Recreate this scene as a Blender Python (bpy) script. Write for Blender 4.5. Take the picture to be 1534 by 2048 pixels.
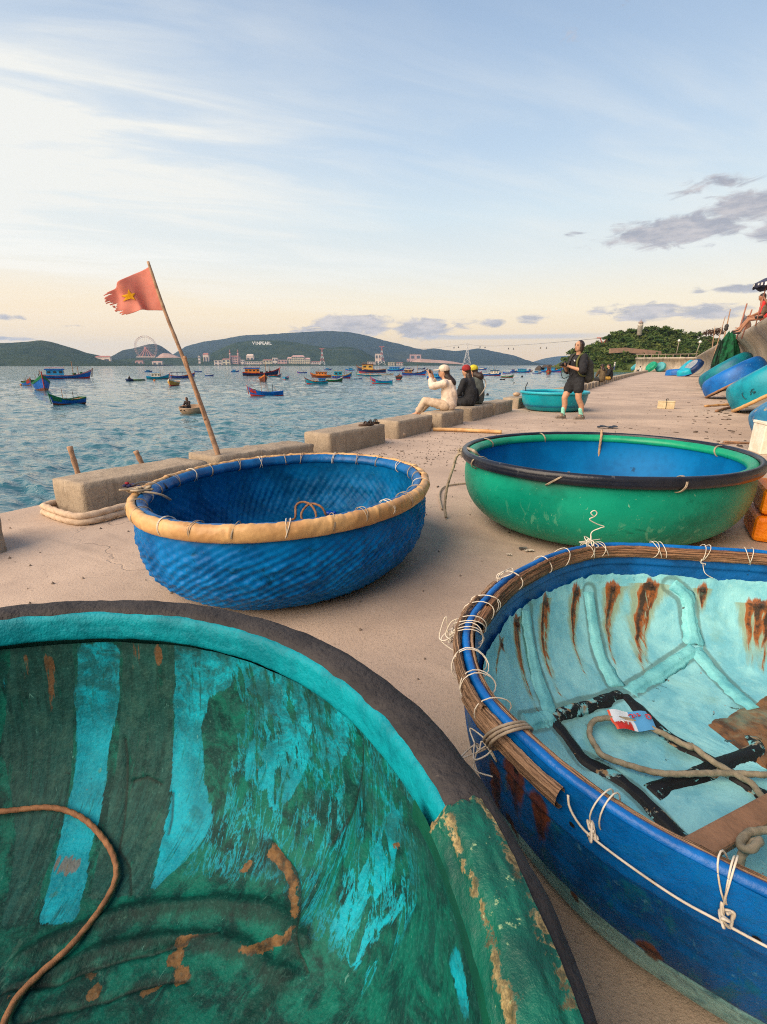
import bpy, bmesh, math, random
import numpy as np
from mathutils import Vector, Matrix
random.seed(7); np.random.seed(7)
for o in list(bpy.data.objects): bpy.data.objects.remove(o)
SC=bpy.context.scene; COL=SC.collection
# ================= camera, sky, sun, exposure
cam=bpy.data.cameras.new('camera'); cam.sensor_fit='VERTICAL'; cam.sensor_height=24.0; cam.lens=24.0*960/2048
cam.clip_start=.02; cam.clip_end=60000
camo=bpy.data.objects.new('camera',cam); COL.objects.link(camo); SC.camera=camo
camo.location=(0,0,1.12); camo.rotation_euler=(math.pi/2-math.atan(294/960.0),0,0)
SC.view_settings.view_transform='Standard'; SC.view_settings.look='None'; SC.view_settings.gamma=1
SC.view_settings.use_curve_mapping=False; SC.view_settings.exposure=1.12
SC.render.engine='CYCLES'; SC.cycles.max_bounces=6; SC.cycles.diffuse_bounces=3; SC.cycles.glossy_bounces=3
SC.cycles.volume_bounces=1; SC.cycles.use_denoising=False; SC.cycles.pixel_filter_type='BLACKMAN_HARRIS'; SC.cycles.filter_width=1.1; SC.cycles.sample_clamp_indirect=6; SC.cycles.caustics_reflective=False; SC.cycles.caustics_refractive=False
def node(nt,typ,inp=None,**kw):
    nd=nt.nodes.new(typ)
    for k,v in kw.items(): setattr(nd,k,v)
    for k,v in (inp or {}).items():
        s=nd.inputs[k]
        if isinstance(v,bpy.types.NodeSocket): nt.links.new(v,s)
        else: s.default_value=v
    return nd
def mth(nt,op,a,b=0.0,c=0.0,clamp=False): return node(nt,'ShaderNodeMath',{0:a,1:b,2:c},operation=op,use_clamp=clamp).outputs[0]
def mixc(nt,f,a,b,blend='MIX'):
    nd=node(nt,'ShaderNodeMix',{0:f},data_type='RGBA',blend_type=blend)
    for i,v in ((6,a),(7,b)):
        if isinstance(v,bpy.types.NodeSocket): nt.links.new(v,nd.inputs[i])
        else: nd.inputs[i].default_value=(*v[:3],1)
    return nd.outputs[2]
def noise(nt,vec,scale,detail=4,rough=.55,dist=0.0):
    return node(nt,'ShaderNodeTexNoise',{'Vector':vec,'Scale':scale,'Detail':detail,'Roughness':rough,'Distortion':dist}).outputs[0]
def step(nt,v,a,b): return node(nt,'ShaderNodeMapRange',{0:v,1:a,2:b,3:0.0,4:1.0},interpolation_type='SMOOTHSTEP').outputs[0]
def ramp(nt,f,stops):
    nd=node(nt,'ShaderNodeValToRGB',{0:f}); e=nd.color_ramp.elements
    while len(e)<len(stops): e.new(.5)
    for q,(p,c) in zip(e,stops): q.position=p; q.color=(*c[:3],1)
    return nd.outputs[0]
def vmul(nt,v,s): return node(nt,'ShaderNodeVectorMath',{0:v,1:s},operation='MULTIPLY').outputs[0]
def comb(nt,x,y,z): return node(nt,'ShaderNodeCombineXYZ',{0:x,1:y,2:z}).outputs[0]
def attr(nt,n): return node(nt,'ShaderNodeAttribute',attribute_name=n).outputs['Fac']
def lin(v): v/=255.0; return v/12.92 if v<=.04045 else ((v+.055)/1.055)**2.4
def C(r,g,b,k=1.0): return (lin(r)*k,lin(g)*k,lin(b)*k)
# ---- world: Nishita sky under a veil of high cloud, with a few grey cumulus
SUN_EL=math.radians(36); SUN_AZ=math.radians(-124)          # azimuth from +Y towards +X
W=bpy.data.worlds.new('World'); SC.world=W; W.use_nodes=True; nt=W.node_tree; nt.nodes.clear()
SKYK=0.485
sky=node(nt,'ShaderNodeTexSky',sky_type='NISHITA',sun_disc=False,sun_elevation=SUN_EL,sun_rotation=SUN_AZ,air_density=1.0,dust_density=1.2)
gen=node(nt,'ShaderNodeTexCoord').outputs['Generated']
sep=node(nt,'ShaderNodeSeparateXYZ',{0:gen}); X,Y,Z=sep.outputs
zz=mth(nt,'MAXIMUM',Z,0.0)
az=mth(nt,'MULTIPLY',mth(nt,'ARCTAN2',X,Y),180/math.pi)
el=mth(nt,'MULTIPLY',mth(nt,'ARCSINE',zz),180/math.pi)
grad=ramp(nt,mth(nt,'DIVIDE',el,60.0),[(0,C(255,212,150)),(.05,C(255,223,170)),(.10,C(253,236,202)),(.17,C(237,240,234)),(.24,C(222,237,243)),(.33,C(196,218,238)),(.44,C(173,198,226)),(.55,C(154,179,211)),(.75,C(146,166,204)),(1,C(130,150,190))])
# streaky veil: direction projected on a high sheet
den=mth(nt,'ADD',zz,.12)
px=mth(nt,'DIVIDE',X,den); py=mth(nt,'DIVIDE',Y,den)
ca,sa=math.cos(.35),math.sin(.35)
u=mth(nt,'ADD',mth(nt,'MULTIPLY',px,ca),mth(nt,'MULTIPLY',py,sa)); v=mth(nt,'SUBTRACT',mth(nt,'MULTIPLY',py,ca),mth(nt,'MULTIPLY',px,sa))
n1=noise(nt,comb(nt,mth(nt,'MULTIPLY',u,.55),mth(nt,'MULTIPLY',v,1.9),0.0),1.0,6,.55,.7)
n2=noise(nt,comb(nt,mth(nt,'MULTIPLY',u,.3),mth(nt,'MULTIPLY',v,.6),3.1),1.0,3,.5)
leftness=step(nt,az,8.0,-34.0)
n3=noise(nt,comb(nt,mth(nt,'MULTIPLY',u,1.3),mth(nt,'MULTIPLY',v,4.6),7.0),1.0,7,.6,1.1)
veil=mth(nt,'MULTIPLY',step(nt,mth(nt,'ADD',mth(nt,'ADD',mth(nt,'MULTIPLY',n1,.65),mth(nt,'MULTIPLY',n3,.45)),mth(nt,'MULTIPLY',n2,.45)),.66,.98),mth(nt,'ADD',.30,mth(nt,'MULTIPLY',leftness,.6)))
band=mth(nt,'MULTIPLY',step(nt,el,33.0,17.0),step(nt,el,3.0,11.0))
veil=mth(nt,'MULTIPLY',veil,mth(nt,'ADD',.25,band))
glow=mth(nt,'MULTIPLY',mth(nt,'MULTIPLY',leftness,band),.45)
veil=mth(nt,'MINIMUM',mth(nt,'ADD',veil,glow),.95)
col=mixc(nt,veil,grad,C(253,251,242))
lowglow=mth(nt,'MULTIPLY',mth(nt,'MULTIPLY',leftness,step(nt,el,11.0,3.0)),.7)
col=mixc(nt,lowglow,col,C(255,226,182))
# grey cumulus: (azimuth, elevation, half width, half height, strength)
CL=[(28.4,11.7,7.0,1.5,1.05),(33.6,12.9,5.0,1.5,1.05),(37.0,11.0,4.0,1.2,1.0),(19.2,12.3,1.7,.45,.75),(30.5,15.0,4.5,.9,.75),(27.0,4.9,4.0,1.15,1.0),(22.3,5.3,1.8,.6,.65),(32.0,4.8,4.2,.9,.95),(34.8,6.6,3.2,.6,.9),(31.0,6.6,1.4,.8,.6),(-3.4,4.2,5.2,1.35,1.1),(4.3,3.8,3.8,1.2,1.2),(-8.0,3.6,3.0,.7,.9),(9.0,4.3,3.0,.8,.7),(12.0,4.3,2.4,.7,.85),(15.8,4.7,2.6,.7,.85),(-36.0,4.1,1.8,.4,.75),(-31.5,3.6,2.2,.35,.6),(-36.5,2.3,4.0,.28,.8),(-24.0,1.9,1.8,.35,.45),(16.4,27.0,2.6,2.4,.4),(22.0,27.5,2.6,1.8,.4),(33.0,21.0,4.0,.9,.35),(26.0,17.5,2.5,.8,.4),(60.0,9.0,9.0,2.0,.8),(-62.0,8.0,10.0,2.0,.6),(100.0,10.0,14.0,2.4,.7),(150.0,9.0,14.0,2.0,.7),(-110.0,10.0,14.0,2.0,.7)]
acc=None
for a,e,w,h,s in CL:
    da=mth(nt,'DIVIDE',mth(nt,'SUBTRACT',az,a),w); de=mth(nt,'DIVIDE',mth(nt,'SUBTRACT',el,e),h)
    g=mth(nt,'MULTIPLY',mth(nt,'EXPONENT',mth(nt,'MULTIPLY',mth(nt,'ADD',mth(nt,'MULTIPLY',da,da),mth(nt,'MULTIPLY',de,de)),-1.0)),s)
    acc=g if acc is None else mth(nt,'MAXIMUM',acc,g)
cv=comb(nt,mth(nt,'MULTIPLY',az,.16),mth(nt,'MULTIPLY',el,.52),1.7)
cn=noise(nt,cv,2.5,9,.60,.7)
cm=step(nt,mth(nt,'ADD',mth(nt,'MULTIPLY',acc,.70),cn),.80,1.06)
ccol=mixc(nt,step(nt,noise(nt,cv,2.6,5,.6),.35,.7),C(158,156,166),C(206,196,194))
col=mixc(nt,mth(nt,'MULTIPLY',cm,.85),col,ccol)
# long flat bank low over the far ridge
bk=mth(nt,'MULTIPLY',mth(nt,'MULTIPLY',step(nt,el,2.55,2.85),step(nt,el,3.3,3.0)),mth(nt,'MULTIPLY',step(nt,az,2.0,8.0),step(nt,az,26.0,19.0)))
col=mixc(nt,mth(nt,'MULTIPLY',bk,.6),col,C(188,190,200))
bg1=node(nt,'ShaderNodeBackground',{'Color':col,'Strength':mth(nt,'MULTIPLY',mth(nt,'ADD',1.0,mth(nt,'MULTIPLY',step(nt,el,14.0,1.0),.24)),SKYK)})
bg2=node(nt,'ShaderNodeBackground',{'Color':sky.outputs[0],'Strength':.05})
mx=node(nt,'ShaderNodeMixShader',{0:.9,1:bg2.outputs[0],2:bg1.outputs[0]})
node(nt,'ShaderNodeOutputWorld',{0:mx.outputs[0]})
sl=bpy.data.lights.new('sun','SUN'); sl.energy=2.7; sl.angle=math.radians(60); sl.color=(1,.79,.58)
so=bpy.data.objects.new('sun',sl); COL.objects.link(so)
d=Vector((math.sin(SUN_AZ)*math.cos(SUN_EL),math.cos(SUN_AZ)*math.cos(SUN_EL),math.sin(SUN_EL)))
so.rotation_euler=d.to_track_quat('Z','Y').to_euler()

PI=math.pi
CAM_F=960.0; CAM_P=math.atan((1024-730)/960.0); CAM_H=1.12
def at(x,y,z=0.0):
    """place seen at photo pixel (x, y) on the level z"""
    r=(x-767)/CAM_F; w=-(y-1024)/CAM_F
    d=np.array([r, math.cos(CAM_P)+math.sin(CAM_P)*w, -math.sin(CAM_P)+math.cos(CAM_P)*w])
    s=(z-CAM_H)/d[2]
    return np.array([d[0]*s,d[1]*s,z])
def far(x,y,depth):
    """place at forward distance depth in the direction of photo pixel (x, y)"""
    r=(x-767)/CAM_F; w=-(y-1024)/CAM_F
    d=np.array([r, math.cos(CAM_P)+math.sin(CAM_P)*w, -math.sin(CAM_P)+math.cos(CAM_P)*w])
    s=depth/d[1]
    return np.array([d[0]*s,depth,CAM_H+d[2]*s])
AZ=math.radians(32)
UU=np.array([math.sin(AZ),math.cos(AZ),0]); NN=np.array([math.cos(AZ),-math.sin(AZ),0])
def Q(l,s,z=0.0): return NN*l+UU*s+np.array([0,0,z])
def edge_l(s): return np.interp(s,[-6,1,5,13,25,38,56,88,110],[-3.65,-3.65,-3.75,-3.75,-4.15,-4.85,-5.55,-6.5,-7.0])
def lip_l(s): return np.interp(s,[-6,0,19,27,33,41,60,87,96],[1.5,1.5,1.5,1.4,1.2,.95,.5,-.1,-.3])
# ---------- value noise
def _hash(i,j,k):
    n=(i*374761393+j*668265263+k*2147483647+144665)&0xffffffff
    n=((n^(n>>13))*1274126177)&0xffffffff
    return ((n^(n>>16))&0xffff)/65535.0
def vnoise(x,y,z=0.0):
    x,y,z=np.broadcast_arrays(np.asarray(x,float),np.asarray(y,float),np.asarray(z,float))
    i=np.floor(x).astype(np.int64);j=np.floor(y).astype(np.int64);k=np.floor(z).astype(np.int64)
    fx=x-i;fy=y-j;fz=z-k
    fx=fx*fx*(3-2*fx);fy=fy*fy*(3-2*fy);fz=fz*fz*(3-2*fz)
    r=0
    for a in (0,1):
        for b in (0,1):
            for c in (0,1):
                r=r+_hash(i+a,j+b,k+c)*(fx if a else 1-fx)*(fy if b else 1-fy)*(fz if c else 1-fz)
    return r
def fbm(x,y,z=0.0,o=4):
    r=0;a=.5;f=1.0;t=0
    for q in range(o):
        r=r+a*vnoise(np.asarray(x)*f+q*17.3,np.asarray(y)*f+q*5.1,np.asarray(z)*f+q*9.7);t+=a;a*=.5;f*=2.03
    return r/t
# ---------- curves
def catmull(pts,n,closed=False):
    P=np.asarray(pts,float);m=len(P)
    if closed: idx=lambda i:P[i%m]; segs=m
    else: idx=lambda i:P[min(max(i,0),m-1)]; segs=m-1
    out=[]
    for q in np.linspace(0,segs,n,endpoint=not closed):
        i=min(int(q),segs-1);t=q-i
        a,b,c,d=idx(i-1),idx(i),idx(i+1),idx(i+2)
        out.append(.5*((2*b)+(-a+c)*t+(2*a-5*b+4*c-d)*t*t+(-a+3*b-3*c+d)*t**3))
    return np.array(out)
def resample(P,n):
    P=np.asarray(P,float);L=np.concatenate([[0],np.cumsum(np.linalg.norm(np.diff(P,axis=0),axis=1))])
    q=np.linspace(0,L[-1],n)
    return np.stack([np.interp(q,L,P[:,i]) for i in range(P.shape[1])],1)
# ---------- basket boats: a closed outline R(phi) and a profile of (a, b, z): radius = a*R + b
class Boat:
    def __init__(s,c,R,tilt=None): s.c=np.array([c[0],c[1],0.0]);s.R=R;s.tilt=tilt
    def pt(s,phi,a,b,z):
        r=s.R(phi)*a+b
        p=np.stack([r*np.cos(phi),r*np.sin(phi),z+0*r],-1)
        if s.tilt is not None: p=p@s.tilt.T
        return p                      # local to s.c
    def surf(s,prof,nphi,nt,ph0=0,ph1=2*PI,smooth=True,disp=None):
        pr=np.asarray(prof,float)
        if smooth: pr=catmull(pr,max(nt*3,60))
        pr=resample(pr,nt)
        ph=np.linspace(ph0,ph1,nphi)[:,None];t=np.linspace(0,1,nt)[None,:]
        PH=ph+0*t;T=t+0*ph
        a=pr[:,0][None,:]+0*PH;b=pr[:,1][None,:]+0*PH;z=pr[:,2][None,:]+0*PH
        if disp is not None: b,z=disp(PH,T,b,z,a)
        return s.pt(PH,a,b,z),PH,T
def ellipse(a,b,ang):
    a0=math.radians(ang)
    return lambda ph: a*b/np.sqrt((b*np.cos(ph-a0))**2+(a*np.sin(ph-a0))**2)
def polar_outline(c,pts):
    q=np.array([(math.atan2(y-c[1],x-c[0])%(2*PI),math.hypot(x-c[0],y-c[1])) for x,y in pts]);q=q[np.argsort(q[:,0])]
    A=np.concatenate([q[:,0]-2*PI,q[:,0],q[:,0]+2*PI]);B=np.concatenate([q[:,1]]*3)
    g=np.linspace(-1,2*PI+1,1200);v=np.interp(g,A,B)
    k=np.hanning(41);k/=k.sum();vs=np.convolve(np.pad(v,20,mode='edge'),k,'valid')
    return lambda ph: np.interp(np.mod(ph,2*PI),g,vs)

TEAL=Boat((-.69,.22),ellipse(.88,.855,-151))
TEAL_IN=[(1,-.05,.47),(.99,-.052,.36),(.95,-.05,.24),(.85,-.05,.13),(.65,-.03,.07),(.35,0,.05),(0,0,.045)]
RUST_C=(1.05,1.05)
RUST=Boat(RUST_C,polar_outline(RUST_C,[(1.46,1.70),(1.3,1.73),(1.13,1.76),(.93,1.79),(.83,1.78),(.70,1.72),(.52,1.58),(.40,1.46),(.30,1.31),(.24,1.21),(.21,1.12),(.20,1.02),(.20,.93),(.22,.83),(.26,.76),(.28,.71),(.31,.66),(.35,.61),(.38,.57),(.43,.53),(.47,.50),(.51,.47),(.65,.39),(.8,.33),(1.05,.28),(1.4,.36),(1.7,.6),(1.88,.95),(1.9,1.3),(1.73,1.57)]))
RUST_IN=[(1,-.055,.335),(.975,-.06,.27),(.88,-.06,.17),(.72,-.05,.10),(.5,0,.07),(0,0,.06)]
RUST_OUT=[(1,0.0,.44),(1,0.0,.40),(1,-.004,.33),(1,-.012,.26),(1,-.026,.19),(1,-.050,.12),(1,-.080,.06),(.985,-.105,.02),(.93,-.12,.003),(.5,0,0.002)]
BLUE=Boat((-.52,2.67),ellipse(.88,.75,-118))
GREEN=Boat((1.58,3.44),ellipse(1.02,.915,-158))

TEAL_POLY= {"T":[[[1.844,0.0],[1.835,0.0],[1.861,0.1],[1.888,0.181]],[[1.643,0.003],[1.521,0.007],[1.538,0.124],[1.564,0.224],[1.547,0.318],[1.512,0.418],[1.398,0.559],[1.564,0.565],[1.608,0.478],[1.652,0.375],[1.66,0.258],[1.669,0.12]],[[1.346,0.003],[1.154,0.0],[1.145,0.057],[1.232,0.1],[1.258,0.167],[1.206,0.254],[1.127,0.294],[1.11,0.331],[1.127,0.371],[1.145,0.408],[1.18,0.475],[1.25,0.398],[1.302,0.304],[1.346,0.214],[1.355,0.117]],[[1.154,0.0],[0.987,0.0],[0.909,0.0],[0.83,0.027],[0.821,0.08],[0.865,0.151],[0.883,0.214],[0.926,0.244],[0.961,0.227],[0.961,0.184],[0.909,0.11],[0.953,0.084],[1.014,0.1],[1.031,0.054],[1.119,0.054]],[[1.075,0.154],[0.97,0.097],[0.9,0.097],[0.953,0.181],[0.979,0.224],[1.022,0.197],[1.057,0.227]],[[0.559,0.054],[0.498,0.06],[0.507,0.114],[0.507,0.174],[0.533,0.241],[0.542,0.288],[0.577,0.301],[0.585,0.241],[0.577,0.177],[0.551,0.11]],[[0.848,0.0],[0.725,0.0],[0.725,0.06],[0.786,0.14],[0.821,0.191],[0.813,0.114],[0.804,0.037]],[[0.524,0.274],[0.489,0.211],[0.463,0.151],[0.454,0.184],[0.489,0.264],[0.472,0.304],[0.498,0.308]],[[0.271,0.067],[0.218,0.084],[0.192,0.094],[0.21,0.114],[0.28,0.1]]],"S":[[[1.826,0.0],[1.652,0.0],[1.678,0.171],[1.669,0.278],[1.66,0.375],[1.634,0.478],[1.59,0.565],[1.722,0.559],[1.888,0.197],[1.861,0.1]],[[1.512,0.0],[1.346,0.0],[1.355,0.167],[1.302,0.304],[1.223,0.431],[1.206,0.488],[1.407,0.512],[1.477,0.418],[1.521,0.318],[1.538,0.174]]],"O":[[[0.891,0.308],[0.874,0.288],[0.813,0.301],[0.717,0.321],[0.655,0.334],[0.673,0.341],[0.743,0.334],[0.821,0.314],[0.865,0.308]],[[0.769,0.438],[0.734,0.425],[0.708,0.385],[0.673,0.355],[0.664,0.338],[0.638,0.341],[0.673,0.378],[0.69,0.415],[0.725,0.441]],[[0.97,0.515],[0.944,0.498],[0.883,0.475],[0.883,0.482],[0.918,0.502],[0.944,0.518]],[[0.944,0.535],[0.935,0.522],[0.9,0.508],[0.891,0.522],[0.891,0.538],[0.918,0.545]],[[0.856,0.548],[0.883,0.532],[0.813,0.515],[0.821,0.535],[0.839,0.552]],[[0.935,0.602],[0.918,0.585],[0.883,0.565],[0.874,0.572],[0.9,0.599]],[[1.127,0.642],[1.127,0.625],[1.092,0.622],[1.057,0.635],[1.092,0.645]],[[1.014,0.635],[0.987,0.622],[0.97,0.629]],[[1.232,0.625],[1.145,0.612],[1.136,0.619],[1.188,0.632]],[[0.935,0.358],[0.926,0.334],[0.909,0.321],[0.909,0.344],[0.909,0.361]],[[0.533,0.124],[0.507,0.097],[0.498,0.107],[0.516,0.124]]],"R":[[[1.8,0.003],[1.774,0.007],[1.791,0.07],[1.809,0.077]],[[1.739,0.01],[1.713,0.023],[1.73,0.157],[1.748,0.157]],[[1.486,0.003],[1.451,0.003],[1.477,0.154],[1.486,0.154]],[[1.424,0.003],[1.372,0.0],[1.389,0.043],[1.424,0.047]],[[1.442,0.355],[1.433,0.334],[1.416,0.375],[1.407,0.415]],[[1.634,0.431],[1.564,0.428],[1.503,0.448],[1.529,0.478],[1.608,0.472]]]}
TEAL_ROPE= [(2.045, 0.291), (1.931, 0.304), (1.87, 0.318), (1.713, 0.328), (1.599, 0.351), (1.494, 0.388), (1.398, 0.428), (1.337, 0.468), (1.32, 0.522), (1.337, 0.592), (1.389, 0.642), (1.424, 0.682), (1.389, 0.722)]
TEAL_CRACK= [[(1.512, 0.204), (1.459, 0.314), (1.398, 0.415), (1.32, 0.448), (1.25, 0.495)], [(1.451, 0.278), (1.407, 0.268), (1.355, 0.281)], [(1.302, 0.294), (1.267, 0.338), (1.25, 0.368)], [(0.673, 0.017), (0.673, 0.09), (0.69, 0.171), (0.717, 0.234)], [(0.883, 0.291), (0.769, 0.308), (0.655, 0.334), (0.559, 0.365)], [(1.538, 0.679), (1.285, 0.649), (1.005, 0.548), (0.848, 0.462)], [(1.424, 0.722), (1.215, 0.689), (1.014, 0.632), (0.813, 0.525)]]
RUST_STREAK= [((2.604, 0.0), (2.875, 0.227)), ((2.316, 0.027), (2.622, 0.274)), ((2.045, 0.043), (2.298, 0.278)), ((1.791, 0.054), (2.01, 0.321)), ((1.573, 0.04), (1.818, 0.438)), ((1.293, 0.043), (1.311, 0.134)), ((1.005, 0.084), (0.987, 0.344)), ((2.805, 0.0), (2.962, 0.077))]
RUST_RIB= {'side': [[(2.491, 0.0), (2.552, 0.09), (2.7, 0.214), (2.875, 0.301)], [(1.949, 0.05), (2.001, 0.177), (2.115, 0.308), (2.228, 0.485)], [(1.468, 0.03), (1.389, 0.07), (1.372, 0.154), (1.372, 0.271)]], 'turq': [[(3.015, 0.224), (2.945, 0.268), (2.875, 0.304)], [(2.202, 0.532), (1.87, 0.518), (1.582, 0.391), (1.372, 0.281)], [(1.372, 0.281), (1.276, 0.458), (1.162, 0.609), (1.031, 0.682)]], 'black': [[(2.875, 0.304), (2.674, 0.395), (2.526, 0.465), (2.263, 0.518)], [(2.901, 0.308), (2.989, 0.375), (3.128, 0.445), (3.085, 0.455), (3.198, 0.532), (3.347, 0.572), (3.548, 0.565), (3.697, 0.548)], [(2.263, 0.528), (2.377, 0.619), (2.604, 0.726), (2.866, 0.836), (3.12, 0.873), (3.915, 0.88)], [(3.356, 0.612), (3.251, 0.776), (2.936, 0.883), (1.311, 0.913)]]}
RUST_ROPE= [(5.217, 0.906), (4.055, 0.926), (3.373, 0.823), (3.277, 0.669), (3.198, 0.589), (3.12, 0.508), (3.05, 0.488), (2.945, 0.465), (2.814, 0.472), (2.718, 0.535), (2.674, 0.605), (2.7, 0.679), (2.866, 0.776), (2.796, 0.776), (3.102, 0.826), (3.408, 0.853), (3.775, 0.856), (4.055, 0.813)]
PACK= [(2.683, 0.508), (2.473, 0.625), (2.709, 0.672), (2.866, 0.559)]

# ================= mesh helpers
class MB:
    def __init__(s): s.v=[];s.f=[]
    def add(s,V,F):
        o=len(s.v); s.v+=[tuple(map(float,p)) for p in V]; s.f+=[tuple(i+o for i in q) for q in F]; return s
    def box(s,c,size,rot=None,taper=1.0):
        x,y,z=[q/2 for q in size]
        V=np.array([(-x,-y,-z),(x,-y,-z),(x,y,-z),(-x,y,-z),(-x*taper,-y*taper,z),(x*taper,-y*taper,z),(x*taper,y*taper,z),(-x*taper,y*taper,z)])
        if rot is not None: V=V@np.asarray(rot).T
        return s.add(V+np.asarray(c),[(3,2,1,0),(4,5,6,7),(0,1,5,4),(1,2,6,5),(2,3,7,6),(3,0,4,7)])
    def tube(s,pts,r,seg=8,closed=False,cap=True,fr=None):
        P=np.asarray(pts,float);n=len(P);R=np.broadcast_to(np.asarray(r,float),(n,)) if np.ndim(r)<=1 else None
        T=np.zeros_like(P)
        if closed: T=np.roll(P,-1,0)-np.roll(P,1,0)
        else:
            T[1:-1]=P[2:]-P[:-2];T[0]=P[1]-P[0];T[-1]=P[-1]-P[-2]
        T/=np.maximum(np.linalg.norm(T,axis=1),1e-9)[:,None]
        a=np.array([0,0,1.0]) if abs(T[0,2])<.9 else np.array([1.0,0,0])
        N=np.zeros_like(P);x=np.cross(a,T[0]);N[0]=x/np.linalg.norm(x)
        for i in range(1,n):
            x=N[i-1]-T[i]*np.dot(N[i-1],T[i]);l=np.linalg.norm(x);N[i]=x/l if l>1e-6 else N[i-1]
        B=np.cross(T,N);V=[];F=[];L=0.0
        for i in range(n):
            if i: L+=np.linalg.norm(P[i]-P[i-1])
            for k in range(seg):
                th=2*PI*k/seg; rr=R[i]*(fr(th,L,i) if fr else 1.0)
                V.append(P[i]+rr*(math.cos(th)*N[i]+math.sin(th)*B[i]))
        m=n if closed else n-1
        for i in range(m):
            j=(i+1)%n
            for k in range(seg):
                F.append((i*seg+k,i*seg+(k+1)%seg,j*seg+(k+1)%seg,j*seg+k))
        if cap and not closed: F.append(tuple(range(seg-1,-1,-1)));F.append(tuple((n-1)*seg+k for k in range(seg)))
        return s.add(V,F)
    def ball(s,c,r,seg=10,rings=6,rot=None):
        r=np.broadcast_to(np.asarray(r,float),(3,));V=[(0,0,-1)]
        for i in range(1,rings):
            p=-PI/2+PI*i/rings
            V+=[(math.cos(p)*math.cos(2*PI*k/seg),math.cos(p)*math.sin(2*PI*k/seg),math.sin(p)) for k in range(seg)]
        V.append((0,0,1));V=np.array(V)*r
        if rot is not None: V=V@np.asarray(rot).T
        F=[];t=len(V)-1
        for k in range(seg):
            F.append((0,1+(k+1)%seg,1+k));F.append((t,t-seg+k,t-seg+(k+1)%seg))
            for i in range(rings-2):
                a=1+i*seg
                F.append((a+k,a+(k+1)%seg,a+seg+(k+1)%seg,a+seg+k))
        return s.add(V+np.asarray(c),F)
    def loft(s,rings,cap=True,closed=True):
        n=len(rings[0]);V=[p for r in rings for p in r];F=[]
        for i in range(len(rings)-1):
            for k in range(n if closed else n-1):
                F.append((i*n+k,i*n+(k+1)%n,(i+1)*n+(k+1)%n,(i+1)*n+k))
        if cap and closed: F.append(tuple(range(n-1,-1,-1)));F.append(tuple((len(rings)-1)*n+k for k in range(n)))
        return s.add(V,F)
    def data(s,name,m=None,smooth=False):
        me=bpy.data.meshes.new(name);me.from_pydata(s.v,[],s.f)
        if smooth: me.polygons.foreach_set('use_smooth',[True]*len(me.polygons))
        if m: me.materials.append(m)
        me.update();return me
    def build(s,name,m=None,parent=None,smooth=False,loc=None,bevel=0):
        return link(name,s.data(name,m,smooth),parent,loc,bevel)
def link(name,me,parent=None,loc=None,bevel=0):
    o=bpy.data.objects.new(name,me);COL.objects.link(o)
    if parent: o.parent=parent
    if loc is not None: o.location=loc
    if bevel:
        b=o.modifiers.new('b','BEVEL');b.width=bevel;b.segments=2;b.limit_method='ANGLE'
    return o
def tag(o,label=None,cat=None,group=None,kind=None):
    for k,v in (('label',label),('category',cat),('group',group),('kind',kind)):
        if v: o[k]=v
    return o
def thing(name,label,cat,loc=(0,0,0),rz=0,group=None):
    o=bpy.data.objects.new(name,None);COL.objects.link(o);o.location=[float(q) for q in loc];o.rotation_euler=(0,0,rz);o.empty_display_size=.1
    return tag(o,label,cat,group)
def grid(name,P,m,parent=None,attrs=None,loc=None,smooth=True,flip=False):
    P=np.ascontiguousarray(P,dtype=np.float32);n,k=P.shape[:2]
    i=np.arange(n-1)[:,None]*k+np.arange(k-1)[None,:]
    q=np.stack([i,i+k,i+k+1,i+1],-1).reshape(-1,4)
    if flip: q=q[:,::-1]
    me=bpy.data.meshes.new(name);me.vertices.add(n*k);me.vertices.foreach_set('co',P.reshape(-1))
    me.loops.add(q.size);me.loops.foreach_set('vertex_index',np.ascontiguousarray(q).reshape(-1).astype(np.int32))
    me.polygons.add(len(q));me.polygons.foreach_set('loop_start',np.arange(0,q.size,4,dtype=np.int32))
    try: me.polygons.foreach_set('loop_total',np.full(len(q),4,dtype=np.int32))
    except Exception: pass
    me.update(calc_edges=True);me.polygons.foreach_set('use_smooth',np.full(len(q),smooth))
    for nm,a in (attrs or {}).items():
        A=me.attributes.new(nm,'FLOAT','POINT');A.data.foreach_set('value',np.ascontiguousarray(a,dtype=np.float32).reshape(-1))
    if m: me.materials.append(m)
    me.validate();return link(name,me,parent,loc)
def copy_tree(o,parent=None):
    c=o.copy();COL.objects.link(c);c.parent=parent
    for ch in list(o.children): copy_tree(ch,c)
    return c
def rotz(a): c,s=math.cos(a),math.sin(a);return np.array([[c,-s,0],[s,c,0],[0,0,1]])
def rotx(a): c,s=math.cos(a),math.sin(a);return np.array([[1,0,0],[0,c,-s],[0,s,c]])
def roty(a): c,s=math.cos(a),math.sin(a);return np.array([[c,0,s],[0,1,0],[-s,0,c]])
def frame(z,x=None):
    z=np.asarray(z,float);z=z/np.linalg.norm(z);x=np.asarray(x if x is not None else ((1,0,0) if abs(z[0])<.9 else (0,1,0)),float)
    x=x-z*np.dot(x,z);x/=np.linalg.norm(x);return np.stack([x,np.cross(z,x),z],1)
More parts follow.
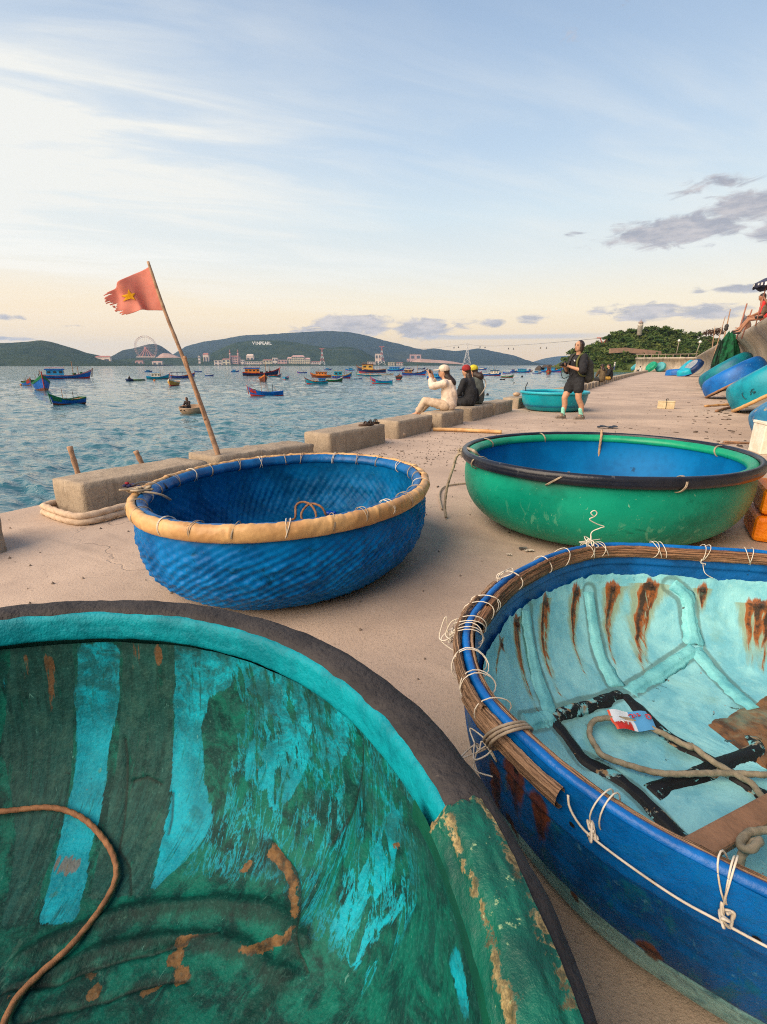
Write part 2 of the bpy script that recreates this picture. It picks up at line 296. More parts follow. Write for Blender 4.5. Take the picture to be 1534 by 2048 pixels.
# ================= materials
MATS={}
def newmat(name):
    m=bpy.data.materials.new(name);m.use_nodes=True;nt=m.node_tree;nt.nodes.clear();return m,nt
def finish(nt,col,rough=.6,bump=None,bs=.3,bd=.01,metal=0.0,spec=.5,trans=None):
    b=node(nt,'ShaderNodeBsdfPrincipled',{'Metallic':metal})
    b.inputs['Specular IOR Level'].default_value=spec
    for k,v in (('Base Color',col),('Roughness',rough)):
        if isinstance(v,bpy.types.NodeSocket): nt.links.new(v,b.inputs[k])
        else: b.inputs[k].default_value=(*v[:3],1) if k=='Base Color' else v
    if bump is not None:
        bm=node(nt,'ShaderNodeBump',{'Height':bump,'Strength':bs,'Distance':bd});nt.links.new(bm.outputs[0],b.inputs['Normal'])
    sh=b.outputs[0]
    if trans:
        t=node(nt,'ShaderNodeBsdfTranslucent');
        if isinstance(col,bpy.types.NodeSocket): nt.links.new(col,t.inputs[0])
        else: t.inputs[0].default_value=(*col[:3],1)
        sh=node(nt,'ShaderNodeMixShader',{0:trans,1:sh,2:t.outputs[0]}).outputs[0]
    node(nt,'ShaderNodeOutputMaterial',{0:sh})
def ocoord(nt): return node(nt,'ShaderNodeTexCoord').outputs['Object']
def plain(name,a,b=None,scale=6,rough=.6,bump=.15,bd=.01,dirt=None,dirt_amt=.0,detail=5,stretch=(1,1,1),spec=.4,metal=0,trans=None):
    """two-tone mottled surface with fine relief and optional dirt"""
    if name in MATS: return MATS[name]
    m,nt=newmat(name);v=vmul(nt,ocoord(nt),stretch)
    b=b or tuple(x*.72 for x in a)
    n=noise(nt,v,scale,detail,.6,.2)
    col=mixc(nt,step(nt,n,.38,.66),a,b)
    f=noise(nt,v,scale*9,3,.6)
    col=mixc(nt,mth(nt,'MULTIPLY',step(nt,f,.45,.75),.22),col,tuple(x*.45 for x in a))
    if dirt: col=mixc(nt,step(nt,noise(nt,v,scale*2.3,6,.68),.70-dirt_amt,.76-dirt_amt),col,dirt)
    finish(nt,col,rough,mth(nt,'ADD',f,n),bump,bd,metal,spec,trans)
    MATS[name]=m;return m

# ================= setting
def m_pavement():
    m,nt=newmat('pavement');v=ocoord(nt)
    big=noise(nt,v,.55,5,.62,.4);mid=noise(nt,v,3.2,6,.65,.3);fine=noise(nt,v,70,4,.75);grit=noise(nt,v,210,2,.6)
    col=mixc(nt,step(nt,big,.36,.62),(.56,.43,.325),(.42,.32,.245))
    col=mixc(nt,mth(nt,'MULTIPLY',step(nt,mid,.48,.72),.5),col,(.37,.28,.22))
    col=mixc(nt,mth(nt,'MULTIPLY',step(nt,noise(nt,v,1.3,6,.7,.8),.60,.68),.5),col,(.56,.45,.36))
    col=mixc(nt,mth(nt,'MULTIPLY',step(nt,fine,.52,.66),.5),col,(.235,.18,.14))
    col=mixc(nt,mth(nt,'MULTIPLY',step(nt,grit,.62,.75),.5),col,(.62,.52,.43))
    # streaks of trodden dust lying along the quay
    dot=lambda a:node(nt,'ShaderNodeVectorMath',{0:v,1:tuple(a)},operation='DOT_PRODUCT').outputs['Value']
    l=dot(NN);s=dot(UU)
    st=noise(nt,comb(nt,mth(nt,'MULTIPLY',l,.9),mth(nt,'MULTIPLY',s,4.5),0.0),1.0,5,.62,.4)
    col=mixc(nt,mth(nt,'MULTIPLY',step(nt,st,.5,.72),.4),col,(.30,.235,.185))
    # hairline cracks
    w=node(nt,'ShaderNodeVectorMath',{0:v,1:node(nt,'ShaderNodeTexNoise',{'Vector':v,'Scale':2.1,'Detail':5.0}).outputs[1]},operation='ADD').outputs[0]
    vo=node(nt,'ShaderNodeTexVoronoi',{'Vector':w,'Scale':.42},feature='DISTANCE_TO_EDGE').outputs[0]
    ck=mth(nt,'MULTIPLY',step(nt,vo,.006,.001),step(nt,noise(nt,v,.8,3),.45,.6))
    col=mixc(nt,mth(nt,'MULTIPLY',ck,.45),col,(.11,.085,.07))
    jt=node(nt,'ShaderNodeMath',{0:mth(nt,'ADD',s,mth(nt,'MULTIPLY',mth(nt,'SUBTRACT',noise(nt,v,3,4),.5),.06)),1:4.2},operation='PINGPONG').outputs[0]
    jl=mth(nt,'MULTIPLY',step(nt,jt,.022,.006),step(nt,noise(nt,v,1.7,4),.40,.52));col=mixc(nt,mth(nt,'MULTIPLY',jl,.7),col,(.10,.078,.062))
    sn=noise(nt,v,.75,6,.7,1.0);col=mixc(nt,mth(nt,'MULTIPLY',step(nt,sn,.60,.70),.45),col,(.20,.155,.125))
    sp_=noise(nt,v,24,4,.75);col=mixc(nt,mth(nt,'MULTIPLY',step(nt,sp_,.68,.73),.8),col,(.13,.10,.08))
    h=mth(nt,'ADD',mth(nt,'MULTIPLY',fine,1.0),mth(nt,'ADD',mth(nt,'MULTIPLY',grit,.6),mth(nt,'MULTIPLY',mid,1.5)))
    finish(nt,col,.9,mth(nt,'SUBTRACT',h,mth(nt,'MULTIPLY',ck,1.5)),.55,.006,0,.25);return m
M_PAVE=m_pavement()
S_=np.concatenate([np.arange(-6,20,.5),np.arange(20,111,2.0)])
P=np.array([[Q(l,s,.004*(fbm(l*.8,s*.8)-.5)) for l in np.linspace(edge_l(s)-.82,edge_l(s)-.82+ (lip_l(min(s,96))+1.2-edge_l(s)+.82),14)] for s in S_])
tag(grid('pavement',P,M_PAVE,flip=False),kind='structure')
P=np.array([[Q(edge_l(s)-.82+d,s,z) for d,z in ((0,-.004),(-.03,-.06),(-.04,-1.2),(-.06,-5))] for s in S_])
tag(grid('quay_side',P,plain('quay_side',(.22,.18,.15),(.13,.115,.10),1.2,.9,.5,.03),flip=True),kind='structure')
# ---- wave return wall
def m_seawall():
    m,nt=newmat('seawall');v=ocoord(nt);s=attr(nt,'along');t=attr(nt,'up')
    a=noise(nt,comb(nt,mth(nt,'MULTIPLY',s,3.2),mth(nt,'MULTIPLY',t,.8),0.0),1.0,6,.66,.3)
    b=noise(nt,comb(nt,mth(nt,'MULTIPLY',s,14.0),mth(nt,'MULTIPLY',t,1.3),4.0),1.0,4,.6)
    n=noise(nt,v,.9,5,.6)
    col=mixc(nt,step(nt,n,.35,.65),(.44,.38,.30),(.34,.29,.225))
    col=mixc(nt,mth(nt,'MULTIPLY',step(nt,a,.47,.62),.7),col,(.19,.16,.125))
    col=mixc(nt,mth(nt,'MULTIPLY',step(nt,b,.55,.72),.55),col,(.55,.49,.40))
    col=mixc(nt,mth(nt,'MULTIPLY',step(nt,noise(nt,v,3.5,6,.7),.6,.7),.5),col,(.12,.105,.085))
    finish(nt,col,.9,mth(nt,'ADD',a,mth(nt,'ADD',mth(nt,'MULTIPLY',b,.6),noise(nt,v,25,3))),.6,.03,0,.2);return m
M_SEAW=m_seawall()
WP=[(-.25,.0),(.12,.05),(.42,.26),(.62,.62),(.70,1.0),(.64,1.4),(.47,1.78),(.22,2.08),(.04,2.26),(-.02,2.38),(.03,2.48),(.16,2.53),(.45,2.54),(1.1,2.52)]
WPc=resample(catmull(WP,120),34)
def wall_rows(svals,place):
    P=[];A=[];B=[]
    for s in svals:
        r=(fbm(s*2.2,1.3,0,3)-.5)*.07+(fbm(s*9,7.7,0,2)-.5)*.035
        row=[]
        for i,(dl,z) in enumerate(WPc):
            k=math.sin(PI*min(1,max(0,(z-.02)/2.5)))
            row.append(place(s,dl+r*k,z))
        P.append(row);A.append([s]*len(WPc));B.append(list(np.linspace(0,4,len(WPc))))
    return np.array(P),np.array(A),np.array(B)
wt=tag(bpy.data.objects.new('sea_wall',None),'long curling grey concrete wave wall along the right of the quay','wall');COL.objects.link(wt)
sv=np.concatenate([np.arange(-4,40,.09),np.arange(40,95.5,.3)])
P,A,B=wall_rows(sv,lambda s,dl,z:Q(lip_l(s)+dl,s,z));grid('wall_face',P,M_SEAW,wt,{'along':A,'up':B})
E0=Q(lip_l(95.4),95.4);E1=Q(-9.4,97.2);dv=(E1-E0);Ln=np.linalg.norm(dv);dv/=Ln;nv=np.array([dv[1],-dv[0],0]);nv=nv if nv@UU>0 else -nv
P,A,B=wall_rows(np.arange(-1.2,Ln,.15),lambda s,dl,z:E0+dv*s+nv*dl+np.array([0,0,z*.93]));grid('end_wall_face',P,M_SEAW,wt,{'along':A+300,'up':B},flip=True)
mb=MB()
for s in np.arange(0.2,12.0,1.1):
    if s<Ln: mb.box(E0+dv*s+nv*.5+np.array([0,0,2.6]),(.07,.07,.5))
mb.tube([E0+nv*.5+np.array([0,0,2.84]),E0+dv*Ln+nv*.5+np.array([0,0,2.84])],.045,6)
rl=thing('railing','low pale railing on top of the far end of the wave wall','railing',(0,0,0))
mb.build('rail',plain('rail',(.35,.27,.22)),rl)
# promenade and land behind the wall
P=np.array([[Q(lip_l(min(s,95))+1.08+w,s,2.5) for w in (0,3,8,30,120)] for s in np.linspace(-6,99,40)])
tag(grid('promenade',P,plain('promenade',(.33,.29,.25),(.27,.235,.2),.8,.9)),kind='structure')
# ---- water: one sheet to the horizon, real ripples near, relief by material beyond
def m_water():
    m,nt=newmat('water');v=ocoord(nt)
    c,s=math.cos(.5),math.sin(.5)
    sp=node(nt,'ShaderNodeSeparateXYZ',{0:v}).outputs
    a=comb(nt,mth(nt,'MULTIPLY',sp[0],.55),sp[1],0.0)
    n1=noise(nt,a,2.6,4,.6,.4);n2=noise(nt,a,.55,4,.55,.3);n3=noise(nt,a,.06,4,.6);n4=noise(nt,a,8.0,2,.5)
    h=mth(nt,'ADD',mth(nt,'MULTIPLY',n1,.10),mth(nt,'ADD',mth(nt,'MULTIPLY',n2,.42),mth(nt,'ADD',mth(nt,'MULTIPLY',n3,1.6),mth(nt,'MULTIPLY',n4,.02))))
    b=node(nt,'ShaderNodeBsdfPrincipled',{'Base Color':(.024,.115,.145,1),'Roughness':.05,'IOR':1.6})
    bm=node(nt,'ShaderNodeBump',{'Height':h,'Strength':.9,'Distance':1.0});nt.links.new(bm.outputs[0],b.inputs['Normal'])
    node(nt,'ShaderNodeOutputMaterial',{0:b.outputs[0]});return m
r=np.concatenate([np.linspace(2.5,60,760)**1.0,60*np.exp(np.linspace(.006,math.log(10000/60.0),380))])
th=np.radians(np.linspace(-78,78,700))
R,T=np.meshgrid(r,th,indexing='ij');Xw=R*np.sin(T);Yw=R*np.cos(T)
rs=np.random.RandomState(3);Zw=0*R
for i in range(46):
    lam=.45*1.085**i*(.9+.2*rs.rand());a=rs.normal(.9,.55);k=2*PI/lam;amp=.0108*lam**.52*math.exp(-lam/9)
    ph=k*(Xw*math.sin(a)+Yw*math.cos(a))+rs.rand()*6.28+2.0*fbm(Xw*.05+i,Yw*.05,0,2)
    fade=np.clip(1-(R*.0045*2.6/lam)**2,0,1)+0*R
    Zw+=amp*fade*(np.sin(ph)+.25*np.sin(2*ph))
Zw*=(.75+.6*fbm(Xw*.09,Yw*.09,3.0,3))
P=np.stack([Xw,Yw,-2.5+Zw],-1)
tag(grid('water',P,m_water(),flip=True),kind='structure')
# ---- hills
def m_hill(name,a,b,sc,bumpd):
    m,nt=newmat(name);v=ocoord(nt)
    n=noise(nt,v,sc,7,.65,.2);f=noise(nt,v,sc*9,5,.7);q=noise(nt,v,sc*.22,4,.6)
    col=mixc(nt,step(nt,n,.35,.65),a,b)
    col=mixc(nt,mth(nt,'MULTIPLY',step(nt,f,.46,.68),.65),col,tuple(x*.35 for x in a))
    col=mixc(nt,mth(nt,'MULTIPLY',step(nt,q,.52,.70),.35),col,(.10,.105,.045))
    finish(nt,col,1.0,mth(nt,'ADD',f,mth(nt,'MULTIPLY',n,1.5)),1.0,bumpd,0,.0);return m
def hill(name,pts,depth,thick,mat,n=260,rows=30,amp=.10,seed=0,base=-3.0,back=.6,flatten=1.35):
    W3=np.array([far(x,y,depth) for x,y in pts]);xs=np.linspace(W3[0,0],W3[-1,0],n)
    k=np.interp(xs,W3[:,0],W3[:,2]);ke=np.hanning(9);ke/=ke.sum();k=np.convolve(np.pad(k,4,mode='edge'),ke,'valid')
    H=k-base;mx=H.max();P=[]
    for r in np.linspace(-1,back,rows):
        y=depth+(r*thick if r<0 else r*thick*.8)
        f=(1-abs(r))**.85 if r<0 else 1-(r/back*.75)**2*.9
        nz=fbm(xs/mx*2.6+seed,y/mx*2.6+r*0+seed,0,5)-.5
        nz2=fbm(xs/mx*11+seed,y/mx*11,3,4)-.5
        rid=np.abs(fbm(xs/mx*1.7+seed*3,r*1.1,5,4)-.5)*2
        z=base+H*f*(1-amp*2.2*(1-rid)*(1-f)) + mx*amp*nz*min(1,2.2*(1-f))*f+mx*.018*nz2
        px=xs*(1+ (y-depth)/depth*.6)
        P.append(np.stack([px,np.full(n,y),np.maximum(z,base)],-1))
    return tag(grid(name,np.array(P),mat),kind='structure')
HG=m_hill('hill_green',(.028,.052,.022),(.055,.078,.028),.012,14.0)
HB=m_hill('hill_far',(.026,.044,.036),(.040,.058,.040),.008,16.0)
hill('far_hill',[(930,727),(1058,727),(1072,722),(1088,717),(1110,713),(1135,711),(1160,712),(1200,716),(1260,724),(1300,727)],8200,1500,HB,160,16,seed=9)
hill('ridge_hill',[(230,726),(320,722),(345,713),(358,703),(372,692),(392,687),(412,682),(440,679),(465,674),(490,670),(515,669),(540,668),(570,666),(600,664),(640,662),(664,661.5),(700,664),(735,671),(770,681),(800,688),(830,696),(848,699),(868,696),(885,699),(908,702),(932,700),(955,696.5),(972,699),(1000,705),(1030,711),(1046,718),(1062,727),(1090,729)],5400,1500,HB,420,30,seed=2)
hill('wheel_hill',[(150,729),(218,722),(230,712),(245,700),(262,697),(278,693),(296,688),(308,687),(320,691),(332,700),(345,711),(360,722),(392,729)],3900,800,HB,180,24,seed=4)
hill('near_hill',[(-700,700),(-520,688),(-330,700),(-160,690),(-60,687),(0,686),(30,685),(58,683),(80,680),(100,683),(120,689),(150,698),(172,706),(195,710),(215,718),(240,723),(280,728),(330,729.5)],2500,620,HG,320,28,seed=5)
hill('sign_hill',[(330,729),(385,720),(410,711),(432,702),(452,692),(475,684),(500,681),(530,680),(560,681),(590,684),(620,690),(640,693),(660,696),(682,693),(705,694),(725,701),(745,713),(765,722),(800,728),(850,729.5)],3300,560,HG,330,28,seed=6)
hill('coast_land',[(150,729),(215,723),(240,718),(262,716),(300,716),(345,715),(380,716),(420,714),(470,718),(540,720),(600,722),(690,722),(760,723),(830,724),(880,726),(930,729)],2950,180,HG,300,14,seed=7,amp=.05)
hill('bare_earth',[(812,730),(826,722),(838,716.5),(850,718),(868,719.5),(890,721),(912,724),(935,729)],3000,60,plain('bare_earth',(.42,.27,.21),(.33,.21,.16),.02,1.0),80,10,seed=8,amp=.05)
hill('bare_slope',[(312,715),(320,708),(326,705),(338,706),(350,710),(362,715)],3300,60,plain('bare_earth',(.42,.27,.21)),60,8,seed=3,amp=.05)
# ---- headland
HD=330.0
hp=[(1095,735),(1118,731),(1130,722),(1142,713),(1155,706),(1170,700),(1188,695),(1203,690),(1212,680),(1222,672),(1240,669),(1262,667),(1290,666),(1320,665),(1345,667),(1368,674),(1395,679),(1420,684),(1450,690),(1490,694),(1560,697),(1700,700),(2000,704)]
hill('headland',hp,HD,60,m_hill('headland_green',(.065,.115,.026),(.12,.14,.045),.10,.5),300,30,amp=.12,seed=11,back=1.0)
HX=np.array([far(x,y,HD) for x,y in hp])
def head_z(x,y):
    r=(y-HD)/60.0;xr=x/(1+(y-HD)/HD*.6);k=np.interp(xr,HX[:,0],HX[:,2])+3
    f=(1-abs(r))**.85 if r<0 else 1-(r*.75)**2*.9
    return -3+k*f
def leaves(c,rad,n,size,rs,lumps=9):
    """leaf sprays gathered in lumps through a crown's volume"""
    c=np.asarray(c,float);rad=np.asarray(rad,float)
    L=rs.normal(0,1,(lumps,3));L/=np.linalg.norm(L,axis=1)[:,None];L*=(.35+.5*rs.rand(lumps,1));L[:,2]=np.abs(L[:,2])*.9-.25
    w=rs.randint(0,lumps,n);d=rs.normal(0,1,(n,3));d/=np.linalg.norm(d,axis=1)[:,None]
    p=L[w]+d*(.42*rs.rand(n,1)**.4)*(.6+.6*rs.rand(lumps,1)[w])
    p=c+p*rad
    a=rs.normal(0,1,(n,3));a[:,2]*=.55;a/=np.linalg.norm(a,axis=1)[:,None]
    b=np.cross(a,d+.3*rs.normal(0,1,(n,3)));b/=np.maximum(np.linalg.norm(b,axis=1),1e-6)[:,None]
    s=size*(.6+.8*rs.rand(n,1))
    V=np.stack([p-a*s,p-b*s*.6,p+a*s,p+b*s*.6],1).reshape(-1,3)
    return V,np.arange(4*n).reshape(n,4)
def raw(name,V,F,m,parent=None):
    V=np.asarray(V,np.float32);F=np.asarray(F);me=bpy.data.meshes.new(name);me.vertices.add(len(V));me.vertices.foreach_set('co',V.reshape(-1))
    k=F.shape[1];me.loops.add(F.size);me.loops.foreach_set('vertex_index',F.reshape(-1).astype(np.int32));me.polygons.add(len(F))
    me.polygons.foreach_set('loop_start',np.arange(0,F.size,k,dtype=np.int32));me.update(calc_edges=True);me.materials.append(m);me.validate();return link(name,me,parent)
def m_leaf(name,a,b,sc):
    m,nt=newmat(name);v=ocoord(nt);n=noise(nt,v,sc,3,.6);g=node(nt,'ShaderNodeNewGeometry').outputs['Random Per Island']
    col=mixc(nt,step(nt,n,.38,.64),a,b);col=mixc(nt,mth(nt,'MULTIPLY',g,.5),col,tuple(x*.45 for x in a))
    finish(nt,col,.7,spec=.2,trans=.25);return m
ML1=m_leaf('leaf_dark',(.062,.115,.024),(.150,.180,.042),.16);ML2=m_leaf('leaf_bright',(.075,.125,.030),(.14,.17,.05),.2);ML3=m_leaf('leaf_bronze',(.09,.055,.04),(.16,.10,.07),.9)
MBARK=plain('bark',(.13,.09,.065),(.08,.06,.045),3,.9)
rs=np.random.RandomState(5);VV=[];FF=[];o=0
for i in range(420):
    y=HD+rs.uniform(-56,6);x=rs.uniform(HX[1,0],HX[-4,0]*1.0)*(1+(y-HD)/HD*.6);z=head_z(x,y)
    if z<3: continue
    q=rs.rand();low=x<92 and z<17
    rr=(rs.uniform(1.2,2.2) if low else rs.uniform(2.2,4.2))
    V,F=leaves((x,y,z+rr*.35),(rr*1.25,rr*1.25,rr*.8),110,.55 if low else .75,rs,7);VV.append(V);FF.append(F+o);o+=len(V)
for i in range(260):
    y=HD+rs.uniform(-58,-20);x=rs.uniform(HX[0,0],HX[9,0])*(1+(y-HD)/HD*.6);z=head_z(x,y)
    if z<-1.5: continue
    rr=rs.uniform(.7,1.7);V,F=leaves((x,y,z+rr*.25),(rr*1.3,rr*1.3,rr*.7),50,.42,rs,5);VV.append(V);FF.append(F+o);o+=len(V)
tag(raw('woodland',np.concatenate(VV),np.concatenate(FF),ML1),'dense green scrub and trees covering the headland','woodland',kind='stuff')
def tree(name,label,base,h,rad,leafn,lsize,mat,rs,group=None,trunk=.25,lean=(0,0)):
    t=thing(name,label,'tree',base,0,group);mb=MB();top=np.array([lean[0],lean[1],h*.72])
    mb.tube([(0,0,-.3),top*.4+np.array([.08*h*rs.uniform(-1,1),0,0]),top],[trunk,trunk*.7,trunk*.35],7)
    for k in range(5):
        a=rs.rand()*6.28;s0=top*rs.uniform(.45,.9);e=s0+np.array([math.cos(a)*rad[0]*.75,math.sin(a)*rad[0]*.75,h*.2])
        mb.tube([s0,(s0+e)/2+np.array([0,0,.05*h]),e],[trunk*.4,trunk*.25,trunk*.1],5)
    mb.build('trunk',MBARK,t,True)
    V,F=leaves(top+np.array([0,0,h*.06]),rad,leafn,lsize,rs,12);raw('crown',V,F,mat,t);return t
TR=[(1216,671,5,3.6,ML1,'wind-swept dark tree at the seaward end of the hilltop'),(1240,668,5,4.2,ML1,'dark spreading tree left of the white hilltop tower'),(1264,664,5.5,3.8,ML1,'rounded tree touching the left side of the hilltop tower'),(1300,662,6,4.8,ML2,'broad bright-topped tree just right of the hilltop tower'),(1331,662,6,4.6,ML1,'tall dark tree on the crest, mid hilltop'),(1353,668,5,3.6,ML2,'thin-crowned tree on the falling crest right of the tallest trees'),(1386,675,6,5.2,ML2,'wide pale green tree at the landward end of the hilltop'),(1412,682,5,3.8,ML1,'dark tree behind the lampposts where the hill meets the promenade')]
for x,y,h,rr,mt,lb in TR:
    p=far(x,y+4,HD-6);p[2]=head_z(p[0],p[1])-1.0;tree('hill_tree',lb,p,h,(rr,rr,rr*.62),420,.7,mt,rs,'trees along the crest of the headland',.35)
p=far(1345,710,210);p[2]=3.0;tree('shrub_tree','yellow-green feathery tree behind the end of the wave wall','',(0,0,0),1,1) if False else None
p=far(1350,712,170.0);tree('young_tree','bright yellow-green bushy tree rising behind the end of the wave wall',(p[0],p[1],2.4),3.4,(3.0,2.4,1.4),500,.35,ML2,rs)
p=far(1427,672,64.0);tree('flowering_tree','sparse bronze-leaved tree behind the wave wall beside the slender poles',(p[0],p[1],2.5),3.2,(1.5,1.3,.75),420,.12,ML3,rs,None,.09)
# terrace wall, road bank and tower on the headland
pw=[far(x,y,HD-42) for x,y in ((1222,697),(1250,695),(1290,699),(1330,703))]
mb=MB();hh=2.6
for a,b in zip(pw[:-1],pw[1:]):
    mb.add([a-[0,0,hh],b-[0,0,hh],b,a,a+[0,2,-hh],b+[0,2,-hh],b+[0,2,0],a+[0,2,0]],[(0,1,2,3),(3,2,6,7),(1,5,6,2),(4,0,3,7),(5,4,7,6)])
tag(mb.build('terrace_wall',plain('terrace',(.33,.19,.13),(.22,.15,.10),.5,.9)),'reddish masonry terrace wall across the wooded headland','wall')
t=thing('hill_tower','small white round tower on top of the wooded headland','tower',far(1280,657,HD-10))
mw=plain('white_wall',(.70,.62,.52),(.6,.52,.44),.4,.8)
def lathe(mb,prof,seg=20,c=(0,0,0)): return mb.loft([[(c[0]+r*math.cos(2*PI*k/seg),c[1]+r*math.sin(2*PI*k/seg),c[2]+z) for k in range(seg)] for r,z in prof])
mb=MB();lathe(mb,[(1.5,-4),(1.45,1.6),(1.7,1.7),(1.7,2.0),(1.3,2.1),(1.3,3.2)]);mb.build('wall',mw,t,True)
mb=MB();lathe(mb,[(1.55,3.2),(1.55,3.4),(1.2,3.8),(.7,4.2),(.25,4.4),(.2,5.2),(.02,5.3)]);mb.build('dome',plain('tower_dome',(.34,.25,.2)),t,True)
for k in range(5):
    a=-PI/2+(k-2)*.55;mb=MB();mb.box((1.31*math.cos(a),1.31*math.sin(a),2.65),(.36,.3,.75),rotz(a+PI/2));mb.build('window',plain('dark_glass',(.05,.05,.055),rough=.2),t)

# ---- the air over the bay
m,nt=newmat('haze');pv=node(nt,'ShaderNodeVolumePrincipled',{'Color':(.46,.67,1.0,1),'Density':.000064,'Anisotropy':.2});o_=node(nt,'ShaderNodeOutputMaterial');nt.links.new(pv.outputs[0],o_.inputs['Volume'])
mb=MB();mb.box((0,5100,208),(20400,10600,429));tag(mb.build('haze',m),'pale blue sea air lying over the bay',kind='stuff')

# ================= foreground basket boats
exec_boats=1
M_BAMBOO=plain('bamboo',(.64,.39,.165),(.48,.26,.10),6,.45,.25,.004,(.17,.09,.04),.045)
M_WOOD=plain('old_wood',(.33,.18,.10),(.21,.115,.065),9,.75,.5,.006,(.12,.07,.045),.06,5,(1,1,2.5))
M_WOODL=plain('split_wood',(.42,.26,.16),(.26,.155,.095),14,.8,.6,.006,(.10,.065,.045),.05)
M_CORD=plain('white_cord',(.72,.66,.54),(.55,.48,.37),30,.6,.2,.002)
M_LASH=plain('grey_lashing',(.38,.31,.22),(.25,.2,.145),40,.7,.3,.002)
M_ROPET=plain('tan_rope',(.50,.33,.20),(.36,.225,.13),30,.8,.4,.003)
M_ROPEO=plain('brown_rope',(.36,.17,.075),(.23,.105,.05),40,.75,.4,.003)
M_ROPEG=plain('grey_rope',(.33,.28,.19),(.21,.185,.125),40,.8,.4,.003,(.13,.15,.12),.05)
M_ROPEW=plain('cream_rope',(.60,.45,.31),(.45,.325,.22),25,.8,.4,.003)
M_TAR=plain('tar',(.048,.044,.044),(.030,.028,.029),9,.7,1.0,.006,(.10,.088,.08),.02,spec=.2)
M_HOLE=plain('dark_hole',(.012,.011,.011))
def rope(name,pts,r,m,parent=None,n=None,closed=False,pitch=None,seg=12,loc=None,mb=None):
    Pn=np.asarray(pts,float);L=np.linalg.norm(np.diff(Pn,axis=0),axis=1).sum()
    C_=catmull(Pn,max(len(Pn)*8,40),closed)
    n=n or int(min(900,max(12,L/(r*.75))));
    if not closed: C_=resample(C_,n)
    k=2*PI/(pitch or r*7.5)
    M=mb or MB();M.tube(C_,r,seg,closed,True,lambda th,l,i:.80+.24*abs(math.cos(1.5*(th-k*l/1.5*1.0))))
    return M if mb is not None else M.build(name,m,parent,True,loc)
def section_ring(B,phi,dr,z,wr,wz,r,mb,seg=6,n=16,jit=0.0,dphi=0.0,sp=0):
    """a cord wound once round the rim section"""
    pts=[]
    for q in range(n):
        a=2*PI*q/n;f=1+jit*math.sin(3*a+phi*7)
        pts.append(B.pt(np.array(phi+dphi*math.sin(a)),1.0,dr+wr*f*math.cos(a),z+wz*f*math.sin(a)))
    mb.tube(np.array(pts),r,seg,True)
def polymask(PH,T,polys,blur=3):
    m=np.zeros(PH.shape)
    for pl in polys:
        p=np.array(pl);x0,x1=p[:,0].min(),p[:,0].max();y0,y1=p[:,1].min(),p[:,1].max()
        ii=(PH>=x0)&(PH<=x1)&(T>=y0)&(T<=y1);px=PH[ii];py=T[ii];ins=np.zeros(px.shape,bool);n=len(p)
        for a in range(n):
            x,y=p[a];X,Y=p[(a+1)%n]
            c=((y>py)!=(Y>py))&(px<(X-x)*(py-y)/((Y-y) if Y!=y else 1e-9)+x);ins^=c
        m[ii]=np.maximum(m[ii],ins)
    for _ in range(blur):
        m=(m+np.roll(m,1,0)+np.roll(m,-1,0))/3;q=np.pad(m,((0,0),(1,1)),mode='edge');m=(q[:,:-2]+q[:,1:-1]+q[:,2:])/3
    return m
def linemask(PH,T,lines,w,aspect):
    m=np.zeros(PH.shape)
    for L in lines:
        for (a,b),(c,d) in zip(L[:-1],L[1:]):
            ax,ay,bx,by=a*aspect,b,c*aspect,d;dx,dy=bx-ax,by-ay;l2=dx*dx+dy*dy+1e-12
            x=PH*aspect;t=np.clip(((x-ax)*dx+(T-ay)*dy)/l2,0,1);m=np.maximum(m,np.exp(-(((x-ax-t*dx)**2+(T-ay-t*dy)**2)/w**2)))
    return m
# ---------------------------------------------------------------- teal boat (camera stands over it)
t=thing('basket_boat','big teal and dark green basket boat with thick black tarred rim, nearest at lower left','basket boat',TEAL.c)
PHT=np.linspace
def dispT(PH,T,b,z,a):
    env=np.clip(T*8,0,1)*np.clip((.62-T)*5,0,1)
    lath=0
    for c,w in ((1.74,.082),(1.43,.08),(2.03,.07),(1.02,.05),(.62,.05),(2.4,.08),(2.8,.08),(3.3,.08),(0.2,.06)):
        lath=lath+np.clip(1.3-np.abs(PH-c)/w,0,1)
    fl=sum(k_*np.exp(-((PH-c-.25*(T-.2))/w)**2) for c,w,k_ in ((1.02,.10,.010),(.74,.07,-.014),(.60,.06,.010),(.46,.06,-.012),(.32,.05,.008)))
    b=b-.006*np.clip(lath,0,1)*env-fl*np.clip(T*6,0,1)*np.clip((.5-T)*6,0,1)+(fbm(PH*9,T*5,0,4)-.5)*.012
    cr=linemask(PH,T,TEAL_CRACK,.006,.55)
    b=b+cr*.006*(T<.5);z=z+(fbm(PH*6,T*14,2,4)-.5)*.006*(T>.3)-cr*.006*(T>=.5)
    # floor ribs
    for (p0,t0),(p1,t1),w,h in (((1.55,.625),(.62,.325),.016,.010),((1.55,.70),(.60,.385),.014,.008),((.62,.33),(.50,.60),.012,.006)):
        l=linemask(PH,T,[[(p0,t0),(p1,t1)]],w,.5);z=z+l*h*np.clip((T-.25)*8,0,1)
    return b,z
P,PH,T=TEAL.surf(TEAL_IN,760,300,-.35,2.55,disp=dispT)
tq=polymask(PH,T,TEAL_POLY['T'],11);gs=polymask(PH,T,TEAL_POLY['S'],8);tan=polymask(PH,T,TEAL_POLY['O'],5);ru=polymask(PH,T,TEAL_POLY['R'],9)
mixr=polymask(PH,T,[[(1.15,0),(.42,0),(.42,.3),(.75,.34),(1.12,.42)]],14)
low=np.clip((T-.42)*5,0,1)
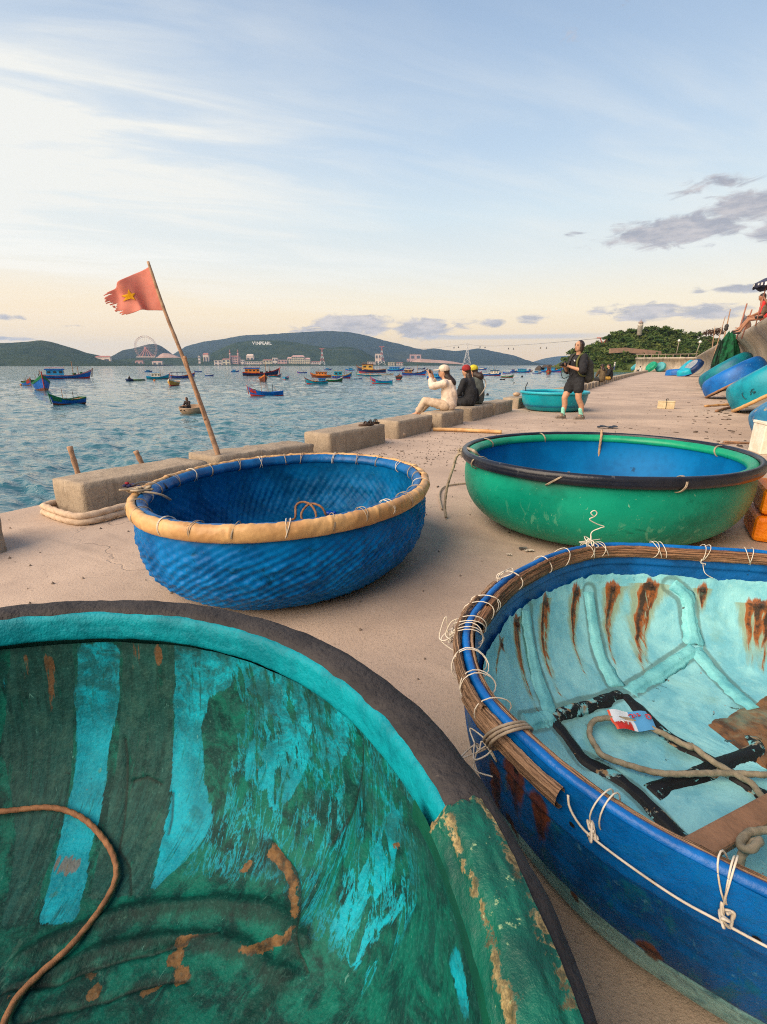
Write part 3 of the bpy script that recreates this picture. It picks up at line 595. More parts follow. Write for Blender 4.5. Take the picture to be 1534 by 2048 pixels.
def m_teal_in():
    m,nt=newmat('teal_interior');p=attr(nt,'ang');tt=attr(nt,'prof');v=ocoord(nt)
    warp=noise(nt,v,26,4,.65)
    strk=noise(nt,comb(nt,mth(nt,'ADD',mth(nt,'MULTIPLY',p,20.0),mth(nt,'MULTIPLY',tt,9.0)),mth(nt,'MULTIPLY',tt,8.5),0.0),1.4,7,.68,.3)
    strv=noise(nt,comb(nt,mth(nt,'MULTIPLY',p,34.0),mth(nt,'MULTIPLY',tt,5.0),0.0),1.3,6,.68,.2)
    fine=noise(nt,v,120,3,.7)
    dg=mixc(nt,step(nt,noise(nt,v,14,6,.68,.4),.40,.60),C(0,100,84),C(0,52,48))
    dg=mixc(nt,mth(nt,'MULTIPLY',step(nt,strk,.54,.64),.55),dg,C(10,112,96))
    gsc=mixc(nt,step(nt,strv,.36,.64),C(30,84,78),C(14,54,50))
    gsc=mixc(nt,mth(nt,'MULTIPLY',step(nt,warp,.45,.65),.6),gsc,C(52,92,82))
    tqc=mixc(nt,step(nt,noise(nt,v,9,5,.6),.35,.66),C(4,164,184),C(0,128,146))
    tqc=mixc(nt,mth(nt,'MULTIPLY',step(nt,fine,.52,.7),.35),tqc,C(56,170,174))
    thr=lambda at,n,w:step(nt,mth(nt,'ADD',attr(nt,at),mth(nt,'MULTIPLY',mth(nt,'SUBTRACT',n,.5),w)),.42,.56)
    col=mixc(nt,thr('scr',strk,2.4),dg,tqc)
    col=mixc(nt,thr('grey',strv,1.1),col,gsc)
    col=mixc(nt,thr('turq',mth(nt,'ADD',mth(nt,'MULTIPLY',strv,.6),mth(nt,'MULTIPLY',noise(nt,v,16,6,.75,.5),.4)),2.3),col,tqc)
    col=mixc(nt,thr('scrg',strk,2.8),col,dg)
    col=mixc(nt,mth(nt,'MULTIPLY',step(nt,strv,.56,.66),.7),col,dg)
    col=mixc(nt,mth(nt,'MULTIPLY',step(nt,noise(nt,v,7,6,.72,.8),.56,.64),.35),col,C(10,56,52))
    # bare fibre and scuffs
    sc=mth(nt,'MULTIPLY',step(nt,strk,.66,.71),step(nt,noise(nt,v,5,3),.45,.6))
    col=mixc(nt,mth(nt,'MULTIPLY',sc,.7),col,C(132,190,176))
    col=mixc(nt,mth(nt,'MULTIPLY',step(nt,noise(nt,v,30,5,.7,.4),.665,.70),.75),col,C(30,52,46))
    col=mixc(nt,mth(nt,'MULTIPLY',mth(nt,'MULTIPLY',step(nt,tt,.30,.04),step(nt,noise(nt,v,18,7,.75,.6),.42,.60)),.75),col,C(24,74,70))
    rd=step(nt,mth(nt,'ADD',attr(nt,'floor_shade'),mth(nt,'MULTIPLY',mth(nt,'SUBTRACT',noise(nt,v,20,7,.72,.6),.5),1.9)),.25,.85);col=mixc(nt,mth(nt,'MULTIPLY',rd,.7),col,C(4,34,32))  # wide shade painted round the floor ribs, together with worn floor grime
    pt=mth(nt,'MULTIPLY',step(nt,noise(nt,v,13,6,.7,.8),.61,.65),step(nt,tt,.42,.55));col=mixc(nt,mth(nt,'MULTIPLY',pt,.55),col,C(70,112,98))
    col=mixc(nt,thr('tan',mth(nt,'ADD',mth(nt,'MULTIPLY',warp,.5),mth(nt,'MULTIPLY',noise(nt,v,70,4,.7),.5)),2.6),col,mixc(nt,step(nt,noise(nt,v,40,4),.4,.65),C(124,92,56),C(60,50,36)))
    col=mixc(nt,mth(nt,'MULTIPLY',thr('rust',mth(nt,'SUBTRACT',strv,.10),2.6),.55),col,C(140,84,34))
    col=mixc(nt,mth(nt,'MULTIPLY',attr(nt,'crack'),.8),col,C(18,24,20))
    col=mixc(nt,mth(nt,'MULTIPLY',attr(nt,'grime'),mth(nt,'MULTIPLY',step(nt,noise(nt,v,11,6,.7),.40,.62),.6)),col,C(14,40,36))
    fs=noise(nt,v,150,2,.6);col=mixc(nt,mth(nt,'MULTIPLY',step(nt,fs,.52,.64),.16),col,C(6,30,30));col=mixc(nt,mth(nt,'MULTIPLY',step(nt,fs,.44,.34),.06),col,C(110,176,166))
    ws=noise(nt,comb(nt,mth(nt,'ADD',mth(nt,'MULTIPLY',p,60.0),mth(nt,'MULTIPLY',tt,22.0)),mth(nt,'MULTIPLY',tt,26.0),9.0),1.0,5,.7,.8);col=mixc(nt,mth(nt,'MULTIPLY',step(nt,ws,.665,.70),.38),col,C(120,180,166))
    h=mth(nt,'ADD',mth(nt,'MULTIPLY',strk,.6),mth(nt,'ADD',mth(nt,'MULTIPLY',warp,.7),mth(nt,'MULTIPLY',fine,.5)))
    finish(nt,col,.6,h,.6,.006,0,.2);return m
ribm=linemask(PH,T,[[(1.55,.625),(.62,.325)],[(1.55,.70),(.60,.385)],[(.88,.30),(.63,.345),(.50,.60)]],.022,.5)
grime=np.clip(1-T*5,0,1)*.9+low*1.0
at_={'ang':PH,'prof':T,'turq':tq,'grey':gs*.9,'tan':tan*.95,'rust':ru,'scr':mixr*.46,'scrg':mixr*(1-0*T)*.36,'crack':linemask(PH,T,TEAL_CRACK,.0028,.55),'grime':grime,'floor_shade':np.maximum(ribm,low*.45)}
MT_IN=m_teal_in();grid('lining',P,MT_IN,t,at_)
P,PH,T=TEAL.surf(TEAL_IN,200,90,2.54,2*PI-.34,disp=None);z0=np.zeros(PH.shape)
grid('lining',P,MT_IN,t,{'ang':PH,'prof':T,'turq':z0+.3,'grey':z0+.3,'tan':z0,'rust':z0,'scr':z0+.4,'scrg':z0,'crack':z0,'grime':np.clip(1-T*9,0,1),'floor_shade':np.clip((T-.42)*5,0,1)*.45})
def lump(amp,f,seed): return lambda PH,T,b,z,a:(b+(fbm(PH*f,T*f*.35,seed,4)-.5)*amp,z+(fbm(PH*f+40,T*f*.35,seed,4)-.5)*amp)
P,PH,T=TEAL.surf([(1,.002,.45),(1,.014,.485),(1,.020,.52),(1,.012,.548),(1,-.006,.562),(1,-.030,.565),(1,-.050,.561),(1,-.058,.550)],900,26,disp=lump(.008,16,1));grid('rim_tar',P,M_TAR,t,flip=True)
M_TQ=plain('turquoise_band',C(2,144,158),C(0,116,130),11,.55,.8,.004,C(14,84,90),.045,spec=.2)
P,PH,T=TEAL.surf([(1,-.050,.556),(1,-.060,.552),(1,-.066,.542),(1,-.069,.520),(1,-.070,.500),(1,-.066,.490),(1,-.05,.486)],700,16,.22,2*PI+.02,disp=lump(.004,26,3));grid('inner_band',P,M_TQ,t,flip=True)
# green glass fibre repair over the rim on the right, with ragged tan edges
def m_patch():
    m,nt=newmat('green_patch');v=ocoord(nt);e=attr(nt,'edge')
    n=noise(nt,v,24,6,.7,.4);w=noise(nt,v,60,4,.7)
    g=mixc(nt,step(nt,noise(nt,v,12,5,.6),.35,.66),C(0,96,78),C(0,66,56))
    tn=mixc(nt,step(nt,w,.4,.62),C(164,144,98),C(84,78,52))
    f=step(nt,mth(nt,'ADD',e,mth(nt,'MULTIPLY',mth(nt,'SUBTRACT',mth(nt,'ADD',mth(nt,'MULTIPLY',n,.55),mth(nt,'MULTIPLY',w,.45)),.5),4.4)),.70,.95)
    col=mixc(nt,f,g,tn);col=mixc(nt,mth(nt,'MULTIPLY',step(nt,noise(nt,v,45,4,.7),.64,.70),.7),col,C(150,176,132))
    col=mixc(nt,mth(nt,'MULTIPLY',step(nt,w,.62,.70),.5),col,C(0,58,48))
    finish(nt,col,.5,mth(nt,'ADD',n,mth(nt,'MULTIPLY',w,.7)),.7,.006,0,.4);return m
P,PH,T=TEAL.surf([(1,-.010,.567),(1,-.034,.571),(1,-.056,.568),(1,-.070,.552),(1,-.083,.530)],420,40,-.32,.345,disp=lump(.008,18,6))
ef=np.maximum(np.exp(-(T/.22)**2)*.9,np.exp(-((T-.68)/.15)**2)*.9);ef=np.maximum(ef,np.exp(-((.345-PH)/.022)**2))
ragged=(fbm(PH*40,T*9,2,3)-.5)
P[...,2]-=.012*np.clip((PH-.330+ragged*.03)*60,0,1)
grid('rim_patch',P,m_patch(),t,{'edge':ef},flip=True)
P,PH,T=TEAL.surf([(1,-.082,.532),(1,-.086,.510),(1,-.078,.49),(1,-.055,.482)],200,12,-.32,.40,disp=lump(.004,20,8));grid('inner_patch',P,plain('patch_green',C(0,78,58),C(0,60,48),9,.5,.4,.004),t,flip=True)
P,PH,T=TEAL.surf([(1,-.004,.47),(.985,0,.36),(.96,0,.2),(.88,0,.07),(.7,0,.005),(.4,0,.003)],260,50);grid('hull',P,plain('teal_hull',C(0,92,82),C(0,70,66),4,.6),t,flip=True)
def on(B,prof,pts,off=.0,nt=300):
    pr=resample(catmull(np.asarray(prof,float),max(nt*3,60)),nt);out=[]
    for ph,tt in pts:
        i=min(nt-1,max(0,tt*(nt-1)));a,b,z=[np.interp(i,np.arange(nt),pr[:,q]) for q in range(3)]
        out.append(B.pt(np.array(ph),a,b-off*.5,z+off*.9)+B.c)
    return np.array(out)
o=rope('coarse_rope',on(TEAL,TEAL_IN,TEAL_ROPE,.012),.0062,M_ROPEO);tag(o,'single orange-brown rope curving across the inside of the nearest teal boat','rope')
# ---------------------------------------------------------------- rusty boat, lower right
t=thing('basket_boat','weathered blue basket boat with pale turquoise rust-streaked inside and lashed wooden rim','basket boat',RUST.c)
def m_rust_out():
    m,nt=newmat('rusty_hull');v=ocoord(nt);p=attr(nt,'ang');tt=attr(nt,'prof')
    s=noise(nt,comb(nt,mth(nt,'MULTIPLY',p,12.0),mth(nt,'MULTIPLY',tt,9.0),0.0),1.5,7,.68,.6);n=noise(nt,v,9,6,.65,.4);f=noise(nt,v,55,4,.7)
    bl=mixc(nt,step(nt,n,.36,.62),C(0,92,160),C(0,64,116));bl=mixc(nt,mth(nt,'MULTIPLY',step(nt,s,.50,.62),.65),bl,C(14,96,116))
    bl=mixc(nt,mth(nt,'MULTIPLY',step(nt,f,.60,.72),.4),bl,C(92,150,170))
    lo=mixc(nt,step(nt,n,.36,.64),C(156,206,202),C(96,158,162));lo=mixc(nt,mth(nt,'MULTIPLY',step(nt,s,.5,.66),.6),lo,C(24,78,110))
    col=mixc(nt,step(nt,mth(nt,'ADD',tt,mth(nt,'MULTIPLY',mth(nt,'SUBTRACT',n,.5),.06)),.275,.29),bl,lo)
    top=step(nt,tt,.125,.115);col=mixc(nt,mth(nt,'MULTIPLY',top,.75),col,mixc(nt,step(nt,n,.4,.7),C(0,106,188),C(0,84,156)))
    r=step(nt,mth(nt,'ADD',attr(nt,'rust'),mth(nt,'MULTIPLY',mth(nt,'SUBTRACT',s,.5),1.2)),.36,.66)
    col=mixc(nt,mth(nt,'MULTIPLY',r,.92),col,mixc(nt,step(nt,noise(nt,v,22,5,.7),.4,.62),C(118,62,20),C(44,26,14)))
    finish(nt,col,.42,mth(nt,'ADD',s,mth(nt,'ADD',n,mth(nt,'MULTIPLY',f,.6))),.6,.008,0,.25);return m
def dispR(PH,T,b,z,a):
    st=np.clip((T-.27)*80,0,1)*np.clip((.295-T)*80,0,1)+np.clip((T-.110)*120,0,1)*np.clip((.126-T)*120,0,1)*.6+np.clip((T-.05)*120,0,1)*np.clip((.06-T)*120,0,1)*.4
    return b-.005*st+.006*(T<.112)+.003*((T>.2)&(T<.28))-.004*np.clip((T-.285)*40,0,1)+(fbm(PH*7,T*9,1,4)-.5)*.008,z
P,PH,T=RUST.surf(RUST_OUT,900,150,disp=dispR)
ro=np.zeros(PH.shape)
for ph,tt,w,l in ((3.50,.06,.045,.16),(3.58,.10,.03,.12),(3.47,.26,.022,.06),(3.83,.265,.028,.04),(3.42,.16,.03,.12),(3.66,.30,.012,.03),(2.9,.2,.03,.1)):
    dt=(T-tt);ro=np.maximum(ro,np.exp(-((PH-ph)/w)**2)*np.where(dt<0,np.exp(-(dt/.03)**2),np.exp(-(dt/l)**2)))
grid('hull',P,m_rust_out(),t,{'ang':PH,'prof':T,'rust':ro},flip=True)
# inside strake, lining with rust streaks
def m_rust_in():
    m,nt=newmat('rusty_lining');v=ocoord(nt);p=attr(nt,'ang');tt=attr(nt,'prof')
    s=noise(nt,comb(nt,mth(nt,'MULTIPLY',p,26.0),mth(nt,'MULTIPLY',tt,4.0),0.0),1.3,6,.66,.2);n=noise(nt,v,8,6,.66,.4);f=noise(nt,v,60,4,.7)
    col=mixc(nt,step(nt,n,.34,.66),C(144,208,212),C(108,180,194))
    col=mixc(nt,mth(nt,'MULTIPLY',step(nt,f,.55,.72),.35),col,C(176,222,214))
    wash=mth(nt,'MULTIPLY',step(nt,mth(nt,'ADD',attr(nt,'wash'),mth(nt,'MULTIPLY',mth(nt,'SUBTRACT',s,.5),.9)),.30,.75),.65)
    col=mixc(nt,wash,col,C(142,138,70))
    r=step(nt,mth(nt,'ADD',attr(nt,'rust'),mth(nt,'MULTIPLY',mth(nt,'SUBTRACT',s,.5),1.7)),.34,.62)
    col=mixc(nt,mth(nt,'MULTIPLY',r,.95),col,mixc(nt,step(nt,mth(nt,'ADD',attr(nt,'rust'),mth(nt,'MULTIPLY',mth(nt,'SUBTRACT',noise(nt,v,30,5,.7),.5),1.3)),.55,.95),C(150,80,22),C(48,25,14)))
    cv=step(nt,mth(nt,'ADD',attr(nt,'edge_shade'),mth(nt,'MULTIPLY',mth(nt,'SUBTRACT',n,.5),1.6)),.35,.95)  # contact shade beside the ribs, painted into the lining colour
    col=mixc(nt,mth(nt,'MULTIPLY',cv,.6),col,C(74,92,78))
    st=step(nt,mth(nt,'ADD',attr(nt,'stain'),mth(nt,'MULTIPLY',mth(nt,'SUBTRACT',n,.5),1.6)),.44,.56)
    col=mixc(nt,st,col,mixc(nt,step(nt,noise(nt,v,20,5),.4,.65),C(128,92,58),C(78,56,38)))
    ch=mth(nt,'MULTIPLY',step(nt,noise(nt,v,17,7,.72,.5),.635,.65),step(nt,tt,.30,.55));col=mixc(nt,ch,col,mixc(nt,step(nt,noise(nt,v,9,3),.45,.55),C(158,118,98),C(52,78,80)))
    col=mixc(nt,mth(nt,'MULTIPLY',step(nt,noise(nt,v,4,5,.65,.5),.52,.66),.4),col,C(120,160,140))
    col=mixc(nt,mth(nt,'MULTIPLY',step(nt,noise(nt,v,42,4,.7,.8),.69,.72),.7),col,C(34,62,64))
    finish(nt,col,.5,mth(nt,'ADD',n,mth(nt,'ADD',mth(nt,'MULTIPLY',f,.5),mth(nt,'MULTIPLY',r,.3))),.5,.008,0,.35);return m
def dispRI(PH,T,b,z,a): return b+(fbm(PH*6,T*7,5,4)-.5)*.012,z+(fbm(PH*23,0,3,5)-.5)*.026*np.clip(1-T*22,0,1)+(fbm(PH*5,T*9,8,4)-.5)*.008*np.clip(T*4,0,1)
P,PH,T=RUST.surf(RUST_IN,760,220,disp=dispRI)
ru=np.zeros(PH.shape);wa=np.zeros(PH.shape)
rr=np.random.RandomState(21)
for i,((a0,b0),(a1,b1)) in enumerate(RUST_STREAK):
    w=(.024,.026,.028,.040,.044,.030,.05,.018)[i];b0=max(b0,.03);sl=(a1-a0)/max(b1-b0,.05)
    ru=np.maximum(ru,np.exp(-(((PH-a0)/(w*1.15))**2+((T-b0)/.034)**2)))
    for k in range(6):
        off=rr.uniform(-.95,.95)*w;ln=(b1-b0)*(1.35 if k==0 else rr.uniform(.45,1.25));wk=w*rr.uniform(.20,.5)*(1.3 if k==0 else 1)
        q=np.clip((T-b0)/ln,0,1.4);pc=a0+off*(1-.35*q)+sl*(T-b0)+.10*w*np.sin(T*60+k*2+i)
        wd=wk*(1.25-.75*np.minimum(q,1))*(.75+.6*fbm(T*30,k*5.0+i*9.0+PH*0,0,3))
        on_=(T>=b0-.01);ru=np.maximum(ru,np.exp(-((PH-pc)/wd)**2)*np.clip(1.2-q*.95,0,1)*on_*(.8+.2*(k==0)))
        wa=np.maximum(wa,np.exp(-((PH-pc)/(wd*3.2))**2)*np.clip(1.2-q*.8,0,1)*on_*.9)
edge_shd=np.zeros(PH.shape)  # mask for the painted shade along both edges of each rib
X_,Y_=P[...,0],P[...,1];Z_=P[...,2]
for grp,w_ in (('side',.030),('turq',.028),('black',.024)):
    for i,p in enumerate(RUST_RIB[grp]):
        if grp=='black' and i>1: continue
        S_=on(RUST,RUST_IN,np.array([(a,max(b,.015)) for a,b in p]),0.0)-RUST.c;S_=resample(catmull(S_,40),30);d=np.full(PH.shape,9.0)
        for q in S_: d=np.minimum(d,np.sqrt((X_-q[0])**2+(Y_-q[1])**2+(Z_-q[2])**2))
        edge_shd=np.maximum(edge_shd,np.exp(-((d-w_)/.010)**2)*.9+np.exp(-(d/.05)**2)*.25)
stn=polymask(PH,T,[[(1.9,.80),(1.45,.76),(1.03,.66),(.85,.52),(.1,.5),(-.1,1.01),(1.9,1.01)]],8)
MR_IN=m_rust_in();grid('lining',P,MR_IN,t,{'ang':PH,'prof':T,'rust':ru,'wash':wa,'stain':stn,'edge_shade':edge_shd})
M_BLUEP=plain('blue_strake',C(0,92,158),C(0,70,124),8,.45,.5,.005,C(18,44,60),.05)
P,PH,T=RUST.surf([(1,-.030,.432),(1,-.038,.40),(1,-.044,.372),(1,-.037,.368),(1,-.043,.335),(1,-.052,.315)],500,20,smooth=False,disp=lump(.004,14,2));grid('inner_strake',P,M_BLUEP,t)
# rim: blue gunwale with split wooden strips lashed to it
def m_strip(name,a,b):
    m,nt=newmat(name);p=attr(nt,'ang');q=attr(nt,'prof');g=noise(nt,comb(nt,mth(nt,'MULTIPLY',p,7.0),mth(nt,'MULTIPLY',q,9.0),0.0),1.6,7,.7,.35);c=noise(nt,comb(nt,mth(nt,'MULTIPLY',p,3.0),mth(nt,'MULTIPLY',q,22.0),5.0),1.0,5,.7,.2);v=ocoord(nt)
    col=mixc(nt,step(nt,g,.36,.64),a,b);col=mixc(nt,mth(nt,'MULTIPLY',step(nt,c,.53,.60),.8),col,tuple(x*.28 for x in b));col=mixc(nt,mth(nt,'MULTIPLY',step(nt,noise(nt,v,30,5,.7),.58,.68),.6),col,tuple(x*.45 for x in a))
    finish(nt,col,.8,mth(nt,'SUBTRACT',g,mth(nt,'MULTIPLY',step(nt,c,.50,.60),.8)),.9,.006,0,.2);return m
M_ST1=m_strip('strip_brown',(.36,.19,.10),(.23,.12,.07));M_ST2=m_strip('strip_split',(.44,.28,.17),(.29,.175,.105))
def strip(name,prof,ph0,ph1,m,n=300,amp=.004,f=30,seed=1,nt=12):
    P,PH,T=RUST.surf(prof,n,nt,ph0,ph1,smooth=False,disp=lump(amp,f,seed));cl=np.concatenate([P,P[:,:1]],1);o=grid(name,cl,{id(M_WOOD):M_ST1,id(M_WOODL):M_ST2}.get(id(m),m),t,{'ang':np.concatenate([PH,PH[:,:1]],1),'prof':np.concatenate([T,T[:,:1]],1)},flip=True);return o
M_GUN=plain('blue_gunwale',C(0,106,188),C(0,86,158),10,.4,.4,.004,C(40,110,150),.02)
strip('gunwale',[(1,-.004,.405),(1,.004,.43),(1,.001,.445),(1,-.008,.449),(1,-.016,.444),(1,-.018,.41)],0,2*PI,M_GUN,700,.003,18,4)
strip('wooden_strip',[(1,-.017,.398),(1,-.015,.430),(1,-.019,.441),(1,-.034,.443),(1,-.046,.436),(1,-.048,.402)],0.35,2.98,M_WOOD,500,.005,26,5)
strip('wooden_strip',[(1,-.017,.402),(1,-.016,.438),(1,-.020,.445),(1,-.026,.444),(1,-.029,.405)],2.9,4.9,M_WOODL,400,.003,30,6)
strip('wooden_strip',[(1,.004,.392),(1,.004,.436),(1,.010,.444),(1,.022,.440),(1,.026,.415),(1,.018,.392)],2.62,3.47,M_WOODL,320,.007,40,7)
strip('wooden_strip',[(1,.008,.425),(1,.009,.444),(1,.016,.452),(1,.024,.446),(1,.022,.428)],2.80,3.40,M_WOODL,240,.006,46,8)
strip('wooden_strip',[(1,.004,.385),(1,.006,.42),(1,.013,.432),(1,.026,.424),(1,.028,.40),(1,.016,.385)],3.30,3.64,M_WOODL,160,.005,40,12)
strip('wooden_strip',[(1,-.028,.436),(1,-.026,.447),(1,-.034,.452),(1,-.044,.449),(1,-.043,.438)],1.9,2.86,M_WOOD,300,.005,36,9)
rs=random.Random(4)
def lash(ph,k,zc=.424,wr=.034,wz=.031,r=.0015,out=0.0):
    mb=MB()
    for q in range(k):
        section_ring(RUST,ph+rs.uniform(-.016,.016),-.016+out,zc,wr+rs.uniform(0,.004),wz+rs.uniform(0,.003),r,mb,5,18,.05,rs.uniform(-.03,.03))
    mb.build('lashing',M_CORD,t,True)
for ph,k in ((1.93,2),(1.84,2),(1.55,2),(1.50,1),(1.30,2),(1.08,2),(2.12,1),(2.28,1),(2.55,2),(2.80,2),(2.86,1),(2.97,2),(3.05,3),(3.20,2),(3.30,2),(3.38,1)): lash(ph,k,out=.006 if ph>2.5 else 0,wr=.042 if ph>2.5 else .036)
mb=MB()
for q in range(3): section_ring(RUST,3.455+.010*q,.0,.418,.046,.036,.0032,mb,6,18,.04,.02)
mb.build('lashing',M_LASH,t,True)
for ph,k in ((3.71,2),(3.93,3),(4.3,3),(5.0,3),(5.8,3)): lash(ph,k,.418,.026,.034)
def tangle(c,r,n,seed,cord=.0018,flat=.6,tail=None):
    q=np.random.RandomState(seed);pts=[np.asarray(c)+q.normal(0,1,3)*np.array([r,r,r*flat]) for _ in range(n)]
    if tail is not None: pts+=[np.asarray(c)+np.asarray(x) for x in tail]
    mb=MB();C_=resample(catmull(pts,len(pts)*10),len(pts)*11);mb.tube(C_,cord,5);return mb
rp=lambda ph,dr=0,z=.45:RUST.pt(np.array(ph),1.0,dr,z)
o=tangle(rp(1.90,-.01,.465),.024,15,3,.0021,.5,[(.0,.0,.03),(.03,.0,.05),(.05,.005,.055),(.02,.005,.066),(-.012,.004,.085),(.004,.0,.098),(.012,.0,.112),(.0,.0,.122),(-.012,.0,.112),(.0,0,.100)]);o.build('cord_tangle',M_CORD,t,True)
tangle(rp(3.04,.03,.43),.022,13,5,.0018,.9,[(-.03,.0,-.02),(.01,-.03,-.04)]).build('cord_tangle',M_CORD,t,True)
tangle(rp(3.42,.035,.36),.018,14,6,.0018,1.0,[(-.01,-.02,-.03),(.02,-.05,-.02)]).build('cord_tangle',M_CORD,t,True)
tangle(rp(2.58,.0,.452),.020,8,8,.0018,.5).build('cord_tangle',M_CORD,t,True)
tangle(rp(1.30,-.045,.40),.012,7,9,.0016,1.0,[(.0,-.01,-.04),(.03,-.02,-.06)]).build('cord_tangle',M_CORD,t,True)
for ph in (3.71,3.93): tangle(rp(ph,.014,.388),.007,12,int(ph*100),.0022,1.0).build('cord_knot',M_CORD,t,True)
oc=lambda ph,z,d=.016:RUST.pt(np.array(ph),1.0,d,z)
mb=MB();mb.tube(resample(catmull([oc(3.655,.428),oc(3.665,.41,.02),oc(3.69,.392,.02),oc(3.72,.384,.018),oc(3.78,.376,.014),oc(3.86,.368,.013),oc(3.93,.372,.016),oc(4.02,.372),oc(4.2,.368),oc(4.6,.37)],120),100),.0021,6);mb.build('side_cord',M_CORD,t,True)
for ph in np.arange(3.20,6.2,.155):
    p=RUST.pt(np.array(ph),1.0,.0065,.366);nrm=np.array([math.cos(ph),math.sin(ph),0]);mb=MB();F_=frame(nrm,(0,0,1))
    mb.add([p+F_@np.array([.0045*math.cos(a),.0055*math.sin(a),.0012]) for a in np.linspace(0,2*PI,10,endpoint=False)],[tuple(range(10))]);mb.build('bolt_hole',M_HOLE,t)
# ribs and floor frames
def rib(pts,w,h,m,name,seed=0):
    S=on(RUST,RUST_IN,np.array(pts),0.0)-RUST.c
    S=resample(catmull(S,60),44);up=np.array([0,0,1.0]);rings=[];n=len(S)
    k_=np.hanning(7);k_/=k_.sum();S=np.stack([np.convolve(np.pad(S[:,q],3,mode='edge'),k_,'valid') for q in range(3)],1)
    for i in range(n):
        tg=S[min(i+1,n-1)]-S[max(i-1,0)];tg/=np.linalg.norm(tg)
        rad=-np.array([S[i][0],S[i][1],0]);rad/=max(np.linalg.norm(rad),1e-6)
        k=np.clip((S[i][2]-.07)/.15,0,1);nr=up*(1-k*.8)+rad*k;nr-=tg*np.dot(nr,tg);nr/=np.linalg.norm(nr);sd=np.cross(tg,nr)
        wv=w*(1+.35*(vnoise(i*.35,seed)-.5));hv=h*(1+.45*(vnoise(i*.3,seed+9)-.5))*min(1,.35+.16*i,.35+.16*(n-1-i));e=.10*(vnoise(i*.6,seed+20)-.5)
        rings.append([S[i]+sd*(a+e*(abs(a)>.7))*wv+nr*b*hv for a,b in ((-1.2,-.5),(-.86,.0),(-.64,.30),(-.53,.70),(-.44,.92),(-.2,1.0),(.2,1.0),(.44,.92),(.53,.70),(.64,.30),(.86,.0),(1.2,-.5))])
    mb=MB();mb.loft(rings);o=mb.build(name,m,t,True);return o
M_RTQ=plain('rib_turquoise',C(126,204,206),C(92,174,184),9,.5,.6,.005,C(56,52,46),.055)
def m_ribblack():
    m,nt=newmat('rib_black');v=ocoord(nt);n=noise(nt,v,13,6,.68,.4)
    col=mixc(nt,step(nt,n,.555,.585),C(20,22,24),mixc(nt,step(nt,noise(nt,v,30,4),.4,.6),C(112,190,196),C(150,120,84)))
    finish(nt,col,.6,n,.6,.006,0,.35);return m
M_RBK=m_ribblack()
for i,p in enumerate(RUST_RIB['side']): rib([(a,max(b,.015)) for a,b in p],.031,.012,M_RTQ,'rib',i)
for i,p in enumerate(RUST_RIB['turq']): rib(p,.030,.011,M_RTQ,'floor_frame',i+5)
for i,p in enumerate(RUST_RIB['black']):
    q={1:[(2.901,.308),(2.989,.375),(3.06,.42),(3.12,.455),(3.198,.532),(3.347,.572),(3.548,.565),(3.697,.548)],2:[(2.263,.528),(2.377,.619),(2.604,.726),(2.866,.836),(3.12,.873),(3.9,.88),(4.6,.84)],3:[(3.356,.612),(3.30,.70),(3.22,.80),(2.936,.883),(1.311,.913),(1.2,.84)]}.get(i,p);rib(q,.026,.011,M_RBK,'floor_frame',i+9)
for (a0,b0),_ in RUST_STREAK:
    p=on(RUST,RUST_IN,[(a0,max(b0,.035))],.0)[0]-RUST.c;mb=MB();mb.ball(p,.0075,10,6);mb.build('rusty_bolt',plain('rust_bolt',(.06,.03,.02),(.03,.02,.015),60,.8,.5,.003),t,True)
a,b=np.array(at(1392,1700,.15)),np.array(at(1600,1585,.15));dd=(b-a)/np.linalg.norm(b-a);mb=MB();mb.box((a+b)/2-RUST.c,(np.linalg.norm(b-a)+.06,.052,.026),rotz(math.atan2(dd[1],dd[0])))
mb.build('thwart',M_WOOD,t,False,None,.006)
rpts=on(RUST,RUST_IN,RUST_ROPE,.026);o=rope('grey_rope',np.concatenate([rpts[1:],[rpts[-1]+np.array([.1,-.12,.02])]]),.0085,M_ROPEG);tag(o,'thick grey-green rope looped on the floor of the rust-streaked boat','rope')
o=rope('grey_rope',[at(1560,1660,.17),at(1500,1665,.175),at(1480,1690,.18),at(1500,1700,.185),at(1520,1680,.18),at(1490,1700,.16),at(1478,1740,.12),at(1500,1760,.11),at(1560,1790,.10)],.0085,M_ROPEG);tag(o,'short knotted grey rope hanging over the plank in the rust-streaked boat','rope')
# printed packet under the rope
pk=on(RUST,RUST_IN,PACK,.030);t2=thing('packet','flattened blue, white and red snack packet under the rope in the rusty boat','packet',pk.mean(0))
e1=pk[1]-pk[0];e2=pk[3]-pk[0];V=[];n1_,n2_=14,8
def m_packet():
    m,nt=newmat('packet');u=attr(nt,'u');v=attr(nt,'v')
    col=mixc(nt,step(nt,u,.52,.54),C(214,226,232),C(86,158,206));col=mixc(nt,mth(nt,'MULTIPLY',step(nt,v,.56,.60),step(nt,u,.46,.42)),col,C(196,44,30))
    col=mixc(nt,mth(nt,'MULTIPLY',step(nt,u,.06,.05),1.0),col,C(226,96,60))
    finish(nt,col,.3,None,spec=.5);return m
uu,vv=np.meshgrid(np.linspace(0,1,18),np.linspace(0,1,10),indexing='ij')
P=(pk[0]-pk.mean(0))+uu[...,None]*e1+vv[...,None]*e2;P[...,2]+=.004*np.sin(uu*9)+.004*np.cos(vv*7+uu*3);P[...,2]+=.004
grid('wrapper',P,m_packet(),t2,{'u':uu,'v':vv})
mred=plain('print_red',C(206,40,30),rough=.35,bump=0)
def pkt(u,v): return (pk[0]-pk.mean(0))+u*e1+v*e2+np.array([0,0,.0095+.004*math.sin(u*9)+.004*math.cos(v*7+u*3)])
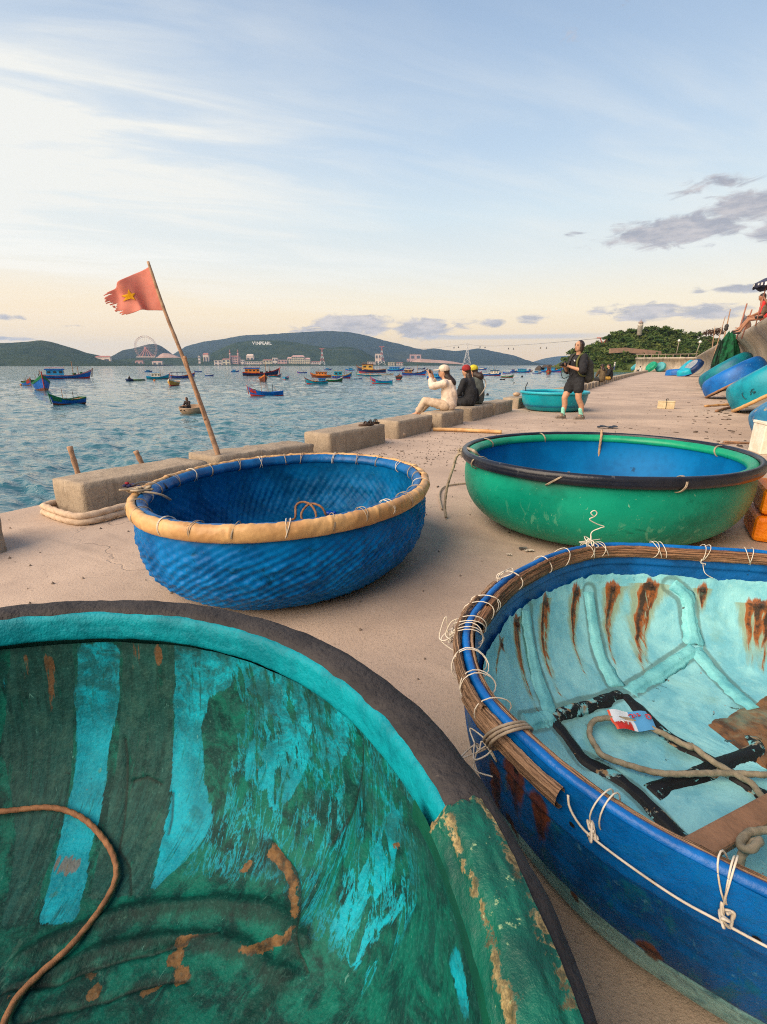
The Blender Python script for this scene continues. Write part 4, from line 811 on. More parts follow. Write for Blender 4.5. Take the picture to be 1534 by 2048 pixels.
for stroke in ([(.50,.22),(.55,.16),(.60,.2),(.56,.36),(.62,.34)],[(.64,.16),(.66,.34)],[(.69,.2),(.74,.2),(.70,.36),(.76,.34)],[(.84,.42),(.9,.36),(.96,.44),(.94,.6),(.86,.62),(.84,.5),(.9,.48)],[(.12,.72),(.18,.66),(.22,.8)],[(.27,.7),(.33,.7),(.30,.86)]):
    mb=MB();mb.tube(resample(catmull([pkt(a_,b_) for a_,b_ in stroke],24),20),.0016,4);mb.build('printed_mark',mred if stroke[0][0]>.4 else plain('print_white',(.8,.78,.74)),t2)
# ---------------------------------------------------------------- blue woven boat
t=thing('basket_boat','blue woven basket boat with tan bamboo rim, centre of the quay','basket boat',BLUE.c)
def weave(PH,T,b,z,a):
    n1=fbm(PH*2.2,T*3,3,3);u=PH*84+T*30+n1*9;w=T*118-PH*7+n1*9
    k=np.clip(T*5,0,1)*np.clip((.95-T)*8,0,1)
    return b+k*(.0052*np.sin(u)*np.sin(w)+.0022*np.sin(w*.5+PH*4)+(fbm(PH*17,T*22,1,4)-.5)*.022),z
def m_blueweave(name,inner=False):
    m,nt=newmat(name);v=ocoord(nt);n=noise(nt,v,5,6,.64,.3);f=noise(nt,v,48,4,.7);tt=attr(nt,'prof')
    if inner: col=mixc(nt,step(nt,n,.34,.66),C(0,98,152),C(0,72,116));col=mixc(nt,mth(nt,'MULTIPLY',step(nt,f,.54,.7),.45),col,C(40,124,156))
    else: col=mixc(nt,step(nt,n,.34,.66),C(0,112,182),C(0,84,146));col=mixc(nt,mth(nt,'MULTIPLY',step(nt,f,.56,.72),.4),col,C(20,124,180))
    g=noise(nt,v,12,6,.7,.5);col=mixc(nt,mth(nt,'MULTIPLY',step(nt,g,.60,.68),.65),col,C(0,62,84))
    low=step(nt,tt,.35,.75)
    gr=mth(nt,'MULTIPLY',step(nt,noise(nt,v,20,6,.72,.6),.655,.69),mth(nt,'ADD',mth(nt,'MULTIPLY',low,.8),.15));col=mixc(nt,gr,col,C(128,112,62))
    col=mixc(nt,mth(nt,'MULTIPLY',step(nt,noise(nt,v,30,5,.7),.66,.69),.6),col,C(16,70,66))
    finish(nt,col,.40 if not inner else .5,mth(nt,'ADD',n,mth(nt,'MULTIPLY',f,.5)),.5,.006,0,.12);return m
BO=[(1,-.030,.445),(1,-.018,.40),(1.0,-.012,.33),(.99,-.014,.24),(.965,-.02,.16),(.91,-.03,.09),(.83,-.035,.035),(.72,-.03,.008),(.5,0,.004)]
BI=[(1,-.075,.45),(1,-.066,.38),(.985,-.06,.28),(.94,-.06,.17),(.84,-.06,.09),(.65,-.04,.05),(.35,0,.04),(0,0,.04)]
P,PH,T=BLUE.surf(BO,860,210,disp=weave);grid('hull',P,m_blueweave('blue_weave'),t,{'prof':T},flip=True)
P,PH,T=BLUE.surf(BI,760,190,disp=weave);grid('lining',P,m_blueweave('blue_weave_in',True),t,{'prof':T})
def bamboo_d(amp):
    def f(PH,T,b,z,a):
        nodes=0
        for q in np.arange(.13,6.28,.41): nodes=nodes+np.exp(-(((PH-q-.05*math.sin(q*9)))/.010)**2)
        return b+.0035*nodes*(T>.1)+(fbm(PH*16,T*3,4,4)-.5)*amp,z+(fbm(PH*26,T*1.5,6,4)-.5)*amp*1.3*(T>.55)+.003*nodes
    return f
P,PH,T=BLUE.surf([(1,-.034,.43),(1,-.018,.424),(1,-.002,.431),(1,.008,.452),(1,.008,.474),(1,.0,.494),(1,-.016,.503),(1,-.030,.502),(1,-.036,.494)],900,22,disp=bamboo_d(.010));grid('bamboo_rim',P,M_BAMBOO,t,flip=True)
P,PH,T=BLUE.surf([(1,-.036,.455),(1,-.037,.488),(1,-.046,.497),(1,-.062,.494),(1,-.078,.480),(1,-.086,.462),(1,-.080,.444),(1,-.066,.440)],700,18,disp=lump(.006,20,5));grid('inner_rim',P,plain('blue_rim',C(0,96,158),C(0,72,124),9,.42,.4,.004,C(70,150,176),.02),t,flip=True)
rs=random.Random(9)
for i in range(27):
    ph=i*2*PI/27+rs.uniform(-.05,.05);mb=MB()
    for q in range(2): section_ring(BLUE,ph+.006*q+rs.uniform(-.004,.004),-.039,.466,.050,.043,.0020,mb,5,20,.03,rs.uniform(-.02,.02))
    mb.build('lashing',M_LASH if i%3 else M_CORD,t,True)
kp=BLUE.pt(np.array(3.55),1.0,-.03,.515)+BLUE.c
mb=tangle(kp,.030,22,4,.0062,.35,[(.05,-.02,-.005),(.10,-.02,-.012),(.13,.0,-.03),(.15,.03,-.06)]);o=mb.build('knotted_rope',M_LASH,None,True);tag(o,'knotted grey-brown rope on the left rim of the blue woven boat','rope')
p=BLUE.pt(np.array(3.28),1.0,-.05,.52)+BLUE.c
o=rope('coiled_rope',[at(x,y,z) for x,y,z in ((575,1040,.06),(590,1036,.1),(592,1012,.17),(605,1004,.2),(622,1010,.19),(632,1028,.14),(628,1040,.1),(606,1040,.1),(604,1024,.15),(620,1008,.19),(640,1012,.18),(650,1026,.13),(645,1036,.09),(560,1050,.06))],.0085,M_ROPEO);tag(o,'brown rope looped up above the floor inside the blue woven boat','rope')
mb=MB();mb.ball((0,0,0),(.035,.025,.018),10,6);mb.tube([(.03,0,0),(.05,.005,.004)],.010,8);o=mb.build('blue_bottle',plain('blue_plastic',C(10,70,170),rough=.3),None,True,at(658,1026,.10));tag(o,'small bright blue plastic scrap beside the brown rope inside the woven boat','bottle')
# cloth knot tied on the left
kc=at(262,972,.40);mb=MB();q=np.random.RandomState(2)
for i in range(9): mb.ball(kc+q.normal(0,1,3)*np.array([.025,.012,.010]),(.020,.010,.010),8,5,rotz(q.rand()*3))
t2=thing('cloth_knot','dark blue and red cloth rag knotted beside the blue boat rim','rag',(0,0,0));mb.build('blue_cloth',plain('rag_blue',C(30,34,92),C(16,18,48),30,.8),t2,True)
mb=MB()
for i in range(4): mb.ball(kc+np.array([.012,-.008,.004])+q.normal(0,1,3)*np.array([.016,.008,.010]),(.015,.010,.009),8,5)
mb.build('red_cloth',plain('rag_red',C(140,30,44),rough=.8),t2,True)
b0=BLUE.pt(np.array(3.20),1.0,.0,.49)+BLUE.c;mb=MB();mb.tube(resample(catmull([kc,kc+(b0-kc)*.5+np.array([0,0,.012]),b0,b0+np.array([.06,-.01,.0]),b0+np.array([.09,-.02,-.03])],20),18),.006,6);mb.build('tie',plain('tie_dark',(.03,.035,.05)),t2,True)
# ---------------------------------------------------------------- green boat
t=thing('basket_boat','smooth green basket boat with black pipe rim and bright blue inside','basket boat',GREEN.c)
M_GRN=plain('green_hull',C(2,136,98),C(6,116,86),2.2,.42,.15,.006,C(74,150,116),.035,6,(1,1,.5))
m,nt=newmat('green_hull2');v=ocoord(nt);tt=attr(nt,'prof');pp=attr(nt,'ang');n=noise(nt,v,2.2,5,.6,.3);s=noise(nt,comb(nt,mth(nt,'MULTIPLY',pp,14.0),mth(nt,'MULTIPLY',tt,6.0),0.0),2.0,6,.7,.8);f=noise(nt,v,40,4,.7)
col=mixc(nt,step(nt,n,.35,.66),C(20,148,120),C(4,122,100));col=mixc(nt,mth(nt,'MULTIPLY',mth(nt,'MULTIPLY',step(nt,s,.58,.72),step(nt,tt,.15,.5)),.45),col,C(104,164,126))
col=mixc(nt,mth(nt,'MULTIPLY',step(nt,noise(nt,v,3,6,.66),.56,.66),.45),col,C(0,92,70));col=mixc(nt,mth(nt,'MULTIPLY',mth(nt,'MULTIPLY',step(nt,tt,.45,.85),step(nt,f,.42,.66)),.5),col,C(70,118,96))
sv=noise(nt,vmul(nt,v,(16,16,5)),1.0,7,.72,1.2);col=mixc(nt,mth(nt,'MULTIPLY',mth(nt,'MULTIPLY',step(nt,sv,.57,.63),step(nt,tt,.12,.4)),.5),col,C(120,182,148))
col=mixc(nt,mth(nt,'MULTIPLY',step(nt,noise(nt,vmul(nt,v,(5,5,16)),1.0,6,.7,.6),.58,.66),.45),col,C(0,84,64))
col=mixc(nt,mth(nt,'MULTIPLY',step(nt,noise(nt,v,34,5,.72,.8),.655,.69),.6),col,C(150,196,164))
col=mixc(nt,mth(nt,'MULTIPLY',step(nt,mth(nt,'ADD',tt,mth(nt,'MULTIPLY',mth(nt,'SUBTRACT',n,.5),.3)),.52,.80),.55),col,C(60,92,72))
col=mixc(nt,step(nt,tt,.86,.93),col,C(96,92,68));finish(nt,col,.36,mth(nt,'ADD',n,mth(nt,'MULTIPLY',f,.25)),.45,.006,0,.15);MG=m
GO=[(1,-.040,.49),(1,-.028,.44),(1.0,-.022,.37),(.99,-.02,.29),(.96,-.02,.20),(.90,-.02,.12),(.80,-.02,.05),(.66,-.01,.012),(.45,0,.004)]
GI=[(1,-.085,.50),(1,-.08,.42),(.97,-.075,.30),(.90,-.07,.17),(.76,-.06,.09),(.5,0,.05),(0,0,.045)]
P,PH,T=GREEN.surf(GO,320,90,disp=lump(.006,3,3));grid('hull',P,MG,t,{'ang':PH,'prof':T},flip=True)
P,PH,T=GREEN.surf(GI,260,70,disp=lump(.006,3,5));grid('lining',P,plain('green_boat_blue',C(0,110,170),C(0,92,148),2.5,.5,.1,.005,C(10,70,110),.03,spec=.12),t)
P,PH,T=GREEN.surf([(1,-.036,.478),(1,-.014,.470),(1,.002,.478),(1,.010,.494),(1,.011,.507),(1,.004,.510),(1,.010,.516),(1,.006,.532),(1,-.005,.543),(1,-.018,.545),(1,-.030,.538),(1,-.034,.525)],420,16,disp=lump(.003,12,4));grid('pipe_rim',P,plain('black_pipe',(.008,.011,.020),(.016,.020,.032),7,.30,.3,.003,(.10,.11,.12),.04),t,flip=True)
P,PH,T=GREEN.surf([(1,-.030,.50),(1,-.034,.518),(1,-.046,.526),(1,-.066,.525),(1,-.086,.513),(1,-.096,.495),(1,-.092,.476),(1,-.08,.468)],420,18,disp=lump(.004,10,6));grid('inner_rim',P,plain('green_rim',C(10,150,108),C(4,128,94),3,.4,.15,.004,C(96,176,140),.02),t,flip=True)
for ph in (3.42,4.05,4.75,.15,1.75,2.5):
    mb=MB()
    for q in range(2): section_ring(GREEN,ph+.008*q,-.040,.496,.058,.044,.0032,mb,5,20,.02,.02 if ph!=4.05 else .06)
    mb.build('lashing',M_LASH,t,True)
mb=MB();g=[at(1203,862,.545),at(1204,885,.53),at(1203,915,.40),at(1203,940,.30)]
q=GREEN.pt(np.array(1.64),1.0,-.03,.54)+GREEN.c
gp=[GREEN.pt(np.array(1.17),1.0,d,z)+GREEN.c for d,z in ((.018,.46),(.020,.52),(-.02,.560),(-.07,.545),(-.105,.50),(-.085,.40),(-.085,.30),(-.10,.2))]
o=rope('hanging_rope',gp,.011,M_ROPET);tag(o,'short tan rope hung over the far rim of the green boat','rope')
kp=at(922,905,.49);k2=lambda dx,dy,dz:kp+np.array([dx,dy,dz])
o=rope('mooring_rope',[GREEN.pt(np.array(3.25),1.0,-.10,.50)+GREEN.c,GREEN.pt(np.array(3.27),1.0,-.05,.55)+GREEN.c,k2(.03,.0,.03),k2(0,0,0),k2(-.035,-.01,-.03),k2(-.05,.0,-.10),k2(-.075,-.02,-.17),k2(-.10,-.02,-.28),k2(-.115,-.06,-.40),k2(-.11,-.12,-.477)],.011,M_LASH);tag(o,'frayed brown rope hanging from the left rim of the green boat to the ground','rope')
mb=tangle(k2(.01,0,.0),.022,16,14,.009,.9);mb.build('knot',M_LASH,o,True)
g0=at(886,975);o=rope('ground_rope',[at(884,1018,.01),at(879,990,.012),at(888,974,.012),at(915,968,.012),at(960,964,.012)],.008,M_LASH);tag(o,'thin brown rope lying on the concrete left of the green boat','rope')

# ================= along the quay
def m_block():
    m,nt=newmat('block_concrete');v=ocoord(nt);n=noise(nt,v,3.2,6,.66,.3);f=noise(nt,v,42,4,.72);g=noise(nt,v,12,5,.7,.5)
    st=noise(nt,vmul(nt,v,(26,26,2.2)),1.0,4,.6,.2)
    rnd=node(nt,'ShaderNodeObjectInfo').outputs['Random']
    col=mixc(nt,step(nt,n,.34,.66),(.43,.345,.25),(.31,.245,.175));col=mixc(nt,mth(nt,'MULTIPLY',step(nt,st,.52,.70),.45),col,(.20,.155,.11))
    col=mixc(nt,mth(nt,'MULTIPLY',step(nt,f,.50,.66),.5),col,(.19,.15,.115));col=mixc(nt,mth(nt,'MULTIPLY',step(nt,g,.60,.70),.5),col,(.52,.44,.35))
    col=mixc(nt,mth(nt,'MULTIPLY',rnd,.3),col,(.30,.25,.19))
    finish(nt,col,.92,mth(nt,'ADD',mth(nt,'ADD',f,mth(nt,'MULTIPLY',g,1.4)),mth(nt,'MULTIPLY',st,.6)),.7,.010,0,.2);return m
M_BLOCK=m_block()
def block_mesh(L,w,h,seed,h2=None,rough=.012):
    """rough cast block: rounded box with worn, pitted faces; origin at the middle of its foot"""
    n=(int(L/.045),int(w/.045),int(h/.045));V=[];F=[];idx={}
    h2=h if h2 is None else h2
    def vid(i,j,k):
        if (i,j,k) in idx: return idx[(i,j,k)]
        x,y,z=i/n[0]-.5,j/n[1]-.5,k/n[2];hh=h+(h2-h)*(i/n[0])
        p=np.array([x*L,y*w,z*hh]);c=.02
        q=np.array([np.clip(p[0],-L/2+c,L/2-c),np.clip(p[1],-w/2+c,w/2-c),min(p[2],hh-c)]);d=p-q;l=np.linalg.norm(d)
        if l>1e-9: p=q+d/l*min(l,c)*(1 if l<=c else 1)
        o=np.array([fbm(p[0]*9+seed,p[1]*9,p[2]*9,3),fbm(p[0]*9+seed+50,p[1]*9,p[2]*9,3),fbm(p[0]*9+seed+90,p[1]*9,p[2]*9,3)])-.5
        V.append(p+o*rough*2.0*np.array([1,1,0 if k==0 else 1]));idx[(i,j,k)]=len(V)-1;return idx[(i,j,k)]
    a,b,c=n
    for i in range(a):
        for k in range(c): F.append((vid(i,0,k),vid(i+1,0,k),vid(i+1,0,k+1),vid(i,0,k+1)));F.append((vid(i+1,b,k),vid(i,b,k),vid(i,b,k+1),vid(i+1,b,k+1)))
        for j in range(b): F.append((vid(i,j,c),vid(i+1,j,c),vid(i+1,j+1,c),vid(i,j+1,c)))
    for j in range(b):
        for k in range(c): F.append((vid(0,j+1,k),vid(0,j,k),vid(0,j,k+1),vid(0,j+1,k+1)));F.append((vid(a,j,k),vid(a,j+1,k),vid(a,j+1,k+1),vid(a,j,k+1)))
    mb=MB();mb.add(V,F);return mb
BG='concrete blocks along the sea edge of the quay'
BL=[(-.25,1.14,-.17,.28,.28,'concrete edge block cut off by the left side of the picture'),
(1.72,2.86,.0,.285,.27,'concrete edge block with cream rope wound round its foot'),
(3.05,4.55,.10,.27,.20,'low sunken concrete edge block beside the flag pole'),
(4.80,6.12,.03,.29,.29,'concrete edge block with a pair of sandals on top'),
(6.55,7.75,.06,.28,.28,'concrete edge block with heaped rope along its foot'),
(8.05,9.08,.02,.28,.28,'concrete edge block under the woman in cream'),
(9.50,10.72,.02,.28,.28,'concrete edge block under the two women in red and yellow caps'),
(10.95,12.25,.04,.28,.28,'concrete edge block just beyond the seated women'),
(12.95,14.0,.10,.28,.28,'concrete edge block touching the turquoise boat, tan float on top')]
s=14.6;i=0
while s<92:
    BL.append((s,s+1.12,.03,.28,.28,None));s+=1.45 if s<60 else 1.6;i+=1
protos={}
ORD='first second third fourth fifth sixth seventh eighth ninth tenth eleventh twelfth thirteenth fourteenth fifteenth sixteenth seventeenth eighteenth nineteenth twentieth'.split()
for i,(s0,s1,dl,h,h2,lb) in enumerate(BL):
    sm=(s0+s1)/2;l=float(edge_l(sm))-.23-dl;p=Q(l,sm)
    e0=Q(float(edge_l(s0)),s0);e1=Q(float(edge_l(s1)),s1);a=math.atan2(e1[1]-e0[1],e1[0]-e0[0])
    if lb: o=block_mesh(s1-s0,.44,h,i*3.7,h2,.012 if i!=2 else .02).build('concrete_block',M_BLOCK,None,True,p)
    else:
        k=i%3
        if k not in protos: protos[k]=block_mesh(1.12,.44,.28,40+k*7).data('concrete_block',M_BLOCK,True)
        o=link('concrete_block',protos[k],None,p)
    o.rotation_euler=(0,0,a+(0 if lb is None else random.uniform(-.01,.01)))
    d='small' if sm>40 else 'plain'
    tag(o,lb or (ORD[min(19,i-9)]+' plain edge block beyond the turquoise boat' if sm<41 else 'one of the small far concrete edge blocks near the end wall'),'block',BG)
# ropes and loose things on the quay
b1=(1.72,2.86);c=[Q(-4.13,1.70),Q(-3.63,1.68),Q(-3.60,2.4),Q(-3.60,3.0),Q(-4.13,3.0)]
for k,(off,z,lb) in enumerate(((.030,.028,'lower turn of cream rope round the foot of the nearest block'),(.022,.072,'upper turn of cream rope round the foot of the nearest block'))):
    pts=[Q(-4.16,1.98,z),Q(-4.16,1.70-off,z),Q(-4.08,1.655-off,z),Q(-3.72,1.655-off,z-.005),Q(-3.62+off,1.70,z),Q(-3.60+off,1.95,z+.008),Q(-3.61+off,2.35,z+.01),Q(-3.60+off,2.9,z+.012),Q(-3.66,2.96,z)]
    o=rope('thick_rope',pts,.026,M_ROPEW,seg=14);tag(o,lb,'rope','ropes round the nearest block')
q=np.random.RandomState(8)
for k,(lb,dz,off) in enumerate((('topmost strand of the tan rope heap beside the edge block',.13,.0),('middle strand of the tan rope heap beside the edge block',.085,.05),('lowest strand of the tan rope heap beside the edge block',.035,.10),('loose front strand of the tan rope heap beside the edge block',.035,.17))):
    a,b=np.array(at(770+k*5,874)),np.array(at(864-k*8,856));pts=[]
    for i in range(9):
        f=i/8;p=a+(b-a)*f+NN*off;p[2]=.02+dz*(.45+.55*math.sin(f*PI))+.03*q.rand();p[:2]+=q.normal(0,.022,2);pts.append(p)
    o=rope('thick_rope',pts,.036,M_ROPEW,seg=12);tag(o,lb,'rope','rope heap beside the edge block')
p0,p1=np.array(at(866,862.5)),np.array(at(1003,868));p0[2]=p1[2]=.035
mb=MB();mb.tube(resample(catmull([p0,p0*.6+p1*.4+np.array([0,0,.006]),p1],40),40),[.032*(1+.10*(abs((i%9)-4)<.6)) for i in range(40)],10);tag(mb.build('bamboo_pole',M_BAMBOO,None,True),'long pale bamboo pole lying on the concrete behind the green boat','pole')
def stake(x0,y0,x1,y1,r,lb):
    a=np.array(at(x0,y0,.27));a=a+(a-np.array([0,0,CAM_H]))*.04;b=far(x1,y1,a[1]-.02);lo=a+(a-b)*1.2
    mb=MB();P=resample(np.array([lo,a,b]),14);mb.tube(P,[r*(1+.12*math.sin(i*2.1)) for i in range(14)],9);o=mb.build('wooden_stake',M_WOODL,None,True);tag(o,lb,'stake')
stake(156,948,139,893,.021,'slim wooden stake leaning over the rope-wound block, left of two')
stake(284,928,271,902,.023,'stubby wooden stake leaning over the rope-wound block, nearer the flag pole')
# flag
d0=at(437,912,.25)[1];t=thing('flag','faded red flag with yellow star, frayed, on a leaning bamboo pole','flag',far(437,912,d0))
o0=np.array(far(437,912,d0));pole=[(446,950),(437,912),(392,782),(357,692),(328,618),(296,523)]
PP=np.array([far(x,y,d0) for x,y in pole])-o0
r_=[.026,.026,.022,.017,.015,.012];mb=MB();C_=resample(catmull(PP,60),60);mb.tube(C_,[float(np.interp(i,np.linspace(0,59,6),r_))*(1+.10*(i%8==0)) for i in range(60)],9);mb.build('pole',M_WOODL,t,True)
mb=MB();S=np.array([far(x,y,d0-.012) for x,y in ((411,840),(392,782),(378,742),(369,712))])-o0+np.array([-.0,0,0]);mb.tube(resample(S,30),[.014*(1+.2*(i%7==0)) for i in range(30)],8);mb.build('splint',M_WOOD,t,True)
# cloth: hoist edge along the pole, fly edge torn
nu,nv=72,44
hoA,hoB=np.array(far(297,534,d0))-o0,np.array(far(328,621,d0))-o0
top=[hoA]+[np.array(far(x,y,d0+dy))-o0 for x,y,dy in ((270,547,.05),(240,563,-.03),(222,579,.04),(200,598,.0))]
bot=[hoB]+[np.array(far(x,y,d0+dy))-o0 for x,y,dy in ((300,621,.06),(280,619,-.05),(255,631,.05),(222,634,.0))]
A_=catmull(top,nu);B_=catmull(bot,nu);uu,vv=np.meshgrid(np.linspace(0,1,nu),np.linspace(0,1,nv),indexing='ij')
P=A_[:,None]*(1-vv[...,None])+B_[:,None]*vv[...,None]
P[...,1]+=.035*np.sin(uu*11+vv*3)*uu**.5+.02*np.sin(uu*21-vv*5)*uu;P[...,2]+=.010*np.sin(uu*9+vv*2)*np.sin(vv*PI)
def m_flag():
    m,nt=newmat('flag_red');v=ocoord(nt);n=noise(nt,v,7,4,.6);f=noise(nt,vmul(nt,v,(60,60,300)),1.0,2)
    col=mixc(nt,step(nt,n,.3,.7),(.86,.40,.32),(.76,.31,.24));col=mixc(nt,mth(nt,'MULTIPLY',step(nt,f,.5,.7),.2),col,(.80,.42,.34));finish(nt,col,.8,f,.2,.002,spec=.1,trans=.55);return m
keep=[]
for i in range(nu-1):
    for j in range(nv-1):
        u=i/(nu-2);v=j/(nv-2)
        ed=.95-.14*fbm(v*9,3.3,0,2)-.10*(vnoise(v*44,1.0)>.55)*vnoise(v*44,9)-.10*max(0,v-.6)
        hole=(vnoise(u*34,v*9+3)>.80 and u>.62 and v>.45)
        if u<=ed and not hole: keep.append((i*nv+j,(i+1)*nv+j,(i+1)*nv+j+1,i*nv+j+1))
o=raw('cloth',P.reshape(-1,3),np.array(keep),m_flag(),t);sd=o.modifiers.new('s','SOLIDIFY');sd.thickness=.003
for q_ in o.data.polygons: q_.use_smooth=True
st=[]
for k in range(10):
    a=PI/2+k*PI/5+.25;r=(.20 if k%2==0 else .085);st.append((.50+r*math.cos(a)*(1.1 if math.cos(a)>0 else .75),.47+r*math.sin(a)*.95))
def flagpt(u,v,off):
    i=u*(nu-1);j=v*(nv-1);i0,j0=int(i),int(j);fi,fj=i-i0,j-j0;i1,j1=min(i0+1,nu-1),min(j0+1,nv-1)
    return P[i0,j0]*(1-fi)*(1-fj)+P[i1,j0]*fi*(1-fj)+P[i0,j1]*(1-fi)*fj+P[i1,j1]*fi*fj+np.array([0,off,0])
for off in (-.006,):
    V=[flagpt(.52,.47,off)];F=[]
    M_=12
    for k in range(10):
        a,b=np.array(st[k]),np.array(st[(k+1)%10]);c0=np.array((.52,.47))
    rings=6
    V=[];
    for r in range(rings+1):
        for k in range(20):
            a=np.array(st[k//2]);b=np.array(st[(k//2+1)%10]);e=a if k%2==0 else (a+b)/2
            w=np.array((.52,.47))*(1-r/rings)+e*(r/rings);V.append(flagpt(w[0],w[1],off))
    for r in range(rings):
        for k in range(20): F.append((r*20+k,r*20+(k+1)%20,(r+1)*20+(k+1)%20,(r+1)*20+k))
    o=raw('star',np.array(V),np.array(F),plain('flag_yellow',C(240,186,24),C(222,160,10),12,.8,.1,trans=.3),t);sd=o.modifiers.new('s','SOLIDIFY');sd.thickness=.002
# sandals
M_SAND=plain('sandal_brown',(.11,.065,.04),(.07,.042,.028),30,.7);M_STRAP=plain('strap_dark',(.035,.025,.02))
for k,(x,y,a,lb) in enumerate(((733,851,.35,'brown strappy sandal on the block, the nearer of a pair'),(743,847.5,.15,'brown strappy sandal on the block, the farther of a pair'))):
    p=np.array(at(x,y,.295));t=thing('sandal',lb,'sandal',p,AZ*0+a+PI*.06,'pair of sandals on the edge block');n=18
    ring=lambda z,s=1:[(.125*math.cos(b)*s,(.044-.012*math.cos(b+.6))*math.sin(b)*s,z) for b in np.linspace(0,2*PI,n,endpoint=False)]
    mb=MB();mb.loft([ring(0),ring(.006,1.03),ring(.02),ring(.024,.96)]);mb.build('sole',M_SAND,t,True)
    for xx in (-.02,.045,.07):
        mb=MB();mb.tube([(xx,-.045,.02),(xx+.006,-.03,.05),(xx+.01,0,.06),(xx+.006,.03,.05),(xx,.045,.02)],.009,6);mb.build('strap',M_STRAP,t,True)
# litter
mb=MB();p=np.array(at(1214,855.5,.012));V=[];
for i in range(14):
    f=i/13;w=.055*(1-.75*(f<.2)*(1-f/.2))*(1+.4*math.sin(i*2.3));c0=p+np.array([(f-.5)*.34,(f-.5)*-.06,.02*math.sin(f*5)**2]);V.append([c0+np.array([0,-w,0]),c0+np.array([0,w,.01]),c0+np.array([0,w,.022]),c0+np.array([0,-w,.012])])
mb.loft(V);tag(mb.build('rubber_scrap',plain('rubber',(.018,.02,.024),rough=.4)),'torn black rubber scrap on the concrete near the standing woman','scrap')
p=np.array(at(1331,817));t=thing('foam_box','small cream foam box tied with dark cord in mid quay','box',p,-.5)
mb=MB();mb.box((0,0,.085),(.40,.24,.17));mb.build('box',plain('cream_foam',(.62,.52,.33),(.5,.4,.24),9,.7),t,False,None,.012)
mb=MB();mb.box((0,0,.188),(.41,.25,.03));mb.build('lid',plain('cream_foam',(.62,.52,.33)),t,False,None,.008)
mb=MB();mb.tube([(.0,-.127,.0),(.0,-.128,.20),(.0,.0,.208),(.0,.128,.20),(.0,.127,.0)],.007,6);mb.tube([(0,0,.208),(-.02,.01,.24),(.02,.0,.26),(.03,-.01,.22)],.012,6);mb.build('cord',plain('dark_cord',(.03,.028,.026)),t,True)
rs=np.random.RandomState(12);V=[];F=[];o=0
for i in range(300):
    if i<190:
        s=6+rs.rand()**1.4*40;l=float(lip_l(s))-.15-abs(rs.normal(0,.45))-(.5 if s<16 else .0)
    else: s=rs.uniform(3,30);l=rs.uniform(-3.4,.8)
    g=Q(l,s);k=rs.uniform(.008,.030)*(1 if i<190 else .5);el=rs.uniform(1,3);a=rs.rand()*6.28
    pts=[(math.cos(b)*k*el*(.7+.5*rs.rand()),math.sin(b)*k*(.7+.5*rs.rand())) for b in np.linspace(0,2*PI,6,endpoint=False)]
    ca,sa=math.cos(a),math.sin(a)
    V+=[g+np.array([x*ca-y*sa,x*sa+y*ca,.004]) for x,y in pts]+[g+np.array([x*ca-y*sa,x*sa+y*ca,.006+k*.35])for x,y in pts]
    F+=[(o+q,o+(q+1)%6,o+6+(q+1)%6,o+6+q) for q in range(6)];F+=[(o+6,o+7,o+8,o+9),(o+6,o+9,o+10,o+11)];o+=12
tag(raw('debris',V,np.array(F),plain('debris',(.11,.075,.05),(.045,.035,.03),3,.9)),'dark scraps and flakes strewn along the foot of the wave wall','debris',kind='stuff')
V=[];F=[];o=0
for i in range(900):
    g=np.array(at(rs.uniform(700,1000),rs.uniform(855,935))) if i<420 else Q(rs.uniform(-4.3,.8),rs.uniform(.8,11))
    k=rs.uniform(.004,.013)
    V+=[g+np.array([k,0,.002]),g+np.array([-k*.6,k*.8,.002]),g+np.array([-k*.5,-k*.8,.002]),g+np.array([0,0,.003+k])];F+=[(o,o+1,o+3),(o+1,o+2,o+3),(o+2,o,o+3)];o+=4
tag(raw('grit',V,np.array(F),plain('grit',(.20,.15,.115),(.09,.07,.055),3,.9)),'loose grit scattered over the concrete','grit',kind='stuff')
mpap=plain('paper',(.62,.55,.45),(.5,.43,.35),20,.8)
for k,(x,y,w,h,a,lb) in enumerate(((1058,1102,.030,.012,.2,'larger crumpled paper scrap on the concrete under the green boat'),(1018,1110,.016,.007,-.1,'thin pale paper scrap left of the larger one by the green boat'))):
    uu,vv=np.meshgrid(np.linspace(-1,1,9),np.linspace(-1,1,7),indexing='ij');g=np.array(at(x,y,.006));R_=rotz(a)
    P=np.stack([uu*w*(1+.1*np.sin(vv*5)),vv*h*(1+.2*np.sin(uu*4)),.003+.006*np.abs(np.sin(uu*4+vv*3))],-1)@R_.T
    tag(grid('paper_scrap',P,mpap,None,None,g),lb,'paper')
mb=MB();g=np.array(at(1046,1098,.006));mb.box(g+np.array([0,0,.006]),(.05,.02,.010),rotz(.25));tag(mb.build('crushed_packet',plain('packet_dark',(.07,.07,.068),(.3,.29,.27),30,.4)),'crushed dark packet beside the paper scrap by the green boat','packet')
for k,((x0,y0),(x1,y1),r,lb,mt) in enumerate((((1447,883),(1512,887),.014,'dark stick lying across the concrete behind the green boat',M_WOOD),((1410,812),(1466,808),.03,'pale split driftwood stick beside the leaning turquoise boat',M_BAMBOO),((1432,822),(1470,812),.03,'brown driftwood stick at the foot of the leaning turquoise boat',M_WOOD),((1414,889),(1505,886),.009,'thin rusty rod behind the right end of the green boat',M_WOOD))):
    a,b=np.array(at(x0,y0,r+.004)),np.array(at(x1,y1,r+.004));mb=MB();mb.tube(resample(catmull([a,(a+b)/2+np.array([0,.02,.0]),b],12),12),[r*(1+.2*math.sin(i*1.7)) for i in range(12)],7);tag(mb.build('stick',mt,None,True),lb,'stick')
